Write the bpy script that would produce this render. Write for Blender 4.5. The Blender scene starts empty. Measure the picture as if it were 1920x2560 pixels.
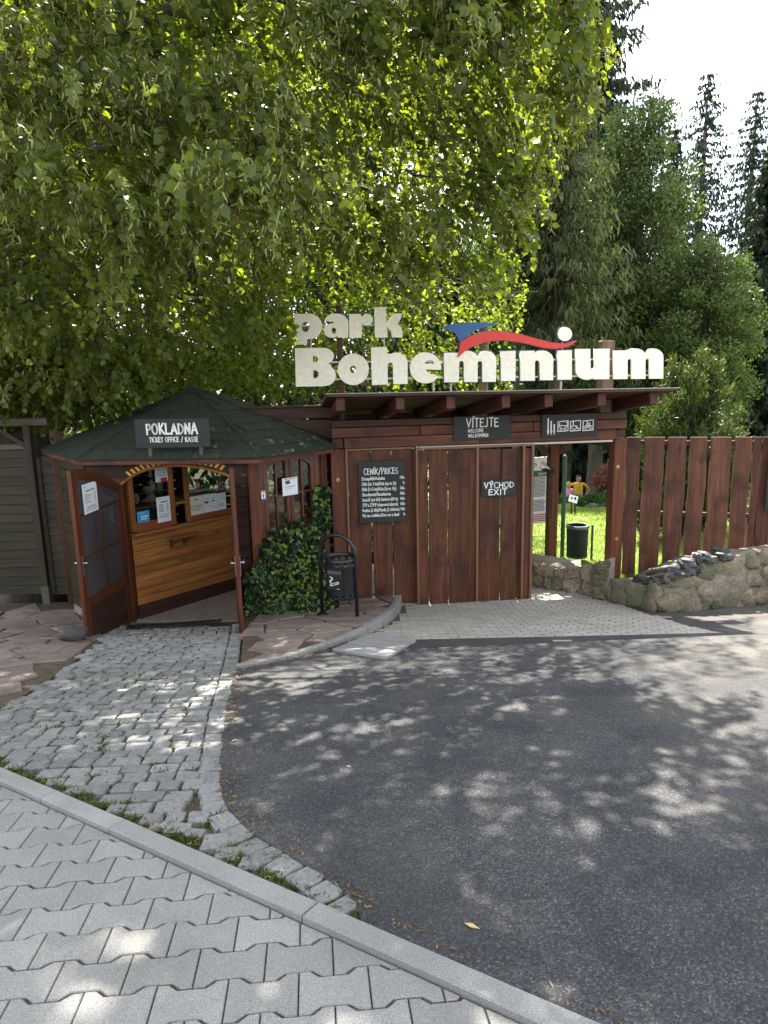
import bpy, math, random
import numpy as np
from mathutils import Vector, Matrix, noise as mnoise

sc = bpy.context.scene
COL = sc.collection
rnd = random.Random(7)
rg = np.random.default_rng(11)

# ------------------------------------------------------------------ camera
PITCH, ROLL, FOC = 78.5, -1.26, 1775.0
cd = bpy.data.cameras.new('camera')
cam = bpy.data.objects.new('camera', cd)
COL.objects.link(cam)
sc.camera = cam
cd.sensor_fit = 'VERTICAL'
cd.sensor_height = 36
cd.lens = FOC / 2560 * 36
cd.clip_start, cd.clip_end = .05, 900
CM = Matrix.Rotation(math.radians(PITCH), 4, 'X') @ Matrix.Rotation(math.radians(ROLL), 4, 'Z')
CM.translation = (0, 0, 1.5)
cam.matrix_world = CM
# ------------------------------------------------------------------ sky, sun, exposure
SUN = Vector((-.03, .856, 1.0)).normalized()
w = bpy.data.worlds.new('World')
sc.world = w
w.use_nodes = True
nt = w.node_tree
nt.nodes.clear()
sky = nt.nodes.new('ShaderNodeTexSky')
sky.sky_type = 'NISHITA'
sky.sun_disc = False
sky.sun_elevation = math.asin(SUN.z)
sky.sun_rotation = math.atan2(SUN.x, SUN.y)
sky.dust_density = .6
sky.ozone_density = 2.0
tc = nt.nodes.new('ShaderNodeTexCoord')
mp = nt.nodes.new('ShaderNodeMapping')
mp.inputs['Scale'].default_value = (1.2, 1.2, 3.2)
cl = nt.nodes.new('ShaderNodeTexNoise')
cl.inputs['Scale'].default_value = 2.2
cl.inputs['Detail'].default_value = 7
cl.inputs['Roughness'].default_value = .55
cr = nt.nodes.new('ShaderNodeValToRGB')
cr.color_ramp.elements[0].position = .32
cr.color_ramp.elements[1].position = .57
mx = nt.nodes.new('ShaderNodeMix')
mx.data_type = 'RGBA'
mx.inputs['B'].default_value = (6.2, 6.4, 6.6, 1)
bg = nt.nodes.new('ShaderNodeBackground')
bg.inputs['Strength'].default_value = .09
wo = nt.nodes.new('ShaderNodeOutputWorld')
L = nt.links.new
L(tc.outputs['Generated'], mp.inputs['Vector'])
L(mp.outputs['Vector'], cl.inputs['Vector'])
L(cl.outputs['Fac'], cr.inputs['Fac'])
L(cr.outputs['Color'], mx.inputs['Factor'])
L(sky.outputs['Color'], mx.inputs['A'])
L(mx.outputs['Result'], bg.inputs['Color'])
L(bg.outputs['Background'], wo.inputs['Surface'])
sd = bpy.data.lights.new('sun', 'SUN')
sd.energy = 5.0
sd.angle = math.radians(.55)
sd.color = (1, .94, .84)
so = bpy.data.objects.new('sun', sd)
COL.objects.link(so)
so.rotation_euler = (-SUN).to_track_quat('-Z', 'Y').to_euler()
sc.view_settings.view_transform = 'Standard'
sc.view_settings.look = 'None'
sc.view_settings.gamma = 1
sc.view_settings.exposure = 2.45
sc.cycles.max_bounces = 7
sc.cycles.diffuse_bounces = 4
sc.cycles.transparent_max_bounces = 12
sc.cycles.use_denoising = True
sc.cycles.sample_clamp_indirect = 6

# ------------------------------------------------------------------ where things stand (the photograph unprojected)
M3 = CM.to_3x3()
EYE = Vector((0, 0, 1.5))
def ray(px, py):
    return M3 @ Vector(((px - 960) / FOC, -(py - 1280) / FOC, -1))
def _ss(a, b, x):
    t = min(max((x - a) / (b - a), 0), 1)
    return (t**3 - t**4 / 2) * (b - a) + max(x - b, 0)
def gz(y):                      # the forecourt falls towards the gate and levels out there
    return -(.13 * y + .085 * _ss(2, 6, y) - .185 * _ss(7.8, 9.2, y))
def lawn_z(x, y):
    return -1.36 - .11 * (y - 9.6) + .03 * (x - 3) * min(1, max(0, (y - 9) / 6)) - .9 * (1 / (1 + math.exp(-(y - 23) * 1.2)))
def gnd(px, py, off=0):
    d = ray(px, py); lo, hi = .1, 60
    for _ in range(44):
        m = (lo + hi) / 2; p = EYE + d * m
        if p.z > gz(p.y) + off: lo = m
        else: hi = m
    return EYE + d * lo
def atY(px, py, Y):
    d = ray(px, py)
    return EYE + d * (Y / d.y)
class Frame:                    # an upright working plane: u along it, v behind it, w up
    def __init__(s, o, ang):
        s.o = Vector(o); s.a = ang
        s.U = Vector((math.cos(ang), math.sin(ang), 0)); s.V = Vector((-math.sin(ang), math.cos(ang), 0))
    def pix(s, px, py, v=0):
        d = ray(px, py)
        t = ((s.o + s.V * v - EYE).dot(s.V)) / d.dot(s.V)
        q = EYE + d * t - s.o
        return q.dot(s.U), q.z
    def world(s, u, v, w):
        return s.o + s.U * u + s.V * v + Vector((0, 0, w))

# ------------------------------------------------------------------ object helpers
def link(o, parent=None, loc=None, rot=None):
    COL.objects.link(o)
    if parent is not None: o.parent = parent
    if loc is not None: o.location = loc
    if rot is not None: o.rotation_euler = rot
    return o
def tag(o, label=None, cat=None, group=None, kind=None):
    if label: o['label'] = label
    if cat: o['category'] = cat
    if group: o['group'] = group
    if kind: o['kind'] = kind
    return o
def thing(name, label, cat, loc=(0, 0, 0), rz=0, group=None):
    o = bpy.data.objects.new(name, None)
    o.empty_display_size = .1
    link(o, None, loc, (0, 0, rz))
    return tag(o, label, cat, group)
def me(name, V, Fc, mat=None, smooth=False):
    m = bpy.data.meshes.new(name)
    m.from_pydata([tuple(v) for v in V], [], [tuple(f) for f in Fc])
    if mat is not None: m.materials.append(mat)
    if smooth:
        m.polygons.foreach_set('use_smooth', [True] * len(m.polygons))
    m.update()
    return m
def ob(name, mesh, parent=None, loc=None, rot=None):
    return link(bpy.data.objects.new(name, mesh), parent, loc, rot)
BOXF = [(0, 3, 2, 1), (4, 5, 6, 7), (0, 1, 5, 4), (1, 2, 6, 5), (2, 3, 7, 6), (3, 0, 4, 7)]
def bevbox(sx, sy, sz, b):
    """verts, faces of a box with chamfered edges, centred"""
    x, y, z = sx / 2, sy / 2, sz / 2
    b = min(b, x * .45, y * .45, z * .45)
    V = []; idx = {}
    for i, a in enumerate((-1, 1)):
        for c in (-1, 1):
            for e in (-1, 1):
                k = (a, c, e)
                idx[k] = len(V)
                V += [(a * x, c * (y - b), e * (z - b)), (a * (x - b), c * y, e * (z - b)), (a * (x - b), c * (y - b), e * z)]
    F = []
    for ax in range(3):
        for s in (-1, 1):
            o = [i for i in range(3) if i != ax]
            q = []
            for p, r in ((-1, -1), (1, -1), (1, 1), (-1, 1)):
                k = [0, 0, 0]; k[ax] = s; k[o[0]] = p; k[o[1]] = r
                q.append(idx[tuple(k)] + ax)
            F.append(q)
    for ax in range(3):
        o = [i for i in range(3) if i != ax]
        for p in (-1, 1):
            for r in (-1, 1):
                k0 = [0, 0, 0]; k1 = [0, 0, 0]
                k0[ax] = -1; k1[ax] = 1
                for k in (k0, k1): k[o[0]] = p; k[o[1]] = r
                a0, a1 = idx[tuple(k0)], idx[tuple(k1)]
                F.append([a0 + o[0], a1 + o[0], a1 + o[1], a0 + o[1]])
    for k in idx.values():
        F.append([k, k + 1, k + 2])
    return V, F
def fixn(m):
    import bmesh
    b = bmesh.new(); b.from_mesh(m)
    bmesh.ops.recalc_face_normals(b, faces=b.faces)
    b.to_mesh(m); b.free()
    return m
def box(name, c, s, mat, parent=None, bev=.004, rot=None):
    V, F = bevbox(*s, bev)
    return ob(name, fixn(me(name, V, F, mat)), parent, c, rot)
class MB:                       # several shapes joined into one part
    def __init__(s): s.V = []; s.F = []
    def add(s, V, F, mtx=None):
        n = len(s.V)
        s.V += [tuple(mtx @ Vector(v)) for v in V] if mtx is not None else [tuple(v) for v in V]
        s.F += [tuple(i + n for i in f) for f in F]
        return s
    def box(s, c, sz, bev=.003, rot=None):
        V, F = bevbox(*sz, bev)
        m = Matrix.Translation(c)
        if rot is not None: m = m @ rot.to_4x4()
        return s.add(V, F, m)
    def beam(s, a, b, wx, wy, bev=.003, up=(0, 0, 1)):
        a, b = Vector(a), Vector(b); d = b - a
        z = d.normalized(); u = Vector(up)
        if abs(z.dot(u)) > .95: u = Vector((0, 1, 0))
        x = u.cross(z).normalized(); y = z.cross(x)
        R = Matrix((x, y, z)).transposed()
        return s.box((a + b) / 2, (wx, wy, d.length), bev, R)
    def tube(s, pts, r, n=8, caps=True):
        pts = [Vector(p) for p in pts]
        rs = r if isinstance(r, (list, tuple)) else [r] * len(pts)
        base = len(s.V); nn = Vector((.3, .5, .8))
        for i, p in enumerate(pts):
            t = (pts[min(i + 1, len(pts) - 1)] - pts[max(i - 1, 0)]).normalized()
            x = nn - t * nn.dot(t)
            if x.length < 1e-3: x = t.orthogonal()
            x.normalize(); nn = x; y = t.cross(x)
            for k in range(n):
                a = 2 * math.pi * k / n
                s.V.append(tuple(p + (x * math.cos(a) + y * math.sin(a)) * rs[i]))
        for i in range(len(pts) - 1):
            for k in range(n):
                k2 = (k + 1) % n
                s.F.append((base + i * n + k, base + i * n + k2, base + (i + 1) * n + k2, base + (i + 1) * n + k))
        if caps:
            s.F.append(tuple(base + k for k in range(n))[::-1])
            e = base + (len(pts) - 1) * n
            s.F.append(tuple(e + k for k in range(n)))
        return s
    def lathe(s, prof, c=(0, 0, 0), n=20):
        base = len(s.V)
        for r, z in prof:
            for k in range(n):
                a = 2 * math.pi * k / n
                s.V.append((c[0] + r * math.cos(a), c[1] + r * math.sin(a), c[2] + z))
        for i in range(len(prof) - 1):
            for k in range(n):
                k2 = (k + 1) % n
                s.F.append((base + i * n + k, base + i * n + k2, base + (i + 1) * n + k2, base + (i + 1) * n + k))
        return s
    def ell(s, c, r, n=10, m=7, seed=None, rough=0):
        base = len(s.V)
        for i in range(m + 1):
            th = math.pi * i / m
            for k in range(n):
                a = 2 * math.pi * k / n
                d = Vector((math.sin(th) * math.cos(a), math.sin(th) * math.sin(a), math.cos(th)))
                f = 1 + (rough * mnoise.noise(d * 1.6 + Vector((seed or 0, 3.1 * (seed or 0), 0))) if rough else 0)
                s.V.append((c[0] + d.x * r[0] * f, c[1] + d.y * r[1] * f, c[2] + d.z * r[2] * f))
        for i in range(m):
            for k in range(n):
                k2 = (k + 1) % n
                s.F.append((base + i * n + k, base + (i + 1) * n + k, base + (i + 1) * n + k2, base + i * n + k2))
        return s
    def prism(s, P, y0, y1):
        """polygon in u,w pushed from v=y0 to v=y1"""
        n = len(s.V); k = len(P)
        s.V += [(p[0], y0, p[1]) for p in P] + [(p[0], y1, p[1]) for p in P]
        s.F += [tuple(n + i for i in range(k)), tuple(n + k + i for i in range(k))[::-1]]
        s.F += [(n + i, n + k + i, n + k + (i + 1) % k, n + (i + 1) % k) for i in range(k)]
        return s
    def build(s, name, mat, parent=None, loc=None, rot=None, smooth=False):
        return ob(name, fixn(me(name, s.V, s.F, mat, smooth)), parent, loc, rot)
def prism(name, P, y0, y1, mat, parent=None, loc=None, rot=None):
    return MB().prism(P, y0, y1).build(name, mat, parent, loc, rot)
def curve_mesh(outlines, t, off=0):
    """flat plate with holes, standing in u,w, t thick, front face at v=0"""
    c = bpy.data.curves.new('plate', 'CURVE')
    c.dimensions = '2D'; c.fill_mode = 'BOTH'; c.extrude = t / 2; c.offset = off
    for P in outlines:
        s = c.splines.new('POLY'); s.points.add(len(P) - 1)
        for a, q in zip(s.points, P): a.co = (q[0], q[1], 0, 1)
        s.use_cyclic_u = True
    o = bpy.data.objects.new('plate', c)
    m = bpy.data.meshes.new_from_object(o)
    bpy.data.objects.remove(o); bpy.data.curves.remove(c)
    co = np.empty(len(m.vertices) * 3); m.vertices.foreach_get('co', co)
    co = co.reshape(-1, 3)
    m.vertices.foreach_set('co', np.stack([co[:, 0], t / 2 - co[:, 2], co[:, 1]], 1).ravel())
    m.update()
    return m
def text_mesh(body, size, off=0, sx=1., space=1., align='LEFT', t=.0015, jit=0, shear=0):
    """lettering standing in u,w (front towards -v)"""
    c = bpy.data.curves.new('lettering', 'FONT')
    c.body = body; c.size = size; c.offset = off; c.extrude = t / 2
    c.space_character = space; c.align_x = align; c.resolution_u = 3; c.shear = shear
    o = bpy.data.objects.new('lettering', c)
    m = bpy.data.meshes.new_from_object(o)
    bpy.data.objects.remove(o); bpy.data.curves.remove(c)
    co = np.empty(len(m.vertices) * 3); m.vertices.foreach_get('co', co)
    co = co.reshape(-1, 3)
    x = co[:, 0] * sx
    z = co[:, 1] + (jit * size * np.sin(x * 37 / max(size * 10, .2)) if jit else 0)
    m.vertices.foreach_set('co', np.stack([x, -co[:, 2], z], 1).ravel())
    m.update()
    return m
def text(name, body, u, w, size, mat, parent, v=0., width=None, **k):
    m = text_mesh(body, size, **k)
    if width:
        xs = [q.co.x for q in m.vertices]
        f = width / (max(xs) - min(xs)); x0 = min(xs)
        for q in m.vertices: q.co.x = (q.co.x - x0) * f
    m.materials.append(mat)
    return ob(name, m, parent, (u, v, w))
def ribbon(mb, pts, wd, v0, v1, closed=False):
    """a brush stroke along u,w points"""
    P = [Vector((p[0], p[1])) for p in pts]
    if closed: P = P + [P[0]]
    for a, b in zip(P[:-1], P[1:]):
        d = (b - a)
        if d.length < 1e-6: continue
        d.normalize(); n = Vector((-d.y, d.x)) * wd / 2; e = d * wd * .35
        q = [a - e - n, b + e - n, b + e + n, a - e + n]
        mb.prism([(p.x, p.y) for p in q], v0, v1)
def arc(cx, cy, rx, ry, a0, a1, n=16):
    return [(cx + rx * math.cos(math.radians(a0 + (a1 - a0) * i / n)), cy + ry * math.sin(math.radians(a0 + (a1 - a0) * i / n))) for i in range(n + 1)]
def clip(P, a, b, c):
    """keep the part of polygon P where a*x+b*y<=c"""
    out = []
    for i in range(len(P)):
        p, q = P[i], P[(i + 1) % len(P)]
        dp, dq = a * p[0] + b * p[1] - c, a * q[0] + b * q[1] - c
        if dp <= 0: out.append(p)
        if dp * dq < 0:
            t = dp / (dp - dq); out.append((p[0] + (q[0] - p[0]) * t, p[1] + (q[1] - p[1]) * t))
    return out
def inside(P, x, y):
    c = False; j = len(P) - 1
    for i in range(len(P)):
        if (P[i][1] > y) != (P[j][1] > y) and x < (P[j][0] - P[i][0]) * (y - P[i][1]) / (P[j][1] - P[i][1]) + P[i][0]: c = not c
        j = i
    return c
def area(P):
    return .5 * sum(P[i][0] * P[(i + 1) % len(P)][1] - P[(i + 1) % len(P)][0] * P[i][1] for i in range(len(P)))

# ------------------------------------------------------------------ materials
def mat(name, c1, c2, scale=4, stretch=(1, 1, 1), rough=.75, bump=.15, bscale=None, detail=6, var=.15, fine=0, fscale=90, fcol=None, spec=.35,
        contrast=.25, metal=0, bdist=.01, world=False, blot=None, blots=1.2):
    m = bpy.data.materials.new(name); m.use_nodes = True
    t = m.node_tree; N = t.nodes; Lk = t.links.new
    b = N['Principled BSDF']
    b.inputs['Roughness'].default_value = rough
    b.inputs['Metallic'].default_value = metal
    b.inputs['Specular IOR Level'].default_value = spec
    tc = N.new('ShaderNodeTexCoord'); oi = N.new('ShaderNodeObjectInfo')
    add = N.new('ShaderNodeVectorMath'); add.operation = 'MULTIPLY_ADD'
    co = N.new('ShaderNodeCombineXYZ')
    for i in range(3): Lk(oi.outputs['Random'], co.inputs[i])
    add.inputs[1].default_value = (37, 53, 71)
    Lk(co.outputs[0], add.inputs[0])
    if world:
        g = N.new('ShaderNodeNewGeometry'); Lk(g.outputs['Position'], add.inputs[2]); add.inputs[1].default_value = (0, 0, 0)
    else: Lk(tc.outputs['Object'], add.inputs[2])
    mp = N.new('ShaderNodeMapping'); mp.inputs['Scale'].default_value = stretch
    Lk(add.outputs[0], mp.inputs['Vector'])
    n = N.new('ShaderNodeTexNoise'); n.inputs['Scale'].default_value = scale; n.inputs['Detail'].default_value = detail
    n.inputs['Roughness'].default_value = .6
    Lk(mp.outputs[0], n.inputs['Vector'])
    r = N.new('ShaderNodeValToRGB')
    r.color_ramp.elements[0].position = .5 - contrast; r.color_ramp.elements[1].position = .5 + contrast
    r.color_ramp.elements[0].color = (*c1, 1); r.color_ramp.elements[1].color = (*c2, 1)
    Lk(n.outputs['Fac'], r.inputs['Fac'])
    col = r.outputs['Color']
    if blot:
        nb = N.new('ShaderNodeTexNoise'); nb.inputs['Scale'].default_value = blots; nb.inputs['Detail'].default_value = 5
        Lk(add.outputs[0], nb.inputs['Vector'])
        rb = N.new('ShaderNodeValToRGB'); rb.color_ramp.elements[0].position = .48; rb.color_ramp.elements[1].position = .68
        Lk(nb.outputs['Fac'], rb.inputs['Fac'])
        mb_ = N.new('ShaderNodeMix'); mb_.data_type = 'RGBA'; mb_.inputs['B'].default_value = (*blot, 1)
        Lk(rb.outputs['Color'], mb_.inputs['Factor']); Lk(col, mb_.inputs['A'])
        col = mb_.outputs['Result']
    if fine:
        f = N.new('ShaderNodeTexNoise'); f.inputs['Scale'].default_value = fscale; f.inputs['Detail'].default_value = 3
        Lk(add.outputs[0], f.inputs['Vector'])
        fr = N.new('ShaderNodeValToRGB'); fr.color_ramp.elements[0].position = .42; fr.color_ramp.elements[1].position = .62
        fr.color_ramp.elements[0].color = (1 - fine,) * 3 + (1,); fr.color_ramp.elements[1].color = (1 + fine,) * 3 + (1,)
        Lk(f.outputs['Fac'], fr.inputs['Fac'])
        mu = N.new('ShaderNodeMix'); mu.data_type = 'RGBA'; mu.blend_type = 'MULTIPLY'; mu.inputs['Factor'].default_value = 1
        Lk(col, mu.inputs['A']); Lk(fr.outputs['Color'], mu.inputs['B'])
        col = mu.outputs['Result']
    if var:
        mr = N.new('ShaderNodeMapRange'); mr.inputs['To Min'].default_value = 1 - var; mr.inputs['To Max'].default_value = 1 + var
        Lk(oi.outputs['Random'], mr.inputs['Value'])
        hs = N.new('ShaderNodeHueSaturation'); Lk(mr.outputs[0], hs.inputs['Value']); Lk(col, hs.inputs['Color'])
        col = hs.outputs['Color']
    Lk(col, b.inputs['Base Color'])
    if bump:
        bp = N.new('ShaderNodeBump'); bp.inputs['Strength'].default_value = bump; bp.inputs['Distance'].default_value = bdist
        n2 = N.new('ShaderNodeTexNoise'); n2.inputs['Scale'].default_value = bscale or scale * 2; n2.inputs['Detail'].default_value = 5
        Lk((mp if bscale is None else add).outputs[0], n2.inputs['Vector']); Lk(n2.outputs['Fac'], bp.inputs['Height'])
        Lk(bp.outputs['Normal'], b.inputs['Normal'])
    return m
def wood(name, c1, c2, axis, rough=.62, var=.14, blot=None, bump=.25, spec=.3):
    st = [16, 16, 16]; st['xyz'.index(axis)] = .9
    m = mat(name, c1, c2, 2.2, tuple(st), rough, bump, None, 7, var, contrast=.2, blot=blot, blots=3.0, spec=spec, bdist=.004)
    t = m.node_tree; N = t.nodes; Lk = t.links.new
    b = N['Principled BSDF']; src = b.inputs['Base Color'].links[0].from_socket
    vec = [n for n in N if n.type == 'VECT_MATH'][0].outputs[0]
    # broad streaks and dark knots
    st2 = [7, 7, 7]; st2['xyz'.index(axis)] = .55
    mp = N.new('ShaderNodeMapping'); mp.inputs['Scale'].default_value = st2; Lk(vec, mp.inputs['Vector'])
    n = N.new('ShaderNodeTexNoise'); n.inputs['Scale'].default_value = 1.5; n.inputs['Detail'].default_value = 3; Lk(mp.outputs[0], n.inputs['Vector'])
    r = N.new('ShaderNodeValToRGB'); r.color_ramp.elements[0].position = .32; r.color_ramp.elements[1].position = .7
    r.color_ramp.elements[0].color = (.78, .76, .76, 1); r.color_ramp.elements[1].color = (1.4, 1.32, 1.2, 1); Lk(n.outputs['Fac'], r.inputs['Fac'])
    mu = N.new('ShaderNodeMix'); mu.data_type = 'RGBA'; mu.blend_type = 'MULTIPLY'; mu.inputs['Factor'].default_value = 1
    Lk(src, mu.inputs['A']); Lk(r.outputs['Color'], mu.inputs['B'])
    st3 = [8, 8, 8]; st3['xyz'.index(axis)] = 3.2
    mp3 = N.new('ShaderNodeMapping'); mp3.inputs['Scale'].default_value = st3; Lk(vec, mp3.inputs['Vector'])
    v = N.new('ShaderNodeTexVoronoi'); v.inputs['Scale'].default_value = .62; Lk(mp3.outputs[0], v.inputs['Vector'])
    kr = N.new('ShaderNodeValToRGB'); kr.color_ramp.elements[0].position = .05; kr.color_ramp.elements[1].position = .17
    kr.color_ramp.elements[0].color = (.22, .2, .2, 1); kr.color_ramp.elements[1].color = (1, 1, 1, 1); Lk(v.outputs['Distance'], kr.inputs['Fac'])
    mk = N.new('ShaderNodeMix'); mk.data_type = 'RGBA'; mk.blend_type = 'MULTIPLY'; mk.inputs['Factor'].default_value = .5
    Lk(mu.outputs['Result'], mk.inputs['A']); Lk(kr.outputs['Color'], mk.inputs['B'])
    Lk(mk.outputs['Result'], b.inputs['Base Color'])
    return m
def plain(name, c, rough=.5, metal=0, spec=.4):
    m = bpy.data.materials.new(name); m.use_nodes = True
    b = m.node_tree.nodes['Principled BSDF']
    b.inputs['Base Color'].default_value = (*c, 1); b.inputs['Roughness'].default_value = rough
    b.inputs['Metallic'].default_value = metal; b.inputs['Specular IOR Level'].default_value = spec
    return m
def leafmat(name, c1, c2, tr, rough=.42, spec=.4, mixf=.45):
    m = bpy.data.materials.new(name); m.use_nodes = True
    t = m.node_tree; N = t.nodes; Lk = t.links.new
    b = N['Principled BSDF']; out = N['Material Output']
    b.inputs['Roughness'].default_value = rough; b.inputs['Specular IOR Level'].default_value = spec
    at = N.new('ShaderNodeAttribute'); at.attribute_name = 'tint'
    r = N.new('ShaderNodeValToRGB'); r.color_ramp.elements[0].color = (*c1, 1); r.color_ramp.elements[1].color = (*c2, 1)
    Lk(at.outputs['Fac'], r.inputs['Fac'])
    Lk(r.outputs['Color'], b.inputs['Base Color'])
    tl = N.new('ShaderNodeBsdfTranslucent')
    mu = N.new('ShaderNodeMix'); mu.data_type = 'RGBA'; mu.blend_type = 'MULTIPLY'; mu.inputs['Factor'].default_value = 1
    mu.inputs['B'].default_value = (*tr, 1)
    Lk(r.outputs['Color'], mu.inputs['A']); Lk(mu.outputs['Result'], tl.inputs['Color'])
    mx = N.new('ShaderNodeMixShader'); mx.inputs['Fac'].default_value = mixf
    Lk(b.outputs[0], mx.inputs[1]); Lk(tl.outputs[0], mx.inputs[2]); Lk(mx.outputs[0], out.inputs['Surface'])
    return m
def glass(name, tint=(.75, .8, .78), fac=.35):
    m = bpy.data.materials.new(name); m.use_nodes = True
    t = m.node_tree; N = t.nodes; Lk = t.links.new
    N.remove(N['Principled BSDF'])
    tr = N.new('ShaderNodeBsdfTransparent'); tr.inputs['Color'].default_value = (*tint, 1)
    gl = N.new('ShaderNodeBsdfGlossy'); gl.inputs['Roughness'].default_value = .03
    fr = N.new('ShaderNodeFresnel'); fr.inputs['IOR'].default_value = 1.5
    mx = N.new('ShaderNodeMixShader')
    Lk(fr.outputs[0], mx.inputs['Fac']); Lk(tr.outputs[0], mx.inputs[1]); Lk(gl.outputs[0], mx.inputs[2])
    Lk(mx.outputs[0], N['Material Output'].inputs['Surface'])
    return m

RED1, RED2 = (.042, .0155, .008), (.112, .039, .0165)
W_REDV = wood('red brown stained wood upright', RED1, RED2, 'z', blot=(.036, .014, .008))
W_REDX = wood('red brown stained wood lying', (.042, .015, .009), (.14, .048, .021), 'x', blot=(.034, .014, .009))
W_REDY = wood('red brown stained wood rafter', (.035, .011, .008), (.09, .027, .015), 'y')
W_POST = wood('warm red post wood', (.058, .019, .010), (.15, .05, .022), 'z', var=.08)
W_DARKX = wood('dark brown boards', (.022, .011, .008), (.06, .026, .016), 'x')
W_FENCE = wood('plum brown fence wood', (.05, .0195, .012), (.125, .048, .027), 'z', blot=(.042, .018, .012), var=.16)
W_EDGE = plain('pale bark edge', (.26, .15, .07), .8)
W_GREENX = wood('green stained boards', (.013, .0115, .004), (.034, .028, .010), 'x', var=.18)
W_GREENZ = wood('green stained post', (.018, .016, .008), (.048, .04, .02), 'z')
W_HONEYX = wood('honey varnished pine lying', (.2, .082, .024), (.36, .155, .047), 'x', rough=.45, var=.1, blot=(.22, .09, .027))
W_HONEYZ = wood('honey varnished pine upright', (.14, .05, .015), (.32, .13, .04), 'z', rough=.45, var=.1)
W_DOORZ = wood('varnished mahogany door wood', (.045, .013, .007), (.12, .036, .016), 'z', rough=.35, var=.06, spec=.45)
W_DOORX = wood('varnished mahogany rail', (.04, .013, .008), (.1, .032, .016), 'x', rough=.38, var=.1, spec=.45)
W_GREY = wood('weathered grey wood', (.05, .042, .033), (.12, .1, .08), 'x')
METALBR = plain('brown painted steel', (.16, .075, .04), .5, 0, .5)
BLACK = mat('black painted steel', (.008, .008, .009), (.016, .016, .017), 6, rough=.38, bump=.05, spec=.5, var=0)
STEEL = plain('brushed steel', (.5, .5, .5), .35, 1)
RAIL = plain('dull galvanised rail', (.42, .4, .36), .5, .5)
CHALK = plain('white chalk paint', (.72, .72, .68), .8)
SLATE = mat('dark grey sign board', (.016, .017, .017), (.026, .027, .026), 3, rough=.6, bump=.04, var=.1)
CREAM = mat('cream letter paint', (.76, .71, .58), (.80, .76, .65), 2.5, rough=.5, bump=.05, var=.02, fine=.05, fscale=25, blot=(.73, .68, .55), blots=1.4)
BLUE = plain('blue sign paint', (.018, .09, .24), .45)
NAVY = plain('dark blue edging', (.02, .06, .14), .5)
REDP = plain('red sign paint', (.55, .028, .018), .45)
PAPER = plain('white paper', (.68, .69, .7), .8)
INK = plain('grey print', (.06, .06, .07), .8)
INKR = plain('red print', (.4, .03, .03), .8)
GLASS = glass('window glass')
CONC = mat('grey concrete', (.19, .183, .172), (.262, .252, .238), 3, rough=.9, bump=.5, bscale=260, var=.10, fine=.3, fscale=330, world=True, bdist=.003, blot=(.22, .215, .205), blots=5)
CONC2 = mat('concrete kerb', (.19, .186, .178), (.26, .255, .245), 3, rough=.9, bump=.5, bscale=240, var=.06, fine=.25, fscale=300, world=True, bdist=.003)
GRAN = mat('grey granite', (.115, .116, .118), (.245, .238, .226), 6, rough=.85, bump=.5, bscale=60, var=.2, fine=.42, fscale=240, bdist=.006)
FLAG = mat('pinkish brown flagstone', (.15, .112, .095), (.25, .192, .165), 3.5, rough=.85, bump=.5, bscale=30, var=.14, fine=.2, fscale=120, bdist=.01, blot=(.12, .095, .08), blots=4)
SETT = mat('small grey paving block', (.25, .23, .2), (.35, .325, .285), 5, rough=.9, bump=.3, bscale=150, var=.1, fine=.2, fscale=200, bdist=.003, world=True)
SOIL = mat('dark soil', (.045, .033, .022), (.12, .085, .055), 14, rough=1, bump=.8, var=0, fine=.5, fscale=120, bdist=.02)
JGREY = mat('dark grey joint sand', (.035, .033, .03), (.08, .075, .068), 16, rough=1, bump=.6, var=0, fine=.5, fscale=160, bdist=.01)
JOINT = mat('joint sand', (.06, .05, .04), (.15, .125, .09), 16, rough=1, bump=.6, var=0, fine=.5, fscale=160, bdist=.01)
RUB = mat('rubble sandstone', (.10, .08, .055), (.25, .20, .135), 4, rough=.9, bump=.8, bscale=22, var=.22, fine=.3, fscale=60, bdist=.02, blot=(.11, .12, .07), blots=2.2)
MORT = mat('lime mortar', (.13, .108, .08), (.235, .2, .152), 5, rough=.95, bump=.9, bscale=26, var=0, fine=.2, fscale=50, bdist=.025, blot=(.16, .14, .1), blots=2)
DSTONE = mat('dark slate stone', (.04, .04, .04), (.095, .093, .09), 6, rough=.7, bump=.6, bscale=30, var=.2, bdist=.01)
SHING = mat('dark green roof shingle', (.017, .028, .017), (.03, .042, .026), 8, rough=.95, bump=.6, bscale=120, var=.08, fine=.4, fscale=260, bdist=.004, blot=(.034, .036, .024), blots=1.5)
BARK = mat('grey brown bark', (.05, .04, .03), (.14, .11, .085), 5, (1, 1, .25), .95, .9, None, 6, .1, bdist=.03)
TWIG = plain('dark twig', (.03, .022, .016), .9)

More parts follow.
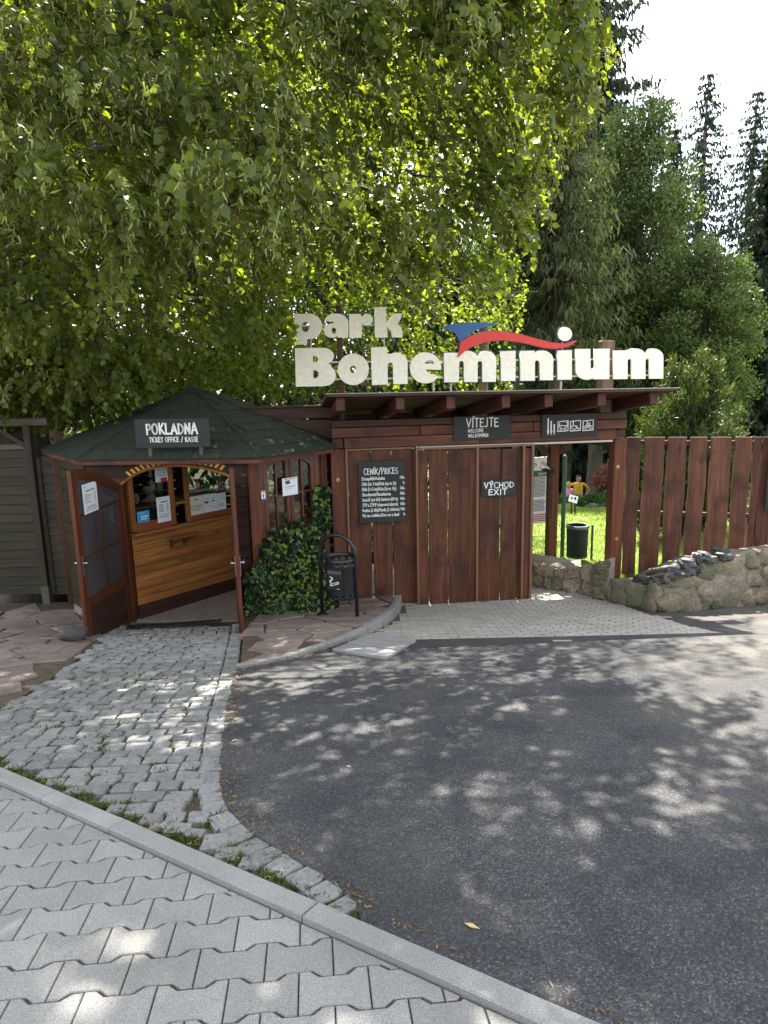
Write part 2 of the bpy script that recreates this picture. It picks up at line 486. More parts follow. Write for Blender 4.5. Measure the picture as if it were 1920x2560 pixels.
# ------------------------------------------------------------------ hand painted capitals as brush strokes (unit height, x to about .6)
def _c(cx, cy, rx, ry, a0, a1, n=10): return [(cx + rx * math.cos(math.radians(a0 + (a1 - a0) * i / n)), cy + ry * math.sin(math.radians(a0 + (a1 - a0) * i / n))) for i in range(n + 1)]
GL = {
 'A': (.62, [[(.02, 0), (.32, 1), (.6, 0)], [(.13, .33), (.5, .36)]]), 'C': (.52, [_c(.33, .5, .3, .5, 55, 305, 14)]), 'D': (.56, [[(.06, .98), (.06, .02)], [(.04, .99)] + _c(.08, .5, .46, .49, 85, -85, 12)]),
 'E': (.48, [[(.06, 1), (.06, 0)], [(.05, 1), (.44, .98)], [(.06, .52), (.38, .53)], [(.05, .01), (.46, .03)]]), 'F': (.46, [[(.06, 1), (.06, 0)], [(.05, 1), (.43, .98)], [(.06, .52), (.36, .53)]]),
 'H': (.58, [[(.06, 1), (.06, 0)], [(.52, 1), (.52, 0)], [(.06, .5), (.52, .52)]]), 'I': (.16, [[(.08, 1), (.08, 0)]]), 'J': (.36, [[(.28, 1), (.27, .2)] + _c(.14, .2, .13, .2, 0, -150, 6)]),
 'K': (.54, [[(.06, 1), (.07, 0)], [(.48, 1), (.08, .42)], [(.14, .52), (.52, .0)]]), 'L': (.46, [[(.06, 1), (.06, .02)], [(.05, .02), (.44, .03)]]), 'M': (.7, [[(.04, 0), (.1, 1), (.35, .35), (.58, 1), (.66, 0)]]),
 'N': (.58, [[(.06, 0), (.07, 1), (.5, .02), (.52, 1)]]), 'O': (.62, [_c(.31, .5, .27, .5, 90, 450, 18)]), 'P': (.5, [[(.07, 1), (.1, 0)], [(.06, .99), (.2, 1)] + _c(.22, .74, .24, .26, 85, -90, 9) + [(.08, .46)]]),
 'R': (.54, [[(.07, 1), (.08, 0)], [(.06, .99), (.2, 1)] + _c(.22, .75, .24, .25, 85, -90, 9) + [(.09, .48)], [(.22, .48), (.5, .0)]]), 'S': (.48, [_c(.26, .74, .2, .25, 40, 260, 9) + _c(.24, .25, .21, .25, 80, -145, 9)]),
 'T': (.5, [[(.02, .99), (.49, 1)], [(.26, 1), (.25, 0)]]), 'V': (.56, [[(.03, 1), (.29, 0), (.53, 1)]]), 'W': (.74, [[(.03, 1), (.2, 0), (.37, .75), (.54, 0), (.71, 1)]]), 'X': (.54, [[(.04, 1), (.5, 0)], [(.49, 1), (.03, 0)]]),
 'Y': (.54, [[(.04, 1), (.27, .5), (.5, 1)], [(.27, .5), (.25, 0)]]), '/': (.46, [[(.02, -.14), (.42, 1.04)]]), ' ': (.3, []),
 '\u00cd': (.16, [[(.08, 1), (.08, 0)], [(.06, 1.12), (.24, 1.26)]]), '\u00dd': (.54, [[(.04, 1), (.27, .5), (.5, 1)], [(.27, .5), (.25, 0)], [(.2, 1.1), (.4, 1.24)]]),
}
def painted(body, u, w, h, width, wd, parent, v=-.003, seed=1, matl=None):
    r = random.Random(seed); x = 0; gap = .13; S = []
    for ch in body:
        g = GL[ch]; dy = r.uniform(-.03, .03); sl = r.uniform(-.02, .02); sy = 1 + r.uniform(-.05, .05)
        for st in g[1]: S.append([(x + p[0] + sl * p[1], dy + p[1] * sy) for p in st])
        x += g[0] + gap
    f = width / (x - gap)
    m = MB()
    for k, st in enumerate(S):
        P = [(u + p[0] * f, w + p[1] * h) for p in st]
        ribbon(m, P, wd * r.uniform(.9, 1.1), v - .0006 - .00012 * k, v + .001)
        for p in (P[0], P[-1]):
            m.prism([(p[0] + wd * .5 * math.cos(a * .785), p[1] + wd * .5 * math.sin(a * .785)) for a in range(8)], v - .0006 - .00012 * k - .00005, v + .001)
    o = m.build('lettering', matl or CHALK, parent)
    return o
# ------------------------------------------------------------------ asphalt material: dark aggregate with pale chips and dust
ASPH = bpy.data.materials.new('asphalt'); ASPH.use_nodes = True
def _asph():
    t = ASPH.node_tree; N = t.nodes; Lk = t.links.new
    b = N['Principled BSDF']; b.inputs['Roughness'].default_value = .85; b.inputs['Specular IOR Level'].default_value = .3
    g = N.new('ShaderNodeNewGeometry')
    v = N.new('ShaderNodeTexVoronoi'); v.inputs['Scale'].default_value = 150
    Lk(g.outputs['Position'], v.inputs['Vector'])
    bw = N.new('ShaderNodeRGBToBW'); Lk(v.outputs['Color'], bw.inputs[0])
    r = N.new('ShaderNodeValToRGB')
    e = r.color_ramp.elements
    e[0].position = .2; e[0].color = (.030, .0305, .034, 1)
    e[1].position = .68; e[1].color = (.056, .0565, .061, 1)
    x = e.new(.79); x.color = (.078, .078, .082, 1)
    x = e.new(.93); x.color = (.13, .127, .12, 1)
    Lk(bw.outputs[0], r.inputs['Fac'])
    n = N.new('ShaderNodeTexNoise'); n.inputs['Scale'].default_value = .8; n.inputs['Detail'].default_value = 7
    Lk(g.outputs['Position'], n.inputs['Vector'])
    # dust gathers on the right and along the far edge
    sx = N.new('ShaderNodeSeparateXYZ'); Lk(g.outputs['Position'], sx.inputs[0])
    mr = N.new('ShaderNodeMapRange'); mr.inputs['From Min'].default_value = 1.2; mr.inputs['From Max'].default_value = 4.2
    mr.inputs['To Min'].default_value = -.08; mr.inputs['To Max'].default_value = .3
    Lk(sx.outputs['X'], mr.inputs['Value'])
    ad = N.new('ShaderNodeMath'); ad.operation = 'ADD'; Lk(n.outputs['Fac'], ad.inputs[0]); Lk(mr.outputs[0], ad.inputs[1])
    dr = N.new('ShaderNodeMapRange'); dr.inputs['From Min'].default_value = .45; dr.inputs['From Max'].default_value = .85
    dr.inputs['To Min'].default_value = 0; dr.inputs['To Max'].default_value = .75
    Lk(ad.outputs[0], dr.inputs['Value'])
    mx = N.new('ShaderNodeMix'); mx.data_type = 'RGBA'; mx.inputs['B'].default_value = (.12, .11, .095, 1)
    Lk(dr.outputs[0], mx.inputs['Factor']); Lk(r.outputs['Color'], mx.inputs['A'])
    cn = N.new('ShaderNodeTexNoise'); cn.inputs['Scale'].default_value = 1.6; cn.inputs['Detail'].default_value = 4; Lk(g.outputs['Position'], cn.inputs['Vector'])
    cm = N.new('ShaderNodeMix'); cm.data_type = 'VECTOR'; cm.inputs['Factor'].default_value = .22; Lk(g.outputs['Position'], cm.inputs['A']); Lk(cn.outputs['Color'], cm.inputs['B'])
    ck = N.new('ShaderNodeTexVoronoi'); ck.feature = 'DISTANCE_TO_EDGE'; ck.inputs['Scale'].default_value = .55; Lk(cm.outputs['Result'], ck.inputs['Vector'])
    cr_ = N.new('ShaderNodeValToRGB'); cr_.color_ramp.elements[0].position = .0; cr_.color_ramp.elements[1].position = .006
    cr_.color_ramp.elements[0].color = (.45, .45, .45, 1); cr_.color_ramp.elements[1].color = (1, 1, 1, 1); Lk(ck.outputs['Distance'], cr_.inputs['Fac'])
    n3 = N.new('ShaderNodeTexNoise'); n3.inputs['Scale'].default_value = 2.6; n3.inputs['Detail'].default_value = 6; Lk(g.outputs['Position'], n3.inputs['Vector'])
    r3 = N.new('ShaderNodeValToRGB'); r3.color_ramp.elements[0].position = .36; r3.color_ramp.elements[1].position = .66
    r3.color_ramp.elements[0].color = (.74, .74, .75, 1); r3.color_ramp.elements[1].color = (1.25, 1.22, 1.16, 1); Lk(n3.outputs['Fac'], r3.inputs['Fac'])
    m3 = N.new('ShaderNodeMix'); m3.data_type = 'RGBA'; m3.blend_type = 'MULTIPLY'; m3.inputs['Factor'].default_value = 1
    Lk(mx.outputs['Result'], m3.inputs['A']); Lk(r3.outputs['Color'], m3.inputs['B'])
    m4 = N.new('ShaderNodeMix'); m4.data_type = 'RGBA'; m4.blend_type = 'MULTIPLY'; m4.inputs['Factor'].default_value = .0
    Lk(m3.outputs['Result'], m4.inputs['A']); Lk(cr_.outputs['Color'], m4.inputs['B'])
    Lk(m4.outputs['Result'], b.inputs['Base Color'])
    bp = N.new('ShaderNodeBump'); bp.inputs['Strength'].default_value = .9; bp.inputs['Distance'].default_value = .008
    v2 = N.new('ShaderNodeTexVoronoi'); v2.inputs['Scale'].default_value = 150; v2.feature = 'F1'
    Lk(g.outputs['Position'], v2.inputs['Vector'])
    iv = N.new('ShaderNodeMath'); iv.operation = 'SUBTRACT'; iv.inputs[0].default_value = 1; Lk(v2.outputs['Distance'], iv.inputs[1])
    Lk(iv.outputs[0], bp.inputs['Height']); Lk(bp.outputs[0], b.inputs['Normal'])
_asph()
def sheet(name, ys, xl, xr, zf, m, nx=1, parent=None):
    """a sheet of rows from xl(y) to xr(y)"""
    V = []; F = []
    for y in ys:
        a, b = xl(y), xr(y)
        for i in range(nx + 1):
            x = a + (b - a) * i / nx
            V.append((x, y, zf(x, y)))
    for j in range(len(ys) - 1):
        for i in range(nx):
            k = j * (nx + 1) + i
            F.append((k, k + 1, k + nx + 2, k + nx + 1))
    o = ob(name, me(name, V, F, m), parent)
    return o
def lin(tbl):
    xs = [p[0] for p in tbl]; ys = [p[1] for p in tbl]
    return lambda v: float(np.interp(v, xs, ys))
def steps(a, b, d):
    n = max(1, int(round((b - a) / d)))
    return [a + (b - a) * i / n for i in range(n + 1)]
# soil under everything, out to the horizon
def ter(x, y):
    if y < 9.4: return gz(max(y, -3)) - .07
    return min(gz(9.4) - .07, lawn_z(0, y) - .35) if y < 60 else -10 - (y - 60) * .02
tag(sheet('ground', steps(-6, 12, .4) + steps(13, 60, 2) + [90, 150, 300, 600], lambda y: -60 - max(0, y) * 1.2, lambda y: 60 + max(0, y) * 1.2, ter, SOIL), kind='structure')

# --- kerb line between the block pavement and the cobbles
KA, KB = gnd(0, 1920), gnd(1490, 2560)
kd = (Vector((KB.x, KB.y)) - Vector((KA.x, KA.y))).normalized()      # along the kerb, left to right
kn = Vector((-kd.y, kd.x))                                            # away from the camera
if kn.y < 0: kn = -kn
kc = kn.dot(Vector((KA.x, KA.y)))                                     # far edge: kn.p = kc
KW = .085
kerb = tag(bpy.data.objects.new('kerb', None), kind='structure'); link(kerb)
def ground_poly(name, P, h, dep, m, parent, bev=.004, zf=None, inset=None):
    """a slab whose outline is P (x,y): top h above the ground, chamfered rim"""
    zf = zf or (lambda x, y: gz(y))
    if area(P) < 0: P = P[::-1]
    cx = sum(p[0] for p in P) / len(P); cy = sum(p[1] for p in P) / len(P)
    cz = zf(cx, cy)
    n = len(P)
    V = []
    for (x, y) in P: V.append((x - cx, y - cy, zf(x, y) - cz - dep))
    for (x, y) in P: V.append((x - cx, y - cy, zf(x, y) - cz + h - bev))
    # inset rim
    for i in range(n):
        p0, p1, p2 = Vector(P[i - 1]), Vector(P[i]), Vector(P[(i + 1) % n])
        d1 = (p1 - p0).normalized() if (p1 - p0).length > 1e-7 else Vector((1, 0))
        d2 = (p2 - p1).normalized() if (p2 - p1).length > 1e-7 else d1
        nn = Vector((-d1.y - d2.y, d1.x + d2.x))
        nn = nn.normalized() if nn.length > 1e-6 else Vector((-d1.y, d1.x))
        q = p1 + nn * (inset or bev)
        V.append((q.x - cx, q.y - cy, zf(q.x, q.y) - cz + h))
    F = [tuple(range(2 * n, 3 * n))]
    for i in range(n):
        j = (i + 1) % n
        F += [(i, j, n + j, n + i), (n + i, n + j, 2 * n + j, 2 * n + i)]
    return ob(name, me(name, V, F, m), parent, (cx, cy, cz))
s0 = kd.dot(Vector((KA.x, KA.y)))
jts = [kd.dot(Vector(gnd(*p)[:2])) for p in ((159, 1975), (327, 2048), (772, 2280))]
ks = [jts[0] - 4.0, jts[0] - 3.0, jts[0] - 2.0, jts[0] - 1.0] + jts + [jts[2] + 1.0, jts[2] + 2.0]
for a, b in zip(ks[:-1], ks[1:]):
    a, b = a + .003, b - .003
    q = [kd * a + kn * (kc - KW), kd * b + kn * (kc - KW), kd * b + kn * kc, kd * a + kn * kc]
    n = 6
    P = [tuple(q[0].lerp(q[1], i / n)) for i in range(n)] + [tuple(q[1])] + [tuple(q[2].lerp(q[3], i / n)) for i in range(n)] + [tuple(q[3])]
    ground_poly('kerb_stone', P, .012, .12, CONC2, kerb, .006)
# --- block pavement of bone shaped pavers
pave = tag(sheet('pavement', steps(.2, 5.6, .2), lambda y: -5.4, lambda y: max(-5.3, (kc - KW - kn.y * y) / kn.x if kn.x else 3) if kn.x > 0 else 1.6, lambda x, y: gz(y) - .026, JGREY), kind='structure')
ra = math.atan2(.10, 1)
ru, rv = Vector((math.cos(ra), math.sin(ra))), Vector((-math.sin(ra), math.cos(ra)))
PL, PW, wv = .204, .1425, .0125
def bone(cx, cy, g=.0022):
    h = PL / 2 - g; e = PW / 2 - g
    a, bq = h * .42, h * .70
    P = [(-h, -e - wv), (-bq, -e - wv), (-a, -e + wv), (a, -e + wv), (bq, -e - wv), (h, -e - wv), (h, e + wv), (bq, e + wv), (a, e - wv), (-a, e - wv), (-bq, e + wv), (-h, e + wv)]
    return [tuple(ru * (cx + p[0]) + rv * (cy + p[1])) for p in P]
for j in range(0, 34):
    for i in range(-24, 12):
        cy = .3 + j * PW
        P = bone((i + (j % 2) * .5) * PL, cy)
        c = Vector((sum(p[0] for p in P) / 12, sum(p[1] for p in P) / 12))
        if c.y < .95 or c.x < -4.2 or c.x > 1.2: continue
        if c.x > .34 * c.y + 1.05 or c.x < -.5 * c.y - 2.2: continue
        P = clip(P, kn.x, kn.y, kc - KW - .007)
        if len(P) < 3 or abs(area(P)) < .0006: continue
        Q = [P[0]]
        for p in P[1:]:
            if (Vector(p) - Vector(Q[-1])).length > .003: Q.append(p)
        dz = rnd.uniform(-.0015, .0015)
        ground_poly('paver', Q, -.014 + dz, .05, CONC, pave, .0035, inset=.004)

# --- cobbled path up to the booth
cobR = [gnd(*p) for p in ((607, 1566), (598, 1640), (590, 1690), (575, 1760), (562, 1850), (556, 1950), (575, 2020), (640, 2085), (720, 2132), (800, 2180), (860, 2225), (905, 2258))]
cobL = [gnd(*p) for p in ((300, 1562), (235, 1618), (120, 1700), (0, 1775), (-160, 1850))]
kend = kd * kd.dot(Vector(cobR[-1][:2])) + kn * kc
kst = kd * (s0 - .9) + kn * kc
COB = [tuple(p[:2]) for p in cobR] + [tuple(kend), tuple(kst)] + [tuple(p[:2]) for p in cobL[::-1]]
cob = bpy.data.objects.new('cobble_path', None); link(cob); tag(cob, kind='structure')
sheet('joint_bed', steps(1.6, 8.3, .2), lambda y: -4.2, lambda y: .35, lambda x, y: gz(y) - .024, SOIL, 6, cob)
def cobble_mesh(k):
    r = random.Random(k * 13 + 5)
    n = 4; V = []; F = []
    pw = [(-.5, -.36, .36, .5)] * 2
    for i, x in enumerate((-.5, -.41, .41, .5)):
        for j, y in enumerate((-.5, -.41, .41, .5)):
            e = (i in (0, 3)) + (j in (0, 3))
            z = (.004, -.003, -.009)[e] + r.uniform(-.003, .003)
            jx, jy = r.uniform(-.06, .06), r.uniform(-.06, .06)
            s = .93 if e == 2 else 1
            V.append((x * s + jx, y * s + jy, z))
    for i in range(3):
        for j in range(3): F.append((i * 4 + j, i * 4 + 4 + j, i * 4 + 5 + j, i * 4 + 1 + j))
    rim = [0, 4, 8, 12, 13, 14, 15, 11, 7, 3, 2, 1]
    b = len(V)
    for k2 in rim: V.append((V[k2][0] * 1.04, V[k2][1] * 1.04, -.06))
    for a in range(12): F.append((rim[a], b + a, b + (a + 1) % 12, rim[(a + 1) % 12]))
    return fixn(me('cobble', V, F, GRAN))
CMS = [cobble_mesh(k) for k in range(9)]
stones = []
# a course of edging stones that follows the curve, then a second, then rows
def poly_at(P, s):
    for a, b in zip(P[:-1], P[1:]):
        l = (b - a).length
        if s <= l: return a.lerp(b, s / l), (b - a).normalized()
        s -= l
    return P[-1], (P[-1] - P[-2]).normalized()
CR2 = [Vector(p[:2]) for p in cobR]
Ltot = sum((b - a).length for a, b in zip(CR2[:-1], CR2[1:]))
edge_done = []
for c, off in enumerate((.06,)):
    s = .06 + c * .05
    s = s if c == 0 else Ltot - 2.2
    while s < Ltot - (.02 if c == 0 else .35):
        l = rnd.uniform(.085, .135)
        p, d = poly_at(CR2, s + l / 2)
        nrm = Vector((d.y, -d.x))
        q = p + nrm * off
        if inside(COB, q.x, q.y):
            stones.append((q, math.atan2(d.y, d.x), l - .006, .108)); edge_done.append(q)
        s += l
y = 1.75
ja = .05
XR = lin(sorted([(p.y, p.x) for p in cobR]))
while y < 8.1:
    rh = rnd.uniform(.092, .116)
    x = -3.9 + rnd.uniform(0, .1)
    while x < .5:
        l = rnd.uniform(.095, .15)
        yc = y + ja * (x + 1.5)
        xr = XR(yc) - .122 if yc > 3.15 else 9
        if x > xr - .045: break
        if x + l > xr - .05: l = xr - x
        q = Vector((x + l / 2, y + ja * (x + l / 2 + 1.5) + .01 * math.sin(x * 2 + y) + rnd.uniform(-.004, .004)))
        ok = inside(COB, q.x, q.y) and kn.dot(q) > kc + .045
        if ok and yc <= 3.15: ok = min((q - e).length for e in edge_done) > .082
        if ok: stones.append((q, ja + rnd.uniform(-.035, .035), l - .009, rh - .008))
        x += l
    y += rh
for _ in range(9000):           # small fillers where the courses leave a hole
    q = Vector((rg.uniform(-4, .4), rg.uniform(1.8, 8)))
    if inside(COB, q.x, q.y) and kn.dot(q) > kc + .04 and min(((q - t[0]).length - (t[2] - .1) * .35) for t in stones) > (.092 if q.y > 3.3 else .079):
        stones.append((q, rg.uniform(-.3, .3), .08, .07))
stones.sort(key=lambda s: s[0].length)
tilt = lambda y: math.atan((gz(y + .05) - gz(y - .05)) / .1)
rest = MB()
for k, (q, a, l, h) in enumerate(stones):
    mt = Matrix.Translation((q.x, q.y, gz(q.y) + rnd.uniform(-.003, .003))) @ Matrix.Rotation(tilt(q.y) + rnd.uniform(-.02, .02), 4, 'X') @ Matrix.Rotation(rnd.uniform(-.03, .03), 4, 'Y') @ Matrix.Rotation(a, 4, 'Z') @ Matrix.Diagonal((l, h, 1, 1))
    cm = CMS[rnd.randrange(9)]
    if k < 300:
        o = ob('cobble', cm, cob); o.matrix_local = mt
    else:
        rest.add([v.co for v in cm.vertices], [tuple(p.vertices) for p in cm.polygons], mt)
o = rest.build('far_cobbles', GRAN, cob); o['kind'] = 'stuff'

# --- asphalt
kt = [gnd(*p) for p in ((600, 1672), (720, 1648), (796, 1625), (865, 1605), (919, 1584), (956, 1567), (980, 1551), (1001, 1527), (1004, 1510))]
slabc = [gnd(*p) for p in ((830, 1630), (924, 1594), (1041, 1606), (965, 1652))]
left_tbl = sorted([(p[1], p[0]) for p in [Vector(KB[:2]), ] + [Vector(q[:2]) for q in cobR[1:]]] + [(0.0, 2.1), (4.0, cobR[4][0] + .02)])
left_tbl = sorted([(KB.y, KB.x - .02), (kend.y - .02, kend.x), (.1, KB.x + 1.6)] + [(p.y, p.x - .02) for p in cobR[2:]] + [(p.y, p.x + .04) for p in kt[:5]])
AXL = lin(left_tbl)
RAMPR = lin([(gnd(1850, 1590).y, gnd(1850, 1590).x), (gnd(1720, 1563).y, gnd(1720, 1563).x), (gnd(1600, 1527).y, gnd(1600, 1527).x), (10, gnd(1600, 1527).x)])
RY0 = gnd(1060, 1602).y
RAMPB = lin([(-2, RY0), (.3, RY0), (1.2, gnd(1300, 1606).y), (2.2, gnd(1580, 1602).y), (3.3, gnd(1850, 1590).y), (9, gnd(1850, 1590).y)])
road = tag(sheet('asphalt_road', steps(-2, RY0 + .05, .12), AXL, lambda y: 14, lambda x, y: gz(y) + .004 + .006 * mnoise.noise(Vector((x * .9, y * .9, 0))), ASPH, 24), kind='structure')
sheet('asphalt_patch', steps(RY0 - .1, 9.2, .12), lambda y: RAMPR(y) - .03, lambda y: 14, lambda x, y: gz(y) + .006 + .006 * mnoise.noise(Vector((x * .9, y * .9, 0))), ASPH, 8, road)
# --- small block ramp in front of the gate
ramp = bpy.data.objects.new('paved_ramp', None); link(ramp); tag(ramp, kind='structure')
sheet('joint_bed', steps(RY0 - .25, 11, .2), lambda y: -.7, lambda y: 4.2, lambda x, y: gz(y) - .012, JOINT, 4, ramp)
bl = []
ang = -.10
row = 0; yy = 5.4
while yy < 10.8:
    xx = -1.2 + (row % 2) * .09
    while xx < 4.2:
        c = Vector((xx + .09, yy))
        c = Vector((c.x, c.y + ang * (c.x - 1)))
        ke = np.interp(c.y, [p.y for p in kt], [p.x for p in kt]) if c.y < kt[-1].y else -.4
        if c.x > ke + .08 and c.y > RAMPB(c.x) - .02 and c.x < RAMPR(c.y) + .02 and c.y < 10.6:
            bl.append(c)
        xx += .18
    yy += .09; row += 1
bl.sort(key=lambda c: c.length)
V0, F0 = bevbox(.174, .084, .05, .005)
sm = fixn(me('paving_block', V0, F0, SETT))
rest = MB()
for k, c in enumerate(bl):
    mt = Matrix.Translation((c.x, c.y, gz(c.y) - .022 + rnd.uniform(-.002, .002))) @ Matrix.Rotation(tilt(c.y), 4, 'X') @ Matrix.Rotation(math.atan(ang), 4, 'Z')
    if k < 300:
        o = ob('paving_block', sm, ramp); o.matrix_local = mt
    else: rest.add(V0, F0, mt)
o = rest.build('far_paving_blocks', SETT, ramp); o['kind'] = 'stuff'

# --- flagstone terraces
def ter_off(x, y):
    t = min(max((y - 5.5) / 2.6, 0), 1)
    return .015 + .1 * t * t * (3 - 2 * t)
def voronoi(poly, sp, seed):
    r = random.Random(seed)
    x0, x1 = min(p[0] for p in poly), max(p[0] for p in poly); y0, y1 = min(p[1] for p in poly), max(p[1] for p in poly)
    S = []
    for i in range(int((x1 - x0) / sp) + 3):
        for j in range(int((y1 - y0) / (sp * .8)) + 3):
            S.append((x0 - sp + (i + .5 * (j % 2) + r.uniform(-.36, .36)) * sp, y0 - sp + (j + r.uniform(-.36, .36)) * sp * .8))
    out = []
    for a in S:
        P = [(a[0] - sp, a[1] - sp), (a[0] + sp, a[1] - sp), (a[0] + sp, a[1] + sp), (a[0] - sp, a[1] + sp)]
        for b in S:
            if b is a or (b[0] - a[0])**2 + (b[1] - a[1])**2 > 9 * sp * sp: continue
            nx, ny = b[0] - a[0], b[1] - a[1]
            l = math.hypot(nx, ny)
            P = clip(P, nx / l, ny / l, ((b[0]**2 - a[0]**2 + b[1]**2 - a[1]**2) / 2) / l - .007)
            if len(P) < 3: break
        if len(P) >= 3: out.append((a, P))
    return out
def flags(name, poly, sp, seed, zf, bound, xmax=None):
    root = bpy.data.objects.new(name, None); link(root); tag(root, kind='structure')
    for a, P in voronoi(poly, sp, seed):
        if not inside(poly, *a): continue
        for h in bound:
            P = clip(P, *h)
            if len(P) < 3: break
        if len(P) < 3 or abs(area(P)) < .006: continue
        if area(P) < 0: P = P[::-1]
        Q = []
        for i in range(len(P)):
            p, q = Vector(P[i]), Vector(P[(i + 1) % len(P)])
            n = max(1, int((q - p).length / .08))
            d = Vector((-(q - p).y, (q - p).x)).normalized() if (q - p).length > 1e-6 else Vector((0, 0))
            for k in range(n):
                Q.append(tuple(p.lerp(q, k / n) + d * rnd.uniform(0, .012)))
        if xmax: Q = [(min(x, xmax(y)), y) for x, y in Q]
        h = rnd.uniform(-.008, .008)
        ground_poly('flagstone', Q, h, .05, FLAG, root, .008, zf, inset=.012)
    return root
Bq = [Vector(p[:2]) for p in cobL]
PLF = [tuple(p) for p in Bq] + [(-6.5, 3.2), (-6.5, 8.9), (-3.0, 8.9)]
def halfs(line, side):
    out = []
    for a, b in zip(line[:-1], line[1:]):
        d = (b - a).normalized(); n = Vector((d.y, -d.x)) * side
        out.append((n.x, n.y, n.dot(a)))
    return out
d_ = (Bq[3] - Bq[0]).normalized(); n_ = Vector((-d_.y, d_.x))
lh_ = [(n_.x, n_.y, n_.dot(Bq[0]) - .01)]
lf_ = flags('left_flagstones', PLF, .50, 3, lambda x, y: gz(y) + .004, lh_)
sheet('joint_bed', steps(3.2, 9.2, .2), lambda y: -7, lambda y: lin(sorted([(p.y, p.x) for p in cobL]))(y) - .01, lambda x, y: gz(y) - .012, SOIL, 4, lf_)
PRF = [tuple(p[:2]) for p in kt] + [(-.3, 8.75), (-1.5, 8.6)] + [(cobR[0].x + .03, cobR[0].y + .9), (cobR[0].x + .03, cobR[0].y), (cobR[2].x + .03, cobR[2].y)]
terr = flags('right_flagstones', PRF, .48, 8, lambda x, y: gz(y) + ter_off(x, y), [(-1, 0, 1.44), (0, 1, 8.72)], lambda y: float(np.interp(y, [p.y for p in kt], [p.x for p in kt])) - .012)
Vs = []
sheet('joint_bed', steps(4.95, 8.9, .15), lambda y: lin([(p.y, p.x) for p in cobR[::-1]])(y) + .02 if y < 7 else -1.55, lambda y: float(np.interp(y, [p.y for p in kt], [p.x for p in kt])) - .02, lambda x, y: gz(y) + ter_off(x, y) - .012, SOIL, 4, terr)
kb2 = tag(bpy.data.objects.new('terrace_kerb', None), kind='structure'); link(kb2)
KK = [Vector(p[:2]) for p in kt]
nr = []
for i in range(len(KK)):
    d = (KK[min(i + 1, len(KK) - 1)] - KK[max(i - 1, 0)]).normalized(); nr.append(Vector((-d.y, d.x)))
for i in range(len(KK) - 1):
    a, b = KK[i].lerp(KK[i + 1], .015), KK[i].lerp(KK[i + 1], .985)
    P = [tuple(a), tuple(b), tuple(b + nr[i + 1] * .075), tuple(a + nr[i] * .075)]
    ground_poly('kerb_stone', P, .015, .2, CONC2, kb2, .008, lambda x, y: gz(y) + ter_off(x, y))
# three concrete slabs bridging the kerb
A, Bs, Cs, Ds = [Vector(p[:2]) for p in slabc]
for k, nm in enumerate(('grey concrete slab lying next to the asphalt, lowest of three', 'grey concrete slab lying between two others at the terrace kerb', 'palest concrete slab at the edge of the block ramp')):
    t0, t1 = (0, .37, .76)[k] + .012, (.37, .76, 1)[k] - .012
    q = [A.lerp(Bs, t0), A.lerp(Bs, t1), Ds.lerp(Cs, t1), Ds.lerp(Cs, t0)]
    o = ground_poly('concrete_slab', [tuple(p) for p in q], .03 + .006 * k, .04, CONC2, None, .006)
    tag(o, nm, 'concrete slab', 'concrete slabs laid beside the kerb')
# ------------------------------------------------------------------ timber gate
GA = math.atan(.12)
G = Frame((-.55, 8.64, gz(8.9)), GA)
gate = thing('timber_gate', 'reddish brown timber park gate with overhanging board roof above a wide opening', 'gate', G.o, GA)
def rect(Fm, px0, py0, px1, py1, v=0):
    a, b = Fm.pix(px0, (py0 + py1) / 2, v)[0], Fm.pix(px1, (py0 + py1) / 2, v)[0]
    m = (px0 + px1) / 2
    return a, b, Fm.pix(m, py1, v)[1], Fm.pix(m, py0, v)[1]
def gbox(name, Fm, r, v0, v1, m, parent, bev=.005):
    u0, u1, w0, w1 = r
    return box(name, ((u0 + u1) / 2, (v0 + v1) / 2, (w0 + w1) / 2), (u1 - u0, v1 - v0, w1 - w0), m, parent, bev)
uL0 = G.pix(832, 1300)[0]; uL1 = G.pix(868, 1300)[0]
uR0 = G.pix(1531, 1250)[0]; uR1 = G.pix(1561, 1250)[0]
wHt = G.pix(1100, 1043)[1]; wH1 = G.pix(1100, 1061)[1]; wH2 = G.pix(1100, 1086)[1]; wHb = G.pix(1100, 1113)[1]
box('post', ((uL0 + uL1) / 2, .08, (wHb + .0) / 2 - .05), (uL1 - uL0, .16, wHb + .1), W_POST, gate, .008)
wall_top_w = G.pix(1545, 1443)[1]
box('post', ((uR0 + uR1) / 2, .09, (wHb + wall_top_w) / 2), (uR1 - uR0, .18, wHb - wall_top_w), W_POST, gate, .008)
for (px, py) in ((845, 1200), (1545, 1167), (1542, 1347)):
    u, w_ = G.pix(px, py)
    o = MB().lathe([(0, -.012), (.02, -.012), (.024, -.004), (.024, 0), (.012, .001), (.01, .003), (0, .003)], n=14).build('bolt', plain('yellow zinc bolt', (.42, .26, .08), .4, .7), gate, (u, -.002, w_), (math.pi / 2, 0, 0))
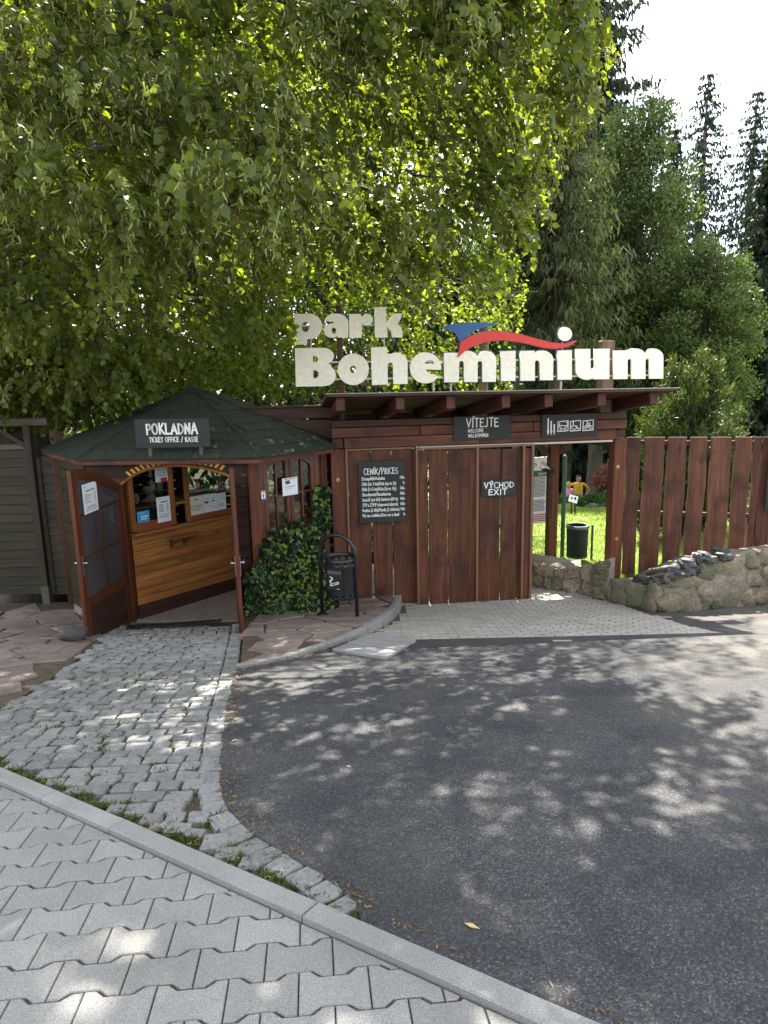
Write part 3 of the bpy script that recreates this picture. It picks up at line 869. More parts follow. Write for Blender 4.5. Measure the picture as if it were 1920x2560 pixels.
# header courses, the boards of each butted end to end
uE = G.pix(1562, 1080)[0]
def course(w0, w1, cuts, v0, v1, m):
    for a, b in zip(cuts[:-1], cuts[1:]):
        box('header_board', ((a + b) / 2 + rnd.uniform(-.002, .002), (v0 + v1) / 2, (w0 + w1) / 2), (b - a - .006, v1 - v0, w1 - w0 - .006), m, gate, .006)
um = lambda px: G.pix(px, 1080)[0]
course(wH1, wHt, [um(828), um(1186), uE], -.035, .14, W_DARKX)
course(wH2, wH1, [um(828), um(1049), um(1330), uE], -.05, .14, W_REDX)
course(wHb, wH2, [um(858), um(1196), um(1536)], -.055, .14, W_REDX)
box('header_block', (um(843), .03, (wHb + wH2) / 2), (um(857) - um(829), .14, wH2 - wHb - .01), W_DARKX, gate, .006)
box('header_block', (um(1549), .03, (wHb + wH2) / 2), (um(1561) - um(1537), .12, wH2 - wHb - .04), W_DARKX, gate, .006)
box('slide_rail', ((um(1045) + um(1526)) / 2, -.07, wHb - .012), (um(1526) - um(1045), .035, .026), RAIL, gate, .003)
# fixed boarded panel beside the left post
def board(name, Fm, px, pyt, pyb, v, t, m, parent, wob=.006, seed=0, lean=(0, 0), wmin=None):
    """an upright waney edged board whose sides wander; px=(x0,x1) in the photograph"""
    r = random.Random(seed)
    u0, u1 = Fm.pix(px[0], (pyt + pyb) / 2, v)[0], Fm.pix(px[1], (pyt + pyb) / 2, v)[0]
    w1 = Fm.pix(sum(px) / 2, pyt, v)[1]; w0 = Fm.pix(sum(px) / 2, pyb, v)[1]
    if wmin is not None: w0 = min(w0, wmin)
    n = 11; h = w1 - w0
    q1, q2 = r.uniform(0, 40), r.uniform(0, 40)
    Lp = [(u0 + wob * 2.2 * mnoise.noise(Vector((q1, i * .35, 0))) + wob * mnoise.noise(Vector((q1, i * 1.3, 5))), w0 + h * i / n) for i in range(n + 1)]
    Rp = [(u1 + wob * 2.2 * mnoise.noise(Vector((q2, i * .35, 0))) + wob * mnoise.noise(Vector((q2, i * 1.3, 5))), w0 + h * i / n) for i in range(n + 1)]
    uc, wc = (u0 + u1) / 2, w0
    P = [(p[0] - uc, p[1] - wc) for p in Lp + Rp[::-1]]
    # front face slightly narrower than the back: the rounded waney edge
    V = [(x * .955, -t / 2, z) for x, z in P] + [(x, t * .15, z) for x, z in P] + [(x, t / 2, z) for x, z in P]
    k = len(P)
    F = [tuple(range(k)), tuple(range(2 * k, 3 * k))[::-1]]
    for a in (0, k):
        F += [(a + i, a + k + i, a + k + (i + 1) % k, a + (i + 1) % k) for i in range(k)]
    me_ = me(name, V, F, m)
    me_.materials.append(W_EDGEM)
    for p in me_.polygons:
        if 2 <= p.index < 2 + k and abs(p.normal.x) > .3: p.material_index = 1
    fixn(me_)
    return ob(name, me_, parent, (uc, v, wc), (0, 0, r.uniform(-.01, .01)))
W_EDGEM = wood('paler waney edge', (.06, .025, .014), (.19, .085, .045), 'z')
fixed = gate
for k, px in enumerate(((875, 928), (932, 980.5), (983.5, 1040))):
    board('board', G, px, 1124, 1512, .02, .026, W_REDV, fixed, .005, 20 + k)
wpt, wpb = G.pix(955, 1119)[1], G.pix(955, 1513)[1]
for a, b in ((868, 874), (1038, 1043)):
    gbox('frame_bar', G, (G.pix(a, 1300)[0], G.pix(b, 1300)[0], wpb - .02, wpt), -.03, .02, METALBR, fixed, .002)
gbox('frame_bar', G, (G.pix(874.3, 1300)[0], G.pix(1037.7, 1300)[0], wpt - .022, wpt), -.03, .02, METALBR, fixed, .002)
gbox('frame_bar', G, (G.pix(874.3, 1300)[0], G.pix(1037.7, 1300)[0], G.pix(955, 1330)[1], G.pix(955, 1322)[1]), .036, .06, W_GREY, fixed, .002)
# sliding gate leaf
slide = thing('sliding_gate', 'brown boarded sliding gate leaf standing closed beside the open passage', 'gate', G.o, GA)
bs = [(1046, 1071, 0), (1073, 1119.5, 0), (1121, 1172, 0), (1171, 1188, .035), (1196, 1250, 0), (1251.5, 1291, 0), (1291, 1303, .035), (1310, 1324, 0)]
for k, (a, b, dv) in enumerate(bs):
    board('board', G, (a, b), 1126 - (a - 1047) * .02, 1511 - (a - 1047) * .058, -.075 + dv, .026, W_REDV, slide, .0045 if dv == 0 else .002, 50 + k)
for a, b in ((1041, 1046), (1189.5, 1195.5), (1303.5, 1309), (1325, 1331)):
    y0, y1 = 1120 - (a - 1041) * .035, 1518 - (a - 1041) * .066
    gbox('frame_bar', G, rect(G, a, y0, b, y1, -.09), -.115, -.06, METALBR, slide, .002)
for a, b in ((1046.4, 1189.1), (1195.9, 1303.1), (1309.4, 1324.6)):
    m_ = (a + b) / 2
    w1 = G.pix(m_, 1119.5 - (m_ - 1041) * .035, -.09)[1]; w0 = G.pix(m_, 1517 - (m_ - 1041) * .066, -.09)[1]
    u0, u1 = G.pix(a, 1300, -.09)[0], G.pix(b, 1300, -.09)[0]
    gbox('frame_bar', G, (u0, u1, w1 - .025, w1), -.11, -.065, METALBR, slide, .002)
    gbox('frame_bar', G, (u0, u1, w0, w0 + .03), -.11, -.065, plain('dark brown steel', (.05, .025, .018), .5, 0, .5), slide, .002)
    gbox('frame_bar', G, (u0, u1, G.pix(m_, 1322, -.09)[1], G.pix(m_, 1315, -.09)[1]), -.025, -.002, W_GREY, slide, .002)
for px in (1052, 1132):
    u, w_ = G.pix(px, 1525, -.09)
    box('foot', (u, -.1, w_), (.014, .03, .07), BLACK, slide, .002)
# roof: boards on rafters, falling to the back
RW0, RV0, RV1, RS = 1.2 - G.o.z, -1.05, 1.75, -.13
uD0, uD1 = -.15, 3.78
def rz(u, v): return RW0 + (.02 - .009 * u) + RS * (v - RV0)
Ra = math.atan(RS)
nb = 19
bwid = (RV1 - RV0) / nb
for i in range(nb):
    v = RV0 + (i + .5) * bwid
    uu0, uu1 = uD0 + rnd.uniform(-.012, .012), uD1 + rnd.uniform(-.012, .012)
    if i < 2: uu0 = uD0; uu1 = uD1
    mid = (uu0 + uu1) / 2
    box('roof_board', (mid, v, rz(mid, v) + rnd.uniform(-.002, .002)), (uu1 - uu0, bwid - .006, .022), W_REDX if i % 3 else W_DARKX, gate, .003, (Ra, .009, 0))
mid = (uD0 + uD1) / 2; vm = (RV0 + RV1) / 2
box('roof_felt', (mid, vm, rz(mid, vm) + .019), (uD1 - uD0 + .03, RV1 - RV0 + .03, .012), mat('grey roof felt', (.16, .14, .12), (.26, .23, .2), 9, rough=.95, bump=.3), gate, .002, (Ra, .009, 0))
for px in (851, 1001, 1128, 1266, 1373, 1506, 1636):
    u = G.pix(px, 995, -.95)[0]
    a = Vector((u, -.94, rz(u, -.94) - .083)); b = Vector((u, 1.65, rz(u, 1.65) - .083))
    c = (a + b) / 2
    box('rafter', tuple(c), (.095, (b - a).length, .14), W_REDY, gate, .006, (Ra, 0, 0))
# back frame: beam, post, knee braces
VB = 1.15
uB = G.pix(1384, 1260, VB)[0]
wbt = rz(uB, VB) - .17
zb = lawn_z(*G.world(uB, VB, 0)[:2]) - G.o.z
box('back_post', (uB, VB + .07, (wbt + zb) / 2 - .05), (.14, .14, wbt - zb + .1), W_POST, gate, .008)
for s, du in ((1, .5), (-1, .5)):
    MB().beam((uB + s * .1, VB + .07, wbt - .50), (uB + s * (.1 + .42), VB + .07, wbt - .045), .085, .085).build('brace', W_REDV, gate)
box('back_beam', ((uL0 + uR1) / 2, VB + .07, wbt + .07), (uR1 - uL0 + .4, .13, .135), W_REDX, gate, .008)
box('back_post', (uL0 + .1, VB + .07, wbt / 2 - .1), (.14, .14, wbt + .2), W_POST, gate, .008)
for v in (.0, 1.0):   # side plates tie front to back
    pass
for u in ((uL0 + uL1) / 2, (uR0 + uR1) / 2):
    MB().beam((u, .16, wHb - .06), (u, VB - .01, wHb - .11), .1, .12).build('side_beam', W_REDY, gate)
# small dark slate hung on the back post
u, w_ = G.pix(1362, 1177, VB - .1)
box('lamp_hood', (uB - .12, VB - .06, w_ + .01), (.2, .2, .02), BLACK, gate, .003, (.25, .18, 0))
gbox('post_board', G, rect(G, 1370, 1174, 1381, 1297, VB - .02), VB - .035, VB - .005, W_DARKX, gate)

# ------------------------------------------------------------------ plank wall and fascia between booth and gate
WF = Frame((-1.55, 9.05, G.o.z), .03)
pw = thing('plank_wall', 'dark brown plank wall with open joints between booth and gate', 'wall', WF.o, WF.a)
edges = [1131, 1176, 1223, 1270, 1316, 1362, 1408, 1455, 1500, 1540]
for k in range(9):
    u0, u1 = WF.pix(690, 1300)[0], WF.pix(834, 1300)[0]
    w1, w0 = WF.pix(800, edges[k] + 3)[1], WF.pix(800, edges[k + 1] - 2)[1]
    box('plank', ((u0 + u1) / 2, rnd.uniform(-.006, .006), (w0 + w1) / 2), (u1 - u0, .03, w1 - w0), W_DARKX, pw, .008, (0, rnd.uniform(-.012, .012), 0))
for (x0, y0, x1, y1) in ((612, 1020, 832, 1047), (700, 1050, 832, 1098)):
    gbox('fascia_plank', WF, rect(WF, x0, y0, x1, y1, -.06), -.08, -.05, W_DARKX, pw)
gbox('coping', WF, rect(WF, 608, 1015, 836, 1019, -.06), -.12, .12, W_DARKX, pw)

# ------------------------------------------------------------------ letters over the gate
SG = Frame(G.world(0, .02, 0), GA)
sign = thing('park_sign', 'big cream park name letters with red and blue swoosh above the gate roof', 'sign', SG.o, GA)
def S2(x, y): return SG.pix(600 + x / 2.37, 750 + y / 2.37, 0)
def S8(x, y): return SG.pix(1100 + x / 2.765, 780 + y / 2.765, 0)
def letter(outs, fn, m=CREAM, edged=False, t=.03, v=-.03, name='letter', grow=.011):
    outs = [[fn(*p) for p in P] for P in outs]
    u0 = min(p[0] for p in outs[0]); w0 = min(p[1] for p in outs[0])
    outs = [[(p[0] - u0, p[1] - w0) for p in P] for P in outs]
    ms = curve_mesh(outs, t); ms.materials.append(m)
    o = ob(name, ms, sign, (u0, v, w0))
    if edged:
        # blue backing plate, a little larger all round
        big = []
        for k, P in enumerate(outs):
            if area(P) < 0: P = P[::-1]
            g = grow if k == 0 else -grow
            Q = []
            for i in range(len(P)):
                a, b, c = Vector(P[i - 1]), Vector(P[i]), Vector(P[(i + 1) % len(P)])
                d1, d2 = (b - a), (c - b)
                if d1.length < 1e-6 or d2.length < 1e-6: continue
                d1.normalize(); d2.normalize()
                n = Vector((d1.y + d2.y, -d1.x - d2.x))
                if n.length < .2: n = Vector((d1.y, -d1.x)) * 1.0
                n.normalize()
                s = 1 / max(.5, n.dot(Vector((d1.y, -d1.x))))
                Q.append(tuple(b + n * g * s))
            big.append(Q)
        m2 = curve_mesh(big, .012); m2.materials.append(NAVY)
        ob('letter_edge', m2, o, (0, t + .002, 0))
    return o
def E(cx, cy, rx, ry, n=22): return arc(cx, cy, rx, ry, 0, 360, n)[:-1]
# park
letter([[(318, 86), (322, 84), (410, 82)] + arc(410, 157, 77, 75, -90, 90, 14)[1:] + [(398, 233), (397, 264), (326, 265), (322, 205), (330, 188), (322, 170)], E(388, 160, 24, 30)], S2)
letter([[(640, 223), (578, 223), (572, 210)] + arc(545, 180, 48, 45, 60, 200, 10) + [(505, 152), (535, 140), (570, 136), (566, 128), (540, 130), (498, 124)] + arc(560, 128, 60, 46, 190, 270, 6)[1:] + arc(575, 140, 66, 58, -90, 0, 8) , E(556, 183, 14, 19)], S2)
letter([[(645, 84), (712, 83), (718, 98)] + arc(752, 117, 34, 35, -140, 130, 16) + [(722, 140), (719, 224), (647, 226)]], S2)
letter([[(795, 44), (863, 42), (866, 132), (890, 110), (902, 82), (960, 80)] + [(952, 110), (930, 142), (955, 165), (962, 200), (961, 222), (898, 222), (895, 190), (870, 160), (872, 222), (798, 224)]], S2)
# Bohe
letter([[(325, 286), (480, 283)] + arc(490, 333, 66, 50, -80, 60, 10) + [(540, 384)] + arc(503, 447, 64, 62, -55, 88, 12) + [(480, 511), (331, 513)],
        [(432, 332)] + arc(438, 352, 24, 20, -90, 90, 8) + [(432, 372)], [(434, 415)] + arc(440, 440, 27, 25, -90, 90, 8) + [(434, 465)]], S2)
letter([E(670, 411, 92, 93, 30), E(669, 411, 19, 22)], S2)
letter([[(774, 282), (868, 278), (870, 322)] + arc(925, 372, 66, 60, -115, 0, 12) + [(991, 497), (907, 498), (905, 395)] + arc(889, 392, 16, 22, 0, -180, 8)[1:] + [(874, 500), (781, 504)]], S2)
letter([[(1098, 412), (1189, 413)] + arc(1097, 402, 92, 92, 6, -325, 34)[1:] + [(1150, 440), (1118, 436)], [(1092, 377), (1096, 362), (1112, 355), (1138, 358), (1150, 377)]], S2)
# minium
def mm(x0, x1, x2, x3, x4, x5, yt, yh, ys, yb, bt):
    hw = (x3 - x1) * .55
    return [(x0, yt + 14), (x1 - 4, yt + 14)] + arc(x1 + (x3 - x1) * .42, yt + 52, (x3 - x1) * .6, 52, -130, -38, 8) + [(x3, yt + 42)] + arc(x3 + (x5 - x3) * .42, yt + 62, (x5 - x3) * .58, 62, -115, 0, 10) + [(x5 - 2, yb - 2), (x4, yb - 1), (x4 - 1, ys + 22)] + arc((x3 + x4) / 2, ys + 18, (x4 - x3) / 2, 18, 0, -180, 6) + [(x3, yb), (x2, yb), (x2 - 1, ys + 22)] + arc((x1 + x2) / 2, ys + 18, (x2 - x1) / 2, 18, 0, -180, 6) + [(x1, yb + 1), (x0 + 2, yb + 2)]
letter([mm(24, 128, 162, 256, 289, 384, 268, 0, 338, 484, 0)], S8, edged=True)
letter([[(415, 272), (518, 268), (517, 476), (417, 478)]], S8, edged=True)
letter([[(549, 270), (648, 268), (651, 290)] + arc(700, 330, 78, 64, -120, 0, 12) + [(776, 470), (686, 471), (683, 352)] + arc(667, 352, 16, 18, 0, -180, 6) + [(651, 474), (551, 475)]], S8, edged=True)
letter([[(806, 267), (906, 264), (905, 467), (807, 468)]], S8, edged=True)
letter([E(858, 153, 49, 48, 26)], S8, edged=True)
letter([[(932, 256), (1033, 255), (1034, 375)] + arc(1047, 378, 13, 16, 180, 0, 6) + [(1060, 255), (1166, 254), (1163, 464), (1062, 465)] + arc(1010, 400, 78, 68, 60, 180, 10)], S8)
letter([mm(1188, 1290, 1317, 1413, 1440, 1537, 252, 0, 320, 462, 0)], S8)
letter([[(0, 111), (40, 95), (90, 82), (165, 74), (240, 71), (300, 71), (360, 76), (408, 88), (345, 97), (270, 116), (205, 152), (165, 185), (138, 212), (124, 178), (104, 148), (72, 126)]], S8, BLUE, name='blue_wing', v=-.02)
letter([[(118, 314), (128, 262), (134, 210), (200, 168), (300, 137), (420, 134), (540, 153), (660, 187), (760, 213), (850, 220), (938, 199), (880, 240), (790, 256), (700, 246), (560, 212), (430, 196), (320, 205), (220, 238), (165, 273)]], S8, REDP, edged=True, name='red_swoosh', v=-.05, grow=.007)
for (x, y0, y1, wd, m, f, nm) in ((596, 25, 575, 52, W_DARKX, S2, 'post'), (315, 95, 580, 60, wood('mossy round post', (.1, .075, .03), (.22, .17, .07), 'z'), S8, 'post'), (1162, 196, 665, 66, wood('grey brown square post', (.09, .06, .04), (.19, .13, .09), 'z'), S8, 'post')):
    u0, w1 = f(x - wd / 2, y0); u1, w0 = f(x + wd / 2, y1)
    d = u1 - u0
    if wd == 60: MB().tube([((u0 + u1) / 2, .09, w0 - .3), ((u0 + u1) / 2, .09, w1)], d / 2, 12).build(nm, m, sign, smooth=False)
    else: box(nm, ((u0 + u1) / 2, .09, (w1 + w0 - .3) / 2), (d, d, w1 - w0 + .3), m, sign, .012)
for (x, y0, y1, f) in ((80, 480, 600, S8), (853, 205, 600, S8), (1150, 480, 575, S2)):
    u, w1 = f(x, y0); w0 = f(x, y1)[1]
    MB().tube([(u, .045, w0 - .02), (u, .045, w1)], .014, 8).build('steel_post', RAIL, sign)
for ya in (322, 438):
    u0, w0 = S8(-1020 * 1.1667 / 1.0 * .62, ya + 24); u1, w1 = S8(1500, ya - 6)
    u0 = S2(340, 375)[0]
    MB().beam((u0, .012, SG.pix(1040, 780 + ya / 2.765 + 4)[1]), (u1, .012, SG.pix(1600, 780 + ya / 2.765)[1] - .004), .016, .02).build('rail', RAIL, sign)
u0 = S2(350, 150)[0]; u1 = S2(930, 150)[0]
MB().beam((u0, .012, S2(600, 150)[1]), (u1, .012, S2(600, 150)[1]), .016, .02).build('rail', RAIL, sign)
for x in (410, 850):
    MB().tube([(S2(x, 0)[0], .02, S2(x, 300)[1]), (S2(x, 0)[0], .02, S2(x, 200)[1])], .008, 6).build('strut', RAIL, sign)

# ------------------------------------------------------------------ boards on the gate
def signboard(name, Fm, px, v, lab, t=.018, cat='sign', m=None, tilt=0):
    """px: left, top, right, bottom in the photograph -> thing with its origin at the lower left of the board"""
    u0, u1, w0, w1 = rect(Fm, *px, v)
    o = thing(name, lab, cat, Fm.world(u0, v, w0), Fm.a)
    box('board', ((u1 - u0) / 2, t / 2, (w1 - w0) / 2), (u1 - u0, t, w1 - w0), m or SLATE, o, .002)
    return o, u1 - u0, w1 - w0
o, W, H = signboard('welcome_sign', G, (1134, 1040, 1276, 1100), -.08, 'dark board reading vitejte welcome willkommen on the gate beam', cat='sign')
painted('VÍTEJTE', .22 * W, .55 * H, .105, .565 * W, .0125, o, seed=2)
painted('WELCOME', .25 * W, .335 * H, .04, .27 * W, .0058, o, seed=3)
painted('WILLKOMMEN', .255 * W, .13 * H, .04, .35 * W, .0058, o, seed=4)
o, W, H = signboard('exit_sign', G, (1204, 1201, 1289, 1240), -.118, 'small dark board reading vychod exit on the sliding gate', cat='sign')
painted('VÝCHOD', .07 * W, .53 * H, .068, .87 * W, .0125, o, seed=5)
painted('EXIT', .2 * W, .09 * H, .068, .54 * W, .0125, o, seed=6)
o, W, H = signboard('price_board', G, (897, 1152, 1014, 1306), -.06, 'tall dark price list board on the left gate boards', cat='sign')
painted('CENÍK/PRICES', .12 * W, .79 * H, .072, .72 * W, .0085, o, seed=7)
rows = [('Dospělí/Adults', '190,-', .49, 1), ('Děti (do 3 let)/Kids (up to 3y)', '0,-', .73, 1), ('Děti (3-15 let)/Kids (3y to 15y)', '160,-', .73, 1), ('Studenti/Students', '160,-', .61, 1), ('Senioři (od 65l) Seniors (65+y)', '160,-', .76, 1), ('ZTP a ZTP/P (doprovod zdarma)', '160,-', .76, 1), ('Rodina (2 děti)/Family (2 children)', '560,-', .79, 1), ('Psi na vodítku/Dog on a lead', '0,-', .78, 1)]
for k, (a, b, wf, _) in enumerate(rows):
    wy = (.697 - k * .0855) * H
    text('lettering', a, .07 * W, wy, .056, CHALK, o, -.002, wf * W, off=.0012)
    text('lettering', b, (.885 if len(b) > 3 else .945) * W, wy + .004, .05, CHALK, o, -.002, (.105 if len(b) > 3 else .045) * W, off=.0012)
o, W, H = signboard('pictogram_sign', G, (1355, 1035, 1493, 1092), -.08, 'dark board with ski, pram, wheelchair and bicycle symbols on the gate beam', cat='sign')
k_ = MB()
pc = lambda x, y: ((x - 703) / 382 * W, (865 - y) / 170 * H)
def st(pts, wd=.012, closed=False): ribbon(k_, [pc(*p) for p in pts], wd, -.003, .0005, closed)
for x, y0 in ((745, 725), (766, 745), (787, 770)):
    st([(x, y0), (x, 835)], .016)
    k_.prism([pc(x - 8, 815), pc(x + 8, 815), pc(x, 848)][::-1], -.003, .0005)
for x0 in (812, 898, 986):
    st([(x0, 750), (x0 + 70, 745), (x0 + 70, 818), (x0, 822)], .010, True)
st(arc(848, 778, 26, 24, 180, 20, 10)); st([(822, 762), (822, 778)], .01); st([(874, 785), (880, 757), (868, 757)], .009); st([(824, 778), (874, 782)], .01)
st(E(832, 806, 6, 6, 8), .008, True); st(E(862, 806, 6, 6, 8), .008, True)
st([(918, 760), (918, 785), (940, 785), (950, 805), (960, 805)], .012); st(arc(925, 792, 20, 17, 170, -10 + 360 - 350 + 0, 2) if False else arc(924, 790, 19, 19, 200, 30, 10)); k_.prism([pc(*p) for p in E(917, 753, 6, 6, 8)], -.003, .0005)
st(E(1003, 798, 11, 11, 12), .009, True); st(E(1037, 796, 11, 11, 12), .009, True)
st([(1003, 798), (1012, 775), (1032, 775), (1022, 797), (1003, 798)], .008); st([(1037, 796), (1028, 768), (1035, 766)], .008); st([(1012, 775), (1022, 797)], .008); k_.prism([pc(*p) for p in E(1016, 756, 5, 5, 8)], -.003, .0005); st([(1014, 762), (1010, 776), (1020, 786)], .009); st([(1014, 764), (1027, 770)], .008)
k_.build('pictograms', CHALK, o)
# ------------------------------------------------------------------ eight sided ticket booth
HA = math.atan2(-.10, 1.9)
A0, B0 = Vector((-3.36, 7.99)), Vector((-1.47, 7.88))
FZ = gz(7.95)                                   # floor level
H = Frame((A0.x, A0.y, FZ), HA)
booth = thing('ticket_booth', 'eight sided brown wooden ticket booth under a dark green shingle roof', 'booth', H.o, HA)
def hl(p, z=0):                                  # world point to booth space
    d = Vector((p[0], p[1], 0)) - Vector((H.o.x, H.o.y, 0))
    return Vector((d.dot(H.U), d.dot(H.V), z - FZ))
fw = (B0 - A0).length
C_ = [Vector((0, 0)), Vector((fw, 0)), Vector((fw + .68, .68)), Vector((fw + .68, 2.35)), Vector((fw, 3.05)), Vector((0, 3.05)), Vector((-.68, 2.35)), Vector((-.68, .68))]
EZ = .60                                         # eave height (world)
eh = EZ - FZ
# floor
P = [(c.x, c.y) for c in C_]
fl = MB(); n = len(P)
fl.V = [(x, y, -.12) for x, y in P] + [(x, y, .012) for x, y in P]
fl.F = [tuple(range(n, 2 * n))] + [(i, (i + 1) % n, n + (i + 1) % n, n + i) for i in range(n)]
fl.build('floor', mat('worn grey floor boards', (.16, .135, .11), (.3, .25, .21), 5, (8, .8, 1), .85, .2, var=0), booth)
def wallside(a, b, lower, mlow, windows, open_to=None):
    """one side from corner a to corner b: planks up to `lower`, window band above"""
    a, b = Vector((a.x, a.y, 0)), Vector((b.x, b.y, 0))
    d = (b - a); L_ = d.length; ang = math.atan2(d.y, d.x); c = (a + b) / 2
    k = 0; z = 0
    while z < lower - .02:
        h = min(.135, lower - z)
        box('plank', (c.x, c.y, z + h / 2), (L_ - .09, .03, h - .005), mlow, booth, .004, (0, 0, ang)); z += h
    if windows:
        fr = MB()
        R = Matrix.Rotation(ang, 3, 'Z')
        top = eh - .02
        for t in (.06, .5, .94):
            fr.box(a + d * t + Vector((0, 0, (lower + top) / 2)), (.05, .05, top - lower), .003, R)
        for z in (lower + .03, (lower + top) / 2, top - .04):
            fr.box(c + Vector((0, 0, z)), (L_ - .1, .045, .05), .003, R)
        f = fr.build('window_frame', W_DOORZ, booth)
        gl = MB()
        gl.box(c + Vector((0, 0, (lower + top) / 2)), (L_ - .14, .004, top - lower - .06), .001, R)
        gl.build('pane', GLASS, f)
for i in range(2, 8):
    closed = i in (5, 6, 7)
    wallside(C_[i], C_[(i + 1) % 8], eh if closed else .95, W_GREENX if i in (6, 7) else W_DARKX, not closed)
for i in range(8):
    if i in (0,): continue
    c = C_[i]; s = .11
    ang = math.radians((0, 22.5, 67, 112, 157, 202, 247, 292)[i])
    box('corner_post', (c.x, c.y, eh / 2), (s, s, eh), W_POST if i == 1 else W_REDV, booth, .006, (0, 0, ang))
# visible front corner post is the greyish brown square one
# front wall: header with the arch, cheek beside the opening
FR = H
def crop(x, y): return 170 + x / 3.53, 1140 + y / 3.53
archp = [H.pix(*crop(x, y), -.02) for x, y in ((470, 250), (530, 205), (600, 158), (700, 118), (800, 97), (900, 85), (1000, 82), (1100, 90), (1200, 105), (1300, 130), (1400, 163), (1440, 182))]
uj0 = archp[0][0]; uj1 = archp[-1][0]
# boards above the arch, cut to it
zt = eh + .05
z = 1.35
while z < zt:
    h = .125
    P = [(.0, z), (fw, z), (fw, min(z + h - .006, zt)), (.0, min(z + h - .006, zt))]
    # cut the arch out: strip columns
    segs = []
    xs = np.linspace(0, fw, 61)
    au = [p[0] for p in archp]; aw = [p[1] for p in archp]
    run = []
    for x in xs:
        low = np.interp(x, au, aw) if au[0] < x < au[-1] else 0
        lo = max(z, low)
        if lo < P[2][1] - .004: run.append((x, lo))
        else:
            if len(run) > 1: segs.append(run)
            run = []
    if len(run) > 1: segs.append(run)
    for r_ in segs:
        poly = r_ + [(r_[-1][0], P[2][1]), (r_[0][0], P[2][1])]
        prism('plank', poly, -.015, .015, W_DARKX, booth)
    z += h
for (u0, u1) in ((.02, uj0 - .03), (uj1 + .03, fw - .06)):
    k = 0; z = 0
    while z < 1.35:
        box('plank', ((u0 + u1) / 2, 0, z + .062), (u1 - u0, .03, .119), W_DARKX, booth, .004); z += .125
box('jamb', (uj0 - .005, 0, archp[0][1] / 2), (.055, .1, archp[0][1]), W_DOORZ, booth, .005)
box('jamb', (uj1 + .005, 0, archp[-1][1] / 2), (.055, .1, archp[-1][1]), W_DOORZ, booth, .005)
tr_ = MB()
tr_.tube([(p[0], -.03, p[1]) for p in archp], .016, 6)
tr_.build('arch_trim', W_HONEYX, booth)
# hazard band along the arch
band = [H.pix(*crop(x, y), -.025) for x, y in ((548, 178), (600, 150), (700, 106), (800, 78), (900, 68), (1000, 66), (1100, 68), (1200, 76), (1300, 100), (1380, 130))]
def interp_poly(P, t):
    P = [Vector(p) for p in P]
    Ls = [0]
    for a, b in zip(P[:-1], P[1:]): Ls.append(Ls[-1] + (b - a).length)
    s = t * Ls[-1]
    for i in range(len(P) - 1):
        if s <= Ls[i + 1] + 1e-9:
            d = (P[i + 1] - P[i]).normalized()
            return P[i] + d * (s - Ls[i]), d
    return P[-1], d
hz = MB(); yl = MB(); N_ = 38
for i in range(N_):
    a, da = interp_poly(band, i / N_); b, db = interp_poly(band, min(1, (i + 1) / N_))
    na, nb = Vector((-da.y, da.x)), Vector((-db.y, db.x))
    sl = .022 if i < N_ / 2 else -.022
    q = [a - na * .004, b - nb * .004, b + nb * .062 + db * -sl, a + na * .062 + da * -sl]
    (yl if i % 2 == 0 else hz).prism([(p.x, p.y) for p in q], -.034, -.028)
hb = hz.build('hazard_band', plain('black tape', (.01, .01, .01), .5), booth)
yl.build('yellow_stripe', plain('yellow tape', (.75, .40, .035), .5), hb)

# right hand window side
Wd = (C_[2] - C_[1]); WL = Wd.length; wa = math.atan2(Wd.y, Wd.x)
WFr = Frame(H.world(C_[1].x, C_[1].y, 0), HA + wa)
win = bpy.data.objects.new('window', None); link(win, booth, (C_[1].x, C_[1].y, 0), (0, 0, wa))
z = 0
while z < .5:
    box('plank', (WL / 2, 0, z + .065), (WL - .1, .03, .125), W_DARKX, booth, .004).matrix_local = Matrix.Translation((C_[1].x, C_[1].y, 0)) @ Matrix.Rotation(wa, 4, 'Z') @ Matrix.Translation((WL / 2, 0, z + .065)); z += .13
wb, wt = .5, eh - .04
fr = MB()
for u in (.085, WL - .085): fr.box((u, 0, (wb + wt) / 2), (.07, .07, wt - wb))
fr.box((WL / 2, 0, wb + .03), (WL - .1, .07, .06)); fr.box((WL / 2, 0, wt - .02), (WL - .1, .07, .06))
# arched spandrels
def spand(s):
    x0 = .12 if s > 0 else WL - .12
    P = [(x0, wt - .05), (x0 + s * .40, wt - .05)]
    for k in range(6):
        t = k / 5 * math.pi / 2
        P.append((x0 + s * .40 * (1 - math.sin(t)), wt - .05 - .26 * (1 - math.cos(t))))
    fr.prism(P, -.03, .03)
spand(1); spand(-1)
fr.build('window_frame', W_DOORZ, win)
sh = MB()
for c0, c1 in ((.125, WL / 2 - .004), (WL / 2 + .004, WL - .125)):
    for u in (c0 + .025, c1 - .025): sh.box((u, -.01, (wb + wt) / 2), (.05, .045, wt - wb - .1))
    sh.box(((c0 + c1) / 2, -.01, (wb + wt) / 2), (.022, .03, wt - wb - .1))
    for t in (.0, .36, .68, 1): sh.box(((c0 + c1) / 2, -.012, wb + .07 + (wt - wb - .14) * t), (c1 - c0 - .02, .03, .035 if t in (0, 1) else .022))
sh.build('sash', W_DOORZ, win)
MB().box((WL / 2, .0, (wb + wt) / 2), (WL - .26, .004, wt - wb - .12), .001).build('pane', GLASS, win)
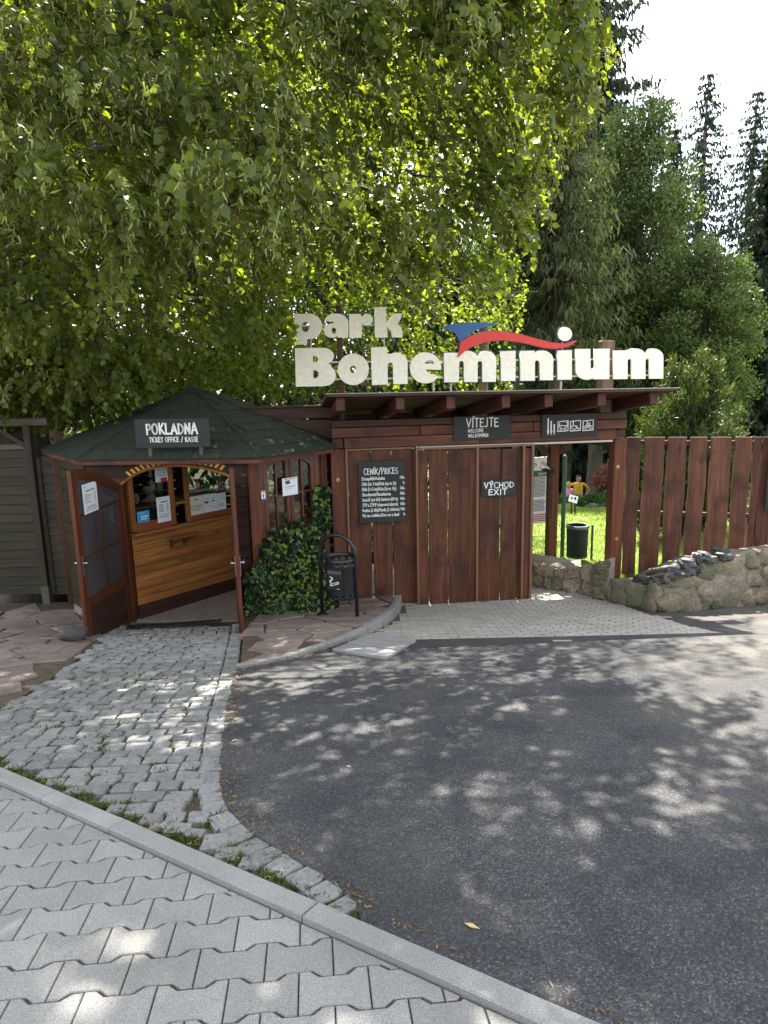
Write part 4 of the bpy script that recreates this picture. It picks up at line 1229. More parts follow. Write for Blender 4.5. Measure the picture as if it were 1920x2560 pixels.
# papers in that window
def paper(name, Fm, px, v, lab, lines=None, colr=PAPER, head=None, group=None):
    """a sheet taped up: px = left, top, right, bottom"""
    u0, u1, w0, w1 = rect(Fm, *px, v)
    o = thing(name, lab, 'notice', Fm.world(u0, v, w0), Fm.a, group)
    W, H_ = u1 - u0, w1 - w0
    box('sheet', (W / 2, 0, H_ / 2), (W, .002, H_), colr, o, .0005)
    if lines:
        k = MB()
        for (a, b, c, hgt) in lines: k.box(((a + b) / 2 * W, -.002, c * H_), ((b - a) * W, .001, hgt * H_), .0001)
        k.build('print', INK, o)
    return o, W, H_
paper('notice', WFr, (706, 1194, 744, 1238), -.06, 'white notice in the right window of the booth', [(.15, .85, .93, .03), (.2, .5, .75, .2), (.15, .85, .5, .03), (.2, .6, .38, .02)])
o, W, H_ = paper('notice', WFr, (653, 1227, 664, 1252), -.05, 'small white sticker at the left edge of the booth side window', None)
box('print', (W / 2, -.002, H_ * .1), (W, .001, H_ * .2), plain('blue print', (.03, .09, .25)), o, .0001); box('print', (W / 2, -.002, H_ * .9), (W * .8, .001, H_ * .12), INKR, o, .0001); box('print', (W / 2, -.002, H_ * .5), (W * .3, .001, H_ * .3), INK, o, .0001)

# counter wall running back from the left jamb
ca, cb = gnd(330, 1556), None
CAX, CBX = Vector((-2.93, 8.02, FZ)), Vector((-1.92, 9.2, FZ))
d = CBX - CAX
K = Frame(CAX, math.atan2(d.y, d.x))
KL = d.length
klocal = Matrix.Translation(hl(CAX, FZ)) @ Matrix.Rotation(K.a - HA, 4, 'Z')
ctr = bpy.data.objects.new('counter_wall', None); link(ctr, booth); ctr.matrix_local = klocal
sill0 = K.pix(*crop(530, 695))[1]; sill1 = K.pix(*crop(1420, 512))[1]
sill = (sill0 + sill1) / 2
hb_ = .17
box('baseboard', (KL / 2, -.012, hb_ / 2), (KL, .03, hb_), W_DARKX, ctr, .004)
npk = 9; ph = (sill - .03 - hb_) / npk
for k in range(npk):
    box('plank', (KL / 2, 0, hb_ + ph * (k + .5)), (KL - .002, .024, ph - .004), W_HONEYX, ctr, .004)
box('sill', (KL / 2, -.02, sill - .012), (KL, .1, .03), W_HONEYX, ctr, .004)
tw = eh + .0
ku = lambda x: K.pix(*crop(x, 400))[0]
u1_, u2_, u3_, u4_ = ku(915), ku(1050), KL - .05, .03
for u, wd in ((.03, .055), (u1_, .05), (u2_, .045), (KL - .03, .06)):
    box('window_post', (u, -.005, (sill + tw) / 2 + .01), (wd, .06, tw - sill - .022), W_HONEYZ, ctr, .004)
box('end_post', (KL - .03, -.014, sill / 2), (.06, .03, sill - .03), W_HONEYZ, ctr, .004)
for a, b, h in ((.06, u1_ - .026, .11), (u2_ + .024, KL - .062, .075)):
    box('lower_rail', ((a + b) / 2, -.004, sill + .005 + h / 2), (b - a, .045, h), plain('orange brown rail', (.22, .06, .018), .45), ctr, .004)
wm = K.pix(*crop(990, 410))[1]
box('crossbar', ((u1_ + u2_) / 2, -.004, wm), (u2_ - u1_ - .05, .04, .03), W_HONEYX, ctr, .003)
wl = K.pix(*crop(640, 470))[1]
box('shelf_edge', ((.06 + u1_) / 2, .06, wl), (u1_ - .1, .03, .02), W_HONEYX, ctr, .003)
box('green_panel', ((.06 + u1_) / 2, .06, (wl + sill + .1) / 2), (u1_ - .1, .006, wl - sill - .13), plain('dark green panel', (.012, .045, .028), .5), ctr, .001)
for a, b in ((.058, u1_ - .026), (u2_ + .024, KL - .06)):
    box('pane', ((a + b) / 2, .01, (sill + tw) / 2 + .06), (b - a, .004, tw - sill - .14), GLASS, ctr, .001)
box('top_board', (KL / 2, 0, eh + .04), (KL, .03, .09), W_HONEYX, ctr, .003)
# little folding shelf on two brackets
sa, sb = K.pix(*crop(900, 730), -.1), K.pix(*crop(1138, 680), -.1)
zs = (sa[1] + sb[1]) / 2
shf = box('shelf', ((sa[0] + sb[0]) / 2, -.085, zs), (sb[0] - sa[0], .15, .022), W_HONEYX, ctr, .003)
for x in (940, 1056):
    u = K.pix(*crop(x, 760), -.1)[0]
    m_ = MB(); m_.box((u, -.02, zs - .07), (.016, .008, .13), .001); m_.box((u, -.085, zs - .016), (.016, .13, .008), .001); m_.beam((u, -.03, zs - .11), (u, -.13, zs - .03), .01, .008, .001)
    m_.build('bracket', BLACK, ctr)
# partition from the end of the counter wall to the side wall
pa, pb = hl(CBX, FZ), Vector((C_[2].x - .02, C_[2].y + .25, 0))
dd = pb - pa
z = 0
while z < 1.05:
    box('plank', tuple((pa + pb) / 2 + Vector((0, 0, z + .065))), (dd.length - .03, .026, .125), W_HONEYX, booth, .004, (0, 0, math.atan2(dd.y, dd.x))); z += .13
# things taped to the counter window
def cpx(x0, y0, x1, y1): a = crop(x0, y0); b = crop(x1, y1); return (a[0], a[1], b[0], b[1])
pl = [(.12, .35, .92, .02), (.3, .8, .8, .045)] + [(.15, .5, .70 - i * .045, .016) for i in range(7)] + [(.7, .85, .70 - i * .045, .016) for i in range(7)] + [(.2, .85, .3, .02), (.12, .9, .23, .014), (.12, .8, .19, .014)]
paper('notice', K, cpx(785, 358, 905, 582), -.045, 'white price sheet taped to the left pane of the ticket counter', pl)
o, W, H_ = paper('notice', K, cpx(768, 100, 880, 228), -.02, 'upper white sheet with a red stamp on the ticket counter glass', [(.15, .8, .8, .03), (.15, .85, .62, .03), (.1, .8, .45, .03)])
box('print', (W * .65, -.003, H_ * .12), (W * .5, .001, H_ * .3), INKR, o, .0001)
o, W, H_ = paper('notice', K, cpx(610, 485, 720, 592), -.02, 'light blue sticker on the green panel of the ticket counter', [(.2, .6, .85, .04), (.3, .9, .55, .1), (.3, .8, .35, .1)], plain('light blue print', (.05, .27, .5), .6))
[c for c in o.children if c.name.startswith('print')][0].data.materials[0] = plain('pale print', (.6, .7, .75))
paper('notice', K, cpx(1072, 352, 1196, 524), -.02, 'pale yellow notice at the foot of the right ticket window', [(.35, .6, .82, .06), (.1, .9, .5, .03), (.08, .92, .4, .03), (.2, .8, .28, .03)], plain('cream paper', (.62, .6, .45), .8))
paper('notice', K, cpx(1197, 335, 1258, 498), -.018, 'white form beside the cream notice in the right ticket window', [(.2, .8, .75, .02), (.15, .7, .55, .12), (.2, .8, .3, .02)])
paper('notice', K, cpx(1259, 330, 1316, 486), -.018, 'white form in the middle of the sheets at the right ticket window', [(.2, .8, .78, .02), (.2, .6, .6, .08), (.2, .8, .25, .02)])
paper('notice', K, cpx(1317, 325, 1395, 475), -.018, 'last white sheet at the right edge of the ticket window', [(.2, .8, .7, .02), (.15, .7, .35, .03), (.15, .75, .25, .03)])
o, W, H_ = paper('notice', K, cpx(1322, 198, 1390, 322), -.02, 'dark sign with a red ban ring at the top of the ticket window', None, plain('dark print', (.05, .045, .045), .6))
m_ = MB(); ribbon(m_, E(W / 2, H_ * .5, W * .36, W * .42, 16), .012, -.004, -.001, True); ribbon(m_, [(W * .25, H_ * .75), (W * .75, H_ * .25)], .012, -.004, -.001); m_.build('print', plain('pale pink print', (.55, .3, .28)), o)
u, w_ = K.pix(*crop(1142, 256), -.02)
o = thing('round_sticker', 'round red and white sticker on the ticket window glass', 'sticker', K.world(u, -.02, w_), K.a)
m_ = MB(); m_.prism(E(0, 0, .032, .042, 18), -.002, 0); dk = m_.build('disc', plain('red sticker', (.4, .05, .05)), o)
m_ = MB(); ribbon(m_, E(0, 0, .026, .036, 18), .005, -.004, -.001, True); m_.box((0, -.003, 0), (.026, .002, .02), .0002); m_.build('print', plain('pink print', (.6, .4, .38)), o)
# round mirror on the counter
u, w_ = K.pix(*crop(588, 380), .2)
o = thing('table_fan', 'small pale round table fan behind the ticket counter glass', 'fan', K.world(u, .2, wl), K.a)
hh = w_ - wl
m_ = MB(); m_.prism(E(0, hh, .062, .068, 20), -.004, .004); m_.build('face', plain('pale grey plastic', (.45, .45, .4)), o)
m_ = MB()
ribbon(m_, E(0, hh, .068, .074, 20), .008, -.016, .012, True)
for k in range(8): ribbon(m_, [(0, hh), (.066 * math.cos(k * .785), hh + .072 * math.sin(k * .785))], .003, -.014, -.008)
m_.build('guard', BLACK, o)
MB().lathe([(.05, 0), (.05, .012), (.012, .03), (.012, max(.05, hh - .07))], n=12).build('stand', BLACK, o)
# desk behind the glass
dk = box('counter_top', ((KL - .1) / 2, .26, wl - .012), (KL - .16, .4, .024), W_HONEYX, ctr, .003)

# ---------------------------------------------------------------- roof
# eave corners measured on the photograph, then a regular rear half
ev = [Vector((-3.30, 7.66)), Vector((-1.29, 7.50)), Vector((-.585, 8.33)), Vector((-.60, 10.5)), Vector((-1.45, 11.3)), Vector((-3.3, 11.35)), Vector((-4.3, 10.45)), Vector((-4.24, 8.82))]
apx = Vector((-2.47, 9.42)); AZ = 1.30
roof = bpy.data.objects.new('roof', None); link(roof, booth); roof.matrix_local = Matrix.Identity(4)
inv = (Matrix.Translation(H.o) @ Matrix.Rotation(HA, 4, 'Z')).inverted()
def facet(i):
    a, b = Vector((*ev[i], EZ)), Vector((*ev[(i + 1) % 8], EZ)); c = Vector((*apx, AZ))
    return inv @ a, inv @ b, inv @ c
deck = MB()
for i in range(8):
    a, b, c = facet(i)
    n_ = (b - a).cross(c - a).normalized()
    deck.add([a, b, c, a - Vector((0, 0, .03)), b - Vector((0, 0, .03)), c - Vector((0, 0, .03))], [(0, 1, 2), (5, 4, 3), (0, 3, 4, 1)])
deck.build('roof_deck', W_DARKX, roof)
for i in range(8):
    a, b, c = facet(i)
    if i in (0, 1, 2, 7):
        o_ = (Vector((0, 0, 0)))
        m = (a + b) / 2; dv = b - a
        box('fascia', tuple(m + Vector((0, 0, -.042)) + (c - m).normalized() * .012), (dv.length + .005, .022, .066), W_REDX, roof, .003, (0, 0, math.atan2(dv.y, dv.x)))
r_ = random.Random(4)
for i in (0, 1, 7, 2):
    a, b, c = facet(i)
    n_ = (b - a).cross(c - a).normalized()
    ux = (b - a).normalized(); mm_ = a + ux * (c - a).dot(ux); uy = (c - mm_).normalized(); Ht = (c - mm_).length; Lw = (b - a).length; cx = (c - a).dot(ux)
    rows_ = 10
    rh = Ht / rows_
    lim = lambda t: (cx * t / Ht, Lw + (cx - Lw) * t / Ht)
    for k in range(rows_):
        t0, t1 = k * rh - (.03 if k == 0 else .0), (k + 1) * rh + .02
        t1 = min(t1, Ht * .995)
        s0_, s1_ = lim(max(t0, 0))
        s = s0_ - r_.uniform(0, .3) + (.16 if k % 2 else 0)
        while s < s1_:
            e = s + .33
            q = []
            for (ss_, tt_) in ((s + .004, t0), (e - .004, t0), (e - .004, t1), (s + .004, t1)):
                l0, l1 = lim(min(max(tt_, 0), Ht)); q.append((min(max(ss_, l0), l1), tt_))
            if abs(area(q)) > .0015:
                h0, h1 = .012 + r_.uniform(0, .003), .003
                V = []
                for hgt in (0, 1):
                    for (ss_, tt_) in q:
                        lift = (h0 if tt_ == t0 else h1) * hgt
                        V.append(a + ux * ss_ + uy * tt_ + n_ * lift)
                cc = sum(V, Vector()) / 8
                rz_ = [v - cc for v in V]
                ob('shingle', me('shingle', rz_, [(0, 3, 2, 1), (4, 5, 6, 7), (0, 1, 5, 4), (1, 2, 6, 5), (2, 3, 7, 6), (3, 0, 4, 7)], SHING), roof, cc)
            s = e
    # hip cap
    if i in (0, 1, 7):
        p0, p1 = (b, c) if i != 7 else (b, c)
        m_ = MB(); m_.tube([p0 + Vector((0, 0, .012)), p1 + Vector((0, 0, .014))], .014, 5); m_.build('hip_cap', SHING, roof)
m_ = MB(); p = inv @ Vector((*apx, AZ)); m_.lathe([(.15, -.05), (.09, -.008), (.0, .045)], p, 8); m_.build('roof_cap', SHING, roof)
# sign on the roof
PK = Frame((-2.9, 7.62, EZ), HA)
o, W, H_ = signboard('ticket_office_sign', PK, (338, 1047, 524, 1119), 0, 'dark board reading pokladna standing on the green booth roof', t=.02, cat='sign')
painted('POKLADNA', .15 * W, .48 * H_, .108, .69 * W, .0185, o, seed=8)
painted('TICKET OFFICE / KASSE', .185 * W, .2 * H_, .05, .655 * W, .0078, o, seed=9)
for t in (.17, .86):
    box('bracket', (t * W, .03, -.05), (.035, .03, .2), STEEL if 0 else W_GREY, o, .003)
# ---------------------------------------------------------------- door leaves
PANEG = mat('dull reflecting door glass', (.035, .037, .042), (.075, .078, .085), 2, (1, 1, .4), .12, 0, var=0, spec=.6)
def leaf(name, lab, hinge, outer, hH, hO, flip):
    d = Vector(outer) - Vector(hinge); d.z = 0
    Wd = d.length
    o = thing(name, lab, 'door', (hinge[0], hinge[1], hinge[2] + .02), math.atan2(d.y, d.x))
    st_ = .095
    top = lambda u: hH + (hO - hH) * math.sin(min(1, u / Wd) * math.pi / 2)
    nseg = 8
    # stiles
    prism('stile', [(0, 0), (st_, 0), (st_, top(st_)), (0, top(0))], -.02, .02, W_DOORZ, o)
    prism('stile', [(Wd - st_, 0), (Wd, 0), (Wd, top(Wd)), (Wd - st_, top(Wd - st_))], -.02, .02, W_DOORZ, o)
    us = [st_ + (Wd - 2 * st_) * i / nseg for i in range(nseg + 1)]
    prism('top_rail', [(u, top(u) - .11) for u in us] + [(u, top(u)) for u in us[::-1]], -.0195, .0195, W_DOORX, o)
    b0, b1, g0 = .06, .235 * hO, .30 * hO
    box('bottom_rail', (Wd / 2, 0, b0 / 2), (Wd - 2 * st_, .038, b0), W_DOORX, o, .004)
    box('lock_rail', (Wd / 2, 0, (b1 + g0) / 2), (Wd - 2 * st_, .038, g0 - b1), W_DOORX, o, .004)
    for k in range(5):
        h = (b1 - b0) / 5
        box('plank', (Wd / 2, .0, b0 + h * (k + .5)), (Wd - 2 * st_, .02, h - .005), W_DARKX, o, .006)
    box('muntin', (Wd / 2, 0, (g0 + top(Wd / 2) - .11) / 2), (.03, .03, top(Wd / 2) - .11 - g0), W_DOORZ, o, .004)
    for t in (.52, .75):
        for a, b in ((st_, Wd / 2 - .015), (Wd / 2 + .015, Wd - st_)):
            box('muntin', ((a + b) / 2, 0, t * hO), (b - a, .028, .026), W_DOORX, o, .004)
    for a, b in ((st_, Wd / 2 - .015), (Wd / 2 + .015, Wd - st_)):
        prism('pane', [(a, g0), (b, g0), (b, top(b) - .11), (a, top(a) - .11)], -.002, .002, PANEG, o)
    m_ = MB()
    for v in (-.024, .024):
        m_.box((Wd - .045, v, .49 * hO), (.032, .006, .21), .001)
        m_.tube([(Wd - .045, v, .505 * hO), (Wd - .045, v * 2.6, .505 * hO), (Wd - .17, v * 2.6, .505 * hO)], .009, 6)
    m_.build('handle', STEEL, o)
    return o, Wd, top
lh, lo = gnd(318, 1553), gnd(215, 1592)
lh = Vector((-2.985, 7.93, FZ - .0)); lo = gnd(217, 1592)
DL = Frame(lh, math.atan2(lo.y - lh.y, lo.x - lh.x))
hH = archp[0][1] - .02
hO = DL.pix(172 + 4, 1175)[1] - .02
od, Wd_, top_ = leaf('door_leaf', 'left booth door leaf standing open with a white price sheet behind its glass', lh, lo, hH, hO, 1)
rh_ = Vector((H.world(uj1 + .02, -.05, 0).x, H.world(uj1 + .02, -.05, 0).y, FZ)); ro = gnd(606, 1588)
leaf('door_leaf', 'right booth door leaf swung open and seen edge on', rh_, ro, hH, hO, -1)
# price sheet on the left leaf (its camera side is the far v side of this plane)
ax = DL.V.dot(EYE - lh)
vs = .016 if ax > 0 else -.016
cq = [DL.pix(*crop(x, y), vs) for x, y in ((122, 240), (252, 232), (268, 490), (140, 505))]
u0, u1 = sorted((sum(q[0] for q in (cq[0], cq[3])) / 2, sum(q[0] for q in (cq[1], cq[2])) / 2)); w1 = (cq[0][1] + cq[1][1]) / 2; w0 = (cq[2][1] + cq[3][1]) / 2
PF = Frame(DL.world(u1, vs, w0), DL.a + math.pi) if ax > 0 else Frame(DL.world(u0, vs, w0), DL.a)
o = thing('notice', 'white price sheet on the glass of the open left door leaf', 'notice', PF.o, PF.a)
W, H_ = u1 - u0, w1 - w0
box('sheet', (W / 2, 0, H_ / 2), (W, .002, H_), PAPER, o, .0005)
m_ = MB()
for (a, b, c, hg) in [(.12, .25, .91, .014), (.12, .22, .88, .01)] + [(.12, .2 + .3 * ((i * 7) % 5) / 5 + .15, .66 - i * .042, .012) for i in range(8)] + [(.78, .88, .66 - i * .042, .012) for i in range(8)] + [(.2, .85, .22, .014), (.2, .8, .19, .014), (.08, .92, .13, .008), (.08, .9, .1, .008)]:
    m_.box(((a + b) / 2 * W, -.002, c * H_), ((b - a) * W, .001, hg * H_), .0001)
m_.build('print', INK, o)
text('lettering', 'Vstupné / Prices', .2 * W, .735 * H_, .03, INK, o, -.002, .62 * W)
# drain grate on the threshold
ga, gb = gnd(315, 1573), gnd(555, 1563)
dv = gb - ga
o = thing('drain_grate', 'black slotted drain grate across the booth threshold', 'drain grate', ga, math.atan2(dv.y, dv.x))
Lg = math.hypot(dv.x, dv.y)
m_ = MB()
m_.box((Lg / 2, .055, .012), (Lg, .012, .02), .001); m_.box((Lg / 2, -.055, .012), (Lg, .012, .02), .001)
for k in range(int(Lg / .035)): m_.box((.02 + k * .035, 0, .012), (.012, .1, .018), .001)
m_.build('grate', BLACK, o)
# door stones
p = gnd(188, 1600)
o = MB().ell((0, 0, .06), (.135, .1, .075), 12, 8, 3, .5).build('door_stone', DSTONE, None, (p.x, p.y, gz(p.y)), (0, 0, .2), True)
tag(o, 'rounded grey stone holding the left door leaf open', 'stone')
p = gnd(591, 1584)
o = box('door_stone', (p.x, p.y, gz(p.y) + .05), (.07, .07, .1), GRAN, None, .012, (0, 0, .5)); tag(o, 'squared grey cobble set against the right door leaf', 'stone')
# ------------------------------------------------------------------ plank fence and rubble wall on the right
FA = math.atan2(-.40, 1.55)
fo = gnd(1562, 1400)
Fp = atY(1562, 1250, 9.22)
F_ = Frame((Fp.x, Fp.y, -1.2), FA)
fence = thing('plank_fence', 'plum brown fence of wide waney boards above the rubble wall', 'fence', F_.o, FA)
fb = [(1560, 1594, 1440), (1602.5, 1652.5, 1428), (1660, 1708, 1415), (1716, 1759.5, 1400), (1767, 1820, 1390), (1827.5, 1870, 1380), (1874, 1893.5, 1376), (1895, 1930, 1372), (1938, 1985, 1370), (1993, 2040, 1368), (2050, 2098, 1366), (2106, 2150, 1364)]
for k, (a, b, yb) in enumerate(fb):
    board('board', F_, (a, b), 1093 - k * .1, yb + 14, 0, .03, W_FENCE, fence, .008, 80 + k, wmin=-.05 if k > 4 else None)
for y0, y1 in ((1102, 1113), (1281, 1291)):
    u0, u1 = F_.pix(1562, 1200)[0], F_.pix(2140, 1200)[0]
    w1 = F_.pix(1700, y0)[1]; w0 = F_.pix(1700, y1)[1]
    box('rail', ((u0 + u1) / 2, .045, (w0 + w1) / 2), (u1 - u0, .05, w1 - w0), W_DARKX, fence, .004)
box('rail_post', (F_.pix(1882, 1300)[0], .12, .1), (.1, .1, 1.5), W_REDV, fence, .006)
# dark board fixed to the fence, most of it outside the picture
SB = F_
u0, w0 = SB.pix(1910, 1277, -.12); w1 = SB.pix(1910, 998, -.12)[1]
o = thing('notice_board', 'blank dark grey board fixed to the right end of the fence', 'board', SB.world(u0, -.12, w0), FA)
box('panel', (.35, 0, (w1 - w0) / 2), (.7, .04, w1 - w0), SLATE, o, .003)
# rubble wall
fx = [gnd(*p) for p in ((1518, 1503), (1560, 1512), (1600, 1521), (1630, 1528), (1670, 1531), (1720, 1529), (1780, 1524), (1850, 1518), (1925, 1512), (2010, 1508), (2150, 1505))]
topy = lin([(1515, 1444), (1560, 1452), (1600, 1466), (1625, 1452), (1665, 1440), (1700, 1432), (1740, 1404), (1790, 1394), (1850, 1388), (1925, 1366), (2150, 1360)])
wall = thing('rubble_wall', 'low curved sandstone rubble wall with wide mortar below the plank fence', 'wall', (fx[0].x, fx[0].y, gz(fx[0].y)))
wo = Vector((fx[0].x, fx[0].y, gz(fx[0].y)))
nS = 60
P2 = [Vector(p[:2]) for p in fx]
Lw = sum((b - a).length for a, b in zip(P2[:-1], P2[1:]))
base = []; tops = []; inn = []
for i in range(nS + 1):
    p, d = poly_at(P2, Lw * i / nS)
    n_ = Vector((-d.y, d.x))
    z0 = gz(p.y)
    # height from the traced top line, 5 cm back
    q = p + n_ * .06
    px = np.interp(i / nS * Lw, np.cumsum([0] + [(b - a).length for a, b in zip(P2[:-1], P2[1:])]), [1518, 1560, 1600, 1630, 1670, 1720, 1780, 1850, 1925, 2010, 2150])
    zt_ = atY(px, topy(px), q.y).z
    base.append(Vector((p.x, p.y, z0 - .05))); tops.append(Vector((q.x, q.y, zt_))); inn.append((d, n_))
def foot_px(px): return float(np.interp(px, [1545, 1577, 1628, 1684, 1738, 1793, 1850, 1900, 2150], [1443, 1438, 1430, 1416, 1402, 1391, 1383, 1376, 1362]))
def backz(t):                   # height of the fill at the fence foot, straight behind a point of the front edge
    dd_ = (F_.o - Vector((t.x, t.y, 0))).dot(F_.V)
    q_ = Vector((t.x, t.y, 0)) + F_.V * max(dd_, .1)
    lc = CM.inverted() @ Vector((q_.x, q_.y, t.z))
    px_ = 960 + FOC * lc.x / -lc.z
    return atY(px_, foot_px(px_), q_.y).z
V = []; F = []
nz = 9; nb_ = 7
for i in range(nS + 1):
    b, t = base[i], tops[i]; d, n_ = inn[i]
    fdist = (F_.o - Vector((t.x, t.y, 0))).dot(F_.V)      # distance to the fence plane
    depth = max(.12, min(.9, fdist + .06))
    for k in range(nz + 1):
        f = k / nz
        p = b.lerp(t, f)
        bu = .035 * mnoise.noise(Vector((p.x * 4, p.y * 4, p.z * 5))) + .03 * mnoise.noise(Vector((p.x * 11, p.y * 11, p.z * 11))) + .05 * math.sin(f * math.pi)
        p = p - Vector((n_.x, n_.y, 0)) * bu
        V.append(p - wo)
    for k in range(1, nb_ + 1):
        f = k / nb_
        p = t + Vector((n_.x, n_.y, 0)) * depth * f
        zb2 = backz(t)
        p.z = t.z + (zb2 - t.z) * f + .02 * math.sin(f * 3.14) + .02 * mnoise.noise(Vector((p.x * 6, p.y * 6, 2))) + .012 * mnoise.noise(Vector((p.x * 17, p.y * 17, 2)))
        V.append(p - wo)
    V.append(Vector((V[-1].x, V[-1].y, -1.0)))
st_ = nz + nb_ + 2
for i in range(nS):
    for k in range(st_ - 1):
        a = i * st_ + k; F.append((a, a + st_, a + st_ + 1, a + 1))
F.append(tuple(range(st_))[::-1]); F.append(tuple(nS * st_ + k for k in range(st_)))
ob('mortar_core', fixn(me('mortar_core', V, F, MORT, True)), wall)
def rub(seed, w_, h_, t_, angular=.35):
    r = random.Random(seed)
    m = MB(); m.ell((0, 0, 0), (1, 1, 1), 12, 8, seed, angular)
    V = []
    for v in m.V:
        v = Vector(v)
        # squarish in the face
        s = (abs(v.x)**3.2 + abs(v.z)**3.2) ** (1 / 3.2); e = math.hypot(v.x, v.z)
        f = e / s if s > 1e-5 else 1
        V.append((v.x * f * w_, max(-.8, min(.8, v.y)) * t_, v.z * f * h_))
    return V, m.F
srt = random.Random(9)
s = .07
cols = 0
while s < Lw - .05:
    wdt = srt.uniform(.18, .42)
    i = int((s + wdt / 2) / Lw * nS)
    if i >= nS: break
    b, t = base[i], tops[i]; d, n_ = inn[i]
    Hh = t.z - b.z - .04
    nrow = max(1, int(round(Hh / .26)))
    for k in range(nrow):
        hh = Hh / nrow
        f = (k + .5) / nrow
        off = srt.uniform(-.07, .07)
        p = b.lerp(t, (f * Hh + .05) / (Hh + .05))
        p = p + Vector((d.x, d.y, 0)) * off - Vector((n_.x, n_.y, 0)) * (.045 * math.sin(f * math.pi) - .016)
        sw, sh_ = wdt * srt.uniform(.36, .46), hh * srt.uniform(.36, .46)
        V, Fc = rub(srt.randrange(999), sw * 1.2, sh_ * 1.2, .055, .6)
        o = ob('stone', me('stone', V, Fc, RUB, True), wall, p - wo, (srt.uniform(-.15, .15), srt.uniform(-.25, .25), math.atan2(d.y, d.x)))
    s += wdt
# long dressed block at the gate end
p, d = poly_at(P2, .2)
# loose dark stones heaped on the wall against the fence
lp = [(1605, 1447, 42, 26), (1640, 1434, 40, 24), (1648, 1455, 34, 22), (1682, 1424, 36, 24), (1690, 1440, 40, 22), (1718, 1408, 40, 26), (1716, 1430, 34, 20), (1745, 1418, 30, 22), (1742, 1395, 24, 26), (1757, 1390, 24, 20), (1770, 1400, 34, 18), (1800, 1378, 40, 20), (1812, 1392, 46, 20), (1658, 1420, 26, 18)]
LSL = ('dark loose stone at the left end of the heap, nearest the gate post', 'dark loose stone under the second fence board at the left of the heap', 'lowest dark loose stone on the left front of the heap',
       'dark stone in the middle back of the heap under the third fence board', 'dark flat stone at the middle front of the heap', 'upper dark stone leaning at the foot of the fourth fence board',
       'dark stone just below the one leaning on the fourth board', 'dark stone at the front edge right of the heap middle', 'upright dark stone at the gap between fourth and fifth boards',
       'small dark stone under the left side of the fifth fence board', 'dark flat stone below the middle of the fifth fence board', 'topmost dark stone near the right end of the heap',
       'dark stone at the right end of the heap on the mortar top', 'small dark stone wedged behind the heap between second and third boards')
for k, (px, py, w_, h_) in enumerate(lp):
    d = ray(px, py); best = None
    for Y in np.linspace(7.6, 9.4, 120):
        q = EYE + d * (Y / d.y)
        j = min(range(nS + 1), key=lambda i: (tops[i].x - q.x)**2 + (tops[i].y - q.y)**2 if abs((q - tops[i]).dot(Vector((inn[i][0].x, inn[i][0].y, 0)))) < .2 else 99)
        t = tops[j]; dep = max(.1, (F_.o - Vector((t.x, t.y, 0))).dot(F_.V)); f = min(1, max(0, (q - t).dot(Vector((F_.V.x, F_.V.y, 0))) / dep))
        if (q - t).dot(Vector((F_.V.x, F_.V.y, 0))) > -.02 and q.z <= t.z + (backz(t) - t.z) * f + .05: best = q; break
    if best is None: best = atY(px, py, 8.7)
    back = (F_.o - Vector((best.x, best.y, 0))).dot(F_.V)
    sc_ = best.y / 1775
    if back < .12: best = best - Vector((F_.V.x, F_.V.y, 0)) * (.12 - back)
    V, Fc = rub(300 + k, w_ * sc_ * .5, h_ * sc_ * .5, .11, .7)
    o = ob('loose_stone', me('loose_stone', V, Fc, DSTONE), None, best, (srt.uniform(-.3, .3), srt.uniform(-.35, .35), srt.uniform(-.6, .6)))
    tag(o, LSL[k], 'stone', 'loose dark stones heaped on the wall')
# ------------------------------------------------------------------ retaining wall inside the gate
ip = [gnd(*p) for p in ((1250, 1452), (1338, 1468), (1400, 1478), (1440, 1484), (1480, 1492), (1513, 1503))]
I2 = [Vector(p[:2]) for p in ip]
iw = thing('retaining_wall', 'low rough stone retaining wall below the lawn inside the gate', 'wall', (I2[1].x, I2[1].y, gz(I2[1].y)))
io = Vector((I2[1].x, I2[1].y, gz(I2[1].y)))
LI = sum((b - a).length for a, b in zip(I2[:-1], I2[1:]))
tpx = lin([(1250, 1395), (1338, 1408), (1385, 1417), (1430, 1420), (1470, 1415), (1500, 1402), (1520, 1392)])
pxs = lambda s: float(np.interp(s, np.cumsum([0] + [(b - a).length for a, b in zip(I2[:-1], I2[1:])]), [1250, 1338, 1400, 1440, 1480, 1513]))
V = []; F = []; n_i = 40; nzz = 6
it = []
for i in range(n_i + 1):
    s = LI * i / n_i
    p, d = poly_at(I2, s); n_ = Vector((-d.y, d.x))
    q = p + n_ * .05
    zt_ = atY(pxs(s), tpx(pxs(s)), q.y).z
    it.append((p, d, n_, zt_))
    for k in range(nzz + 1):
        f = k / nzz
        z = gz(p.y) - .05 + (zt_ - gz(p.y) + .05) * f
        c = p + n_ * (.05 * f - .02 * mnoise.noise(Vector((p.x * 7, p.y * 7, z * 7))))
        V.append(Vector((c.x, c.y, z)) - io)
    for k in (1, 2):
        c = p + n_ * (.05 + (.22 if i < n_i - 14 else .04) * k); V.append(Vector((c.x, c.y, zt_ + .02 * mnoise.noise(Vector((p.x * 5, k, 0))))) - io)
    V.append(Vector((V[-1].x, V[-1].y, -.6)))
st_ = nzz + 4
for i in range(n_i):
    for k in range(st_ - 1):
        a = i * st_ + k; F.append((a, a + st_, a + st_ + 1, a + 1))
F.append(tuple(range(st_))[::-1]); F.append(tuple(n_i * st_ + k for k in range(st_)))
ob('mortar_core', fixn(me('mortar_core', V, F, MORT, True)), iw)
s = .5
